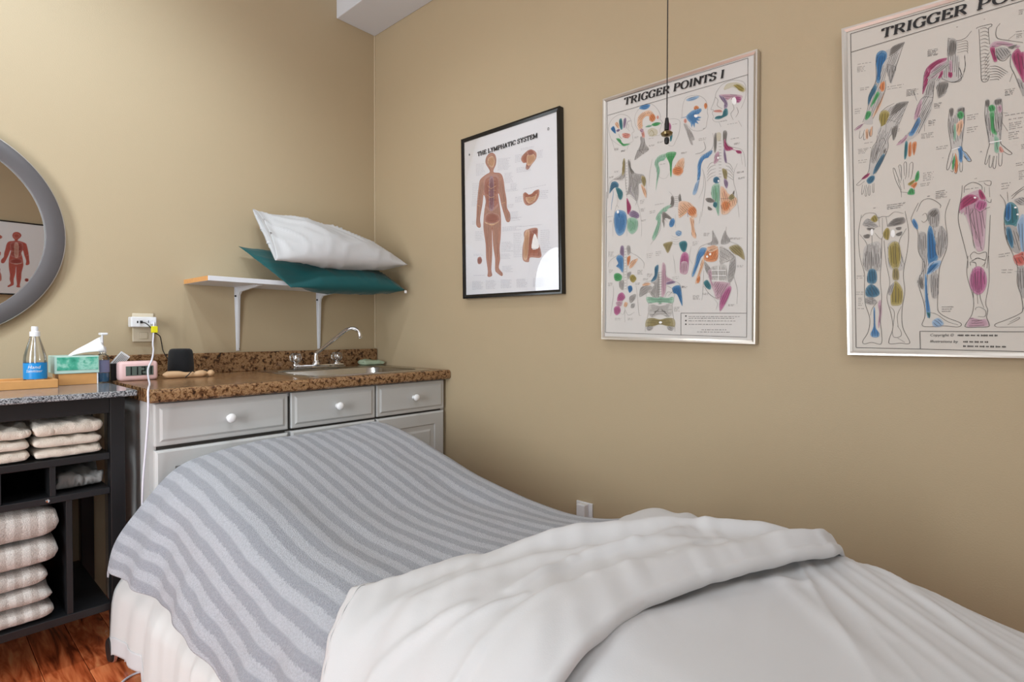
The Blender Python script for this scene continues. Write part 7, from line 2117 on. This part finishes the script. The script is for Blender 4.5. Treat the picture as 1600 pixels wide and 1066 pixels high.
# stroke letters on a unit box, x right, y up; each is (width, strokes)
GL = {
 'T': (0.80, [[(0.40, 0), (0.40, 1)], [(0.03, 0.97), (0.77, 0.97)], [(0.03, 0.99), (0.05, 0.74)], [(0.77, 0.99), (0.75, 0.74)], [(0.24, 0.02), (0.56, 0.02)]]),
 'R': (0.86, [[(0.18, 0), (0.18, 1)], [(0.04, 0.97), (0.45, 0.97), (0.66, 0.88), (0.68, 0.72), (0.60, 0.56), (0.42, 0.50), (0.18, 0.50)], [(0.42, 0.50), (0.62, 0.24), (0.78, 0.02), (0.86, 0.02)], [(0.04, 0.02), (0.34, 0.02)]]),
 'I': (0.40, [[(0.20, 0), (0.20, 1)], [(0.05, 0.98), (0.35, 0.98)], [(0.05, 0.02), (0.35, 0.02)]]),
 'G': (0.88, [[(0.76, 0.78), (0.66, 0.93), (0.48, 0.99), (0.26, 0.92), (0.11, 0.70), (0.09, 0.45), (0.17, 0.18), (0.36, 0.02), (0.56, 0.02), (0.74, 0.14)], [(0.74, 0.0), (0.74, 0.42)], [(0.56, 0.42), (0.88, 0.42)], [(0.77, 0.98), (0.77, 0.70)]]),
 'E': (0.76, [[(0.18, 0), (0.18, 1)], [(0.04, 0.97), (0.66, 0.97)], [(0.04, 0.03), (0.70, 0.03)], [(0.18, 0.52), (0.50, 0.52)], [(0.66, 0.99), (0.65, 0.76)], [(0.70, 0.0), (0.71, 0.26)], [(0.50, 0.64), (0.50, 0.40)]]),
 'P': (0.78, [[(0.18, 0), (0.18, 1)], [(0.04, 0.97), (0.44, 0.97), (0.66, 0.88), (0.69, 0.70), (0.62, 0.52), (0.42, 0.44), (0.18, 0.45)], [(0.03, 0.02), (0.36, 0.02)]]),
 'O': (0.94, [[(0.47, 0.99), (0.24, 0.91), (0.10, 0.68), (0.10, 0.36), (0.24, 0.10), (0.47, 0.01), (0.70, 0.09), (0.84, 0.34), (0.84, 0.66), (0.70, 0.91), (0.47, 0.99)]]),
 'N': (0.92, [[(0.16, 0), (0.16, 1)], [(0.14, 0.98), (0.78, 0.04)], [(0.78, 0), (0.78, 1)], [(0.03, 0.02), (0.29, 0.02)], [(0.64, 0.98), (0.91, 0.98)], [(0.02, 0.98), (0.2, 0.98)]]),
 'S': (0.68, [[(0.56, 0.74), (0.54, 0.90), (0.36, 0.99), (0.17, 0.93), (0.10, 0.78), (0.16, 0.62), (0.36, 0.53), (0.54, 0.42), (0.60, 0.26), (0.52, 0.08), (0.33, 0.01), (0.14, 0.08), (0.09, 0.28)], [(0.57, 0.99), (0.57, 0.72)], [(0.08, 0.0), (0.08, 0.30)]]),
 'H': (0.94, [[(0.18, 0), (0.18, 1)], [(0.76, 0), (0.76, 1)], [(0.18, 0.5), (0.76, 0.5)], [(0.02, 0.98), (0.34, 0.98)], [(0.60, 0.98), (0.92, 0.98)], [(0.02, 0.02), (0.34, 0.02)], [(0.60, 0.02), (0.92, 0.02)]]),
 'L': (0.72, [[(0.18, 0), (0.18, 1)], [(0.03, 0.98), (0.36, 0.98)], [(0.03, 0.03), (0.68, 0.03)], [(0.68, 0.0), (0.69, 0.3)]]),
 'Y': (0.84, [[(0.42, 0), (0.42, 0.46)], [(0.42, 0.44), (0.14, 0.98)], [(0.42, 0.44), (0.70, 0.98)], [(0.01, 0.98), (0.30, 0.98)], [(0.56, 0.98), (0.84, 0.98)], [(0.26, 0.02), (0.58, 0.02)]]),
 'M': (1.10, [[(0.16, 0), (0.16, 1)], [(0.94, 0), (0.94, 1)], [(0.16, 0.98), (0.55, 0.10)], [(0.55, 0.10), (0.94, 0.98)], [(0.02, 0.02), (0.30, 0.02)], [(0.80, 0.02), (1.08, 0.02)], [(0.02, 0.98), (0.22, 0.98)], [(0.88, 0.98), (1.08, 0.98)]]),
 'A': (0.86, [[(0.14, 0.02), (0.43, 1.0)], [(0.43, 1.0), (0.72, 0.02)], [(0.24, 0.36), (0.62, 0.36)], [(0.01, 0.02), (0.28, 0.02)], [(0.56, 0.02), (0.86, 0.02)]]),
 'C': (0.84, [[(0.74, 0.74), (0.64, 0.92), (0.46, 0.99), (0.25, 0.92), (0.11, 0.70), (0.10, 0.36), (0.24, 0.08), (0.46, 0.01), (0.66, 0.08), (0.76, 0.26)], [(0.76, 0.99), (0.76, 0.70)]]),
}
class Print:
    """collects flat printed shapes on a plane; P(u, v, layer) gives the world point for right u and down v in metres"""
    def __init__(self, P): self.P = P; self.v = []; self.f = []; self.m = []; self.mats = []; self.n = 0
    def mi(self, m):
        if m not in self.mats: self.mats.append(m)
        return self.mats.index(m)
    def poly(self, pts, m):
        b = len(self.v); self.v += [self.P(u, v, self.n) for u, v in pts]; self.f.append(list(range(b, b+len(pts)))); self.m.append(self.mi(m)); self.n += 1
    def ribbon(self, pts, w, m, cap=0.0):
        pts = [np.array(p, float) for p in pts]; b = len(self.v); L_ = len(pts)
        for i, p in enumerate(pts):
            t = pts[min(i+1, L_-1)]-pts[max(i-1, 0)]; t = t/(np.hypot(*t)+1e-9); nn = np.array((-t[1], t[0]))
            ww = w(t) if callable(w) else w*(0.55+0.45*math.sin(PI*min(max(i/(L_-1), 0.12), 0.88))) if cap else w
            for sgn in (1, -1): q = p+nn*ww/2*sgn; self.v.append(self.P(q[0], q[1], self.n))
        for i in range(L_-1): self.f.append([b+2*i, b+2*i+1, b+2*i+3, b+2*i+2]); self.m.append(self.mi(m))
        self.n += 1
    def wash(self, pts, c, red):
        # watercolour look: pale rim, full middle, then strokes of muscle fibre along the longer axis
        P_ = np.array(pts); ce = P_.mean(0)
        if c in 'we9' or len(P_) < 6: self.poly(pts, ink(c, red)); return
        if c in '1lg':
            self.poly(pts, ink(c, red, 0.1 if c != '1' else 0.0))
            if c == '1': self.ribbon(list(pts)+[pts[0]], 0.0022, ink('8', red))
        else: self.poly(pts, ink(c, red, 0.32)); self.poly([ce+(q-ce)*0.86 for q in P_], ink(c, red, 0.12)); self.poly([ce+(q-ce)*0.66 for q in P_], ink(c, red))
        w_, vec = np.linalg.eigh(np.cov((P_-ce).T)); ax, ay = vec[:, 1], vec[:, 0]
        A_ = (P_-ce)@ax; B_ = (P_-ce)@ay; n_ = len(P_)
        if w_[1] < 2e-5: return
        step = 0.0036 if c in 'gGlK' else 0.0055
        for b in np.arange(B_.min()+step*0.7, B_.max(), step):
            xs = sorted(A_[i]+(b-B_[i])/(B_[(i+1) % n_]-B_[i])*(A_[(i+1) % n_]-A_[i]) for i in range(n_) if (B_[i]-b)*(B_[(i+1) % n_]-b) < 0)
            for a0, a1 in zip(xs[0::2], xs[1::2]):
                L_ = a1-a0
                if L_ < 0.008: continue
                s0 = a0+L_*random.uniform(0.03, 0.3); s1 = a1-L_*random.uniform(0.03, 0.3)
                m_ = ce+ax*((s0+s1)/2)+ay*(b+random.uniform(-1, 1)*0.0012)
                self.ribbon([ce+ax*s0+ay*b, m_, ce+ax*s1+ay*b], 0.0013, ink(c, red, -0.55), cap=1); self.n -= 1
        self.n += 1
    def words(self, p, q, m, h):
        p, q = np.array(p), np.array(q); L_ = np.hypot(*(q-p)); d = (q-p)/max(L_, 1e-6); a = 0.0
        while a < L_:
            w_ = random.uniform(0.004, 0.012); e = min(a+w_, L_); n_ = max(1, int((e-a)/0.0022))
            for i in range(n_):
                s0 = a+(e-a)*i/n_; s1 = s0+(e-a)/n_*0.72; hh = h*random.choice((0.7, 1.0, 0.8))
                self.ribbon([p+d*s0, p+d*s1], hh, m); self.n -= 1
            a = e+0.0022
        self.n += 1
    def title(self, text, p0, p1, cap, m, thick, thin, slant=0.0):
        adv = sum(0.42 if c == ' ' else GL[c][0]+0.07 for c in text)-0.07
        p0, p1 = np.array(p0, float), np.array(p1, float); d = (p1-p0); Lt = np.hypot(*d); d = d/Lt; up = np.array((d[1], -d[0])); sx = Lt/adv; x = 0.0
        for c in text:
            if c == ' ': x += 0.42; continue
            w_, st = GL[c]
            for s in st:
                curved = len(s) > 3
                pts = catmull(s, 5) if curved else s
                q = [p0 + d*((x+a[0])*sx + slant*a[1]*cap) + up*a[1]*cap for a in pts]
                def wf(t, u_=up): k = abs(float(np.dot(t, u_))); return thin + (thick-thin)*k**1.3
                self.ribbon(q, wf, m)
            x += w_+0.07
    def art(self, rows, remap=None, lw=1.5e-3, th=1.5e-3, red=False, skip=''):
        for k, c, wd, nums in rows:
            a = [x/2000.0 for x in nums]; pts = list(zip(a[0::2], a[1::2]))
            if k in skip: continue
            if remap: cu_ = sum(p[0] for p in pts)/len(pts); pts = [remap(p[0], p[1], cu_) for p in pts]
            if k == 'F': self.wash(catmull(pts, 4, True), c, red)
            elif k == 'f': self.poly(pts, ink(c, red))
            elif k in 'Ll': self.ribbon(catmull(pts, 5) if (k == 'L' and len(pts) > 2) else pts, wd*lw, ink(c, red), cap=1 if k == 'L' else 0)
            elif k == 'X': self.words(pts[0], pts[1], ink(c, red), th)
    def build(self, name, parent):
        o = link_mesh(name, self.v, self.f, self.mats or [M['ink']], parent)
        for p, i in zip(o.data.polygons, self.m): p.material_index = i
        return o
def framed(root, TL, TR, BR, BL, back, front, fw, fmat, paper, axis, sgn):
    """mitred frame rails and backing sheet; corners are (across, z) on the front plane; axis 'x': wall normal along x, 'y': along y; sgn points into the room"""
    def W3(a, z, d): return (d, a, z) if axis == 'x' else (a, d, z)
    C4 = [np.array(p, float) for p in (TL, TR, BR, BL)]; ctr_ = sum(C4)/4
    def inset(k, w_):
        p, q, r = C4[k-1], C4[k], C4[(k+1) % 4]; e1 = (p-q)/np.hypot(*(p-q)); e2 = (r-q)/np.hypot(*(r-q)); return q+(e1+e2)*w_
    inn = [inset(k, fw) for k in range(4)]; mid = [inset(k, fw*0.45) for k in range(4)]
    for k in range(4):
        k2 = (k+1) % 4; V_ = []
        for j in (k, k2):
            V_ += [W3(*C4[j], back), W3(*C4[j], front+sgn*-0.002), W3(*(C4[j]*0.9+mid[j]*0.1), front), W3(*mid[j], front), W3(*inn[j], front-sgn*0.0035), W3(*inn[j], back)]
        Fc = [(i, (i+1) % 6, 6+(i+1) % 6, 6+i) for i in range(6)] + [tuple(range(6)), tuple(range(11, 5, -1))]
        o = link_mesh('frame_rail', V_, Fc, fmat, root)
        bm = bmesh.new(); bm.from_mesh(o.data); bmesh.ops.recalc_face_normals(bm, faces=bm.faces); bm.to_mesh(o.data); bm.free()
    V_ = [W3(*p, front-sgn*0.006) for p in inn] + [W3(*p, back) for p in inn]
    link_mesh('poster_sheet', V_, [(0, 1, 2, 3), (7, 6, 5, 4), (0, 4, 5, 1), (1, 5, 6, 2), (2, 6, 7, 3), (3, 7, 4, 0)], paper, root)
    return inn
FX = -0.025; PX = FX+0.006
# middle poster
p1 = thing('framed_poster', 'silver framed chart titled TRIGGER POINTS I in the middle of the right wall', 'poster', (0, -1.62, 0.92))
framed(p1, (-1.369, 1.738), (-1.872, 1.736), (-1.874, 0.916), (-1.369, 0.924), -0.001, FX, 0.011, M['silver'], M['paper'], 'x', -1)
P1 = lambda u, v, n: (PX-0.0004-n*1.2e-6, -1.345-u, 1.745-v)
pr = Print(P1); pr.art(ART['t1']); pr.build('printed_figures', p1)
pr = Print(lambda u, v, n: P1(u, v, n+2600)); pr.title('TRIGGER POINTS I', (0.1055, 0.0490), (0.4330, 0.0590), 0.0226, M['ink'], 0.0060, 0.0022, 0.10); pr.build('title_lettering', p1)
# right poster, runs out of the frame
p2 = thing('framed_poster', 'silver framed chart of arms and legs titled TRIGGER PO, cut by the right edge', 'poster', (0, -2.33, 0.9))
framed(p2, (-2.074, 1.717), (-2.578, 1.702), (-2.601, 0.897), (-2.097, 0.893), -0.001, FX, 0.011, M['silver'], M['paper_warm_dim'], 'x', -1)
P2 = lambda u, v, n: (PX-0.0004-n*1.2e-6, -2.05-u, 1.72-v)
pr = Print(P2); pr.art(ART['t2'])
def small_text(pr, s, u, v, size):
    V_, F_ = text_mesh(s, size, 0.2); w0 = min(x for x, y, z in V_); b = len(pr.v)
    pr.v += [pr.P(u+x-w0, v-y, pr.n) for x, y, z in V_]; pr.f += [[b+i for i in f] for f in F_]; pr.m += [pr.mi(M['ink'])]*len(F_); pr.n += 1
for s_, u_, v_ in (('Copyright \u00a9', 0.2125, 0.7785), ('Illustrations by', 0.2125, 0.7930), ('Published by:', 0.3920, 0.7795)): small_text(pr, s_, u_, v_, 0.0085)
for u0, u1, v_ in ((0.262, 0.330, 0.776), (0.272, 0.315, 0.7905), (0.272, 0.345, 0.8005), (0.440, 0.500, 0.777), (0.440, 0.520, 0.786), (0.440, 0.505, 0.795), (0.440, 0.475, 0.803)): pr.words((u0, v_), (u1, v_), ink('k'), 0.004)
pr.build('printed_figures', p2)
pr = Print(lambda u, v, n: P2(u, v, n+2600)); pr.title('TRIGGER', (0.1085, 0.0560), (0.2680, 0.0570), 0.0222, M['ink'], 0.0058, 0.0022, 0.10)
pr.title('POINTS II', (0.2845, 0.0572), (0.4700, 0.0590), 0.0222, M['ink'], 0.0058, 0.0022, 0.10); pr.build('title_lettering', p2)
# left poster behind glass
p3 = thing('framed_poster', 'black framed chart titled THE LYMPHATIC SYSTEM behind glass beside the corner', 'poster', (0, -0.93, 1.09))
inn = framed(p3, (-0.667, 1.764), (-1.188, 1.765), (-1.203, 1.087), (-0.680, 1.088), -0.001, FX, 0.016, M['blackframe'], M['paper_cool'], 'x', -1)
P3 = lambda u, v, n: (PX-0.0004-n*1.2e-6, -0.64-u, 1.765-v)
pr = Print(P3); pr.art(ART['ly'], lw=1.9e-3, th=1.5e-3); pr.build('printed_figures', p3)
pr = Print(lambda u, v, n: P3(u, v, n+2600)); pr.title('THE LYMPHATIC SYSTEM', (0.1250, 0.0920), (0.4435, 0.0890), 0.0168, M['ink'], 0.0043, 0.0022)
pr.build('title_lettering', p3)
pr = Print(lambda u, v, n: P3(u, v, n+2600)); pr.poly([(0.074, 0.071), (0.078, 0.071), (0.078, 0.079), (0.074, 0.079)], M['ink']); pr.build('printed_mark', p3)
pr = Print(lambda u, v, n: P3(u, v, n+2600)); pr.ribbon([(0.495+0.0035*math.cos(a), 0.0695+0.0045*math.sin(a)) for a in np.linspace(0, 2*PI, 14)], 0.0016, M['ink']); pr.build('printed_mark', p3)
link_mesh('glass_pane', [(FX+0.0035, y, z) for y, z in inn], [(0, 1, 2, 3)], M['pane'], p3)
# chart on the south wall, seen only in the mirror
p4 = thing('framed_poster', 'black framed red muscle chart on the opposite wall, reflected in the round mirror', 'poster', (-0.86, ROOM_S, 1.27))
inn = framed(p4, (-0.60, 1.930), (-1.11, 1.930), (-1.11, 1.268), (-0.60, 1.268), ROOM_S+0.001, ROOM_S+0.025, 0.012, M['blackframe'], M['paper_cool'], 'y', 1)
P4 = lambda u, v, n: (-0.60-u, ROOM_S+0.0194+n*1.2e-6, 1.93-v)
pr = Print(P4); pr.art(ART['ly'], remap=lambda u, v, c: (u+(0.115 if c < 0.25 else 0.05), v), lw=1.6e-3, red=True, skip='X')
pr.build('printed_figures', p4)
link_mesh('glass_pane', [(x, ROOM_S+0.0225, z) for x, z in inn], [(0, 1, 2, 3)], M['pane'], p4)
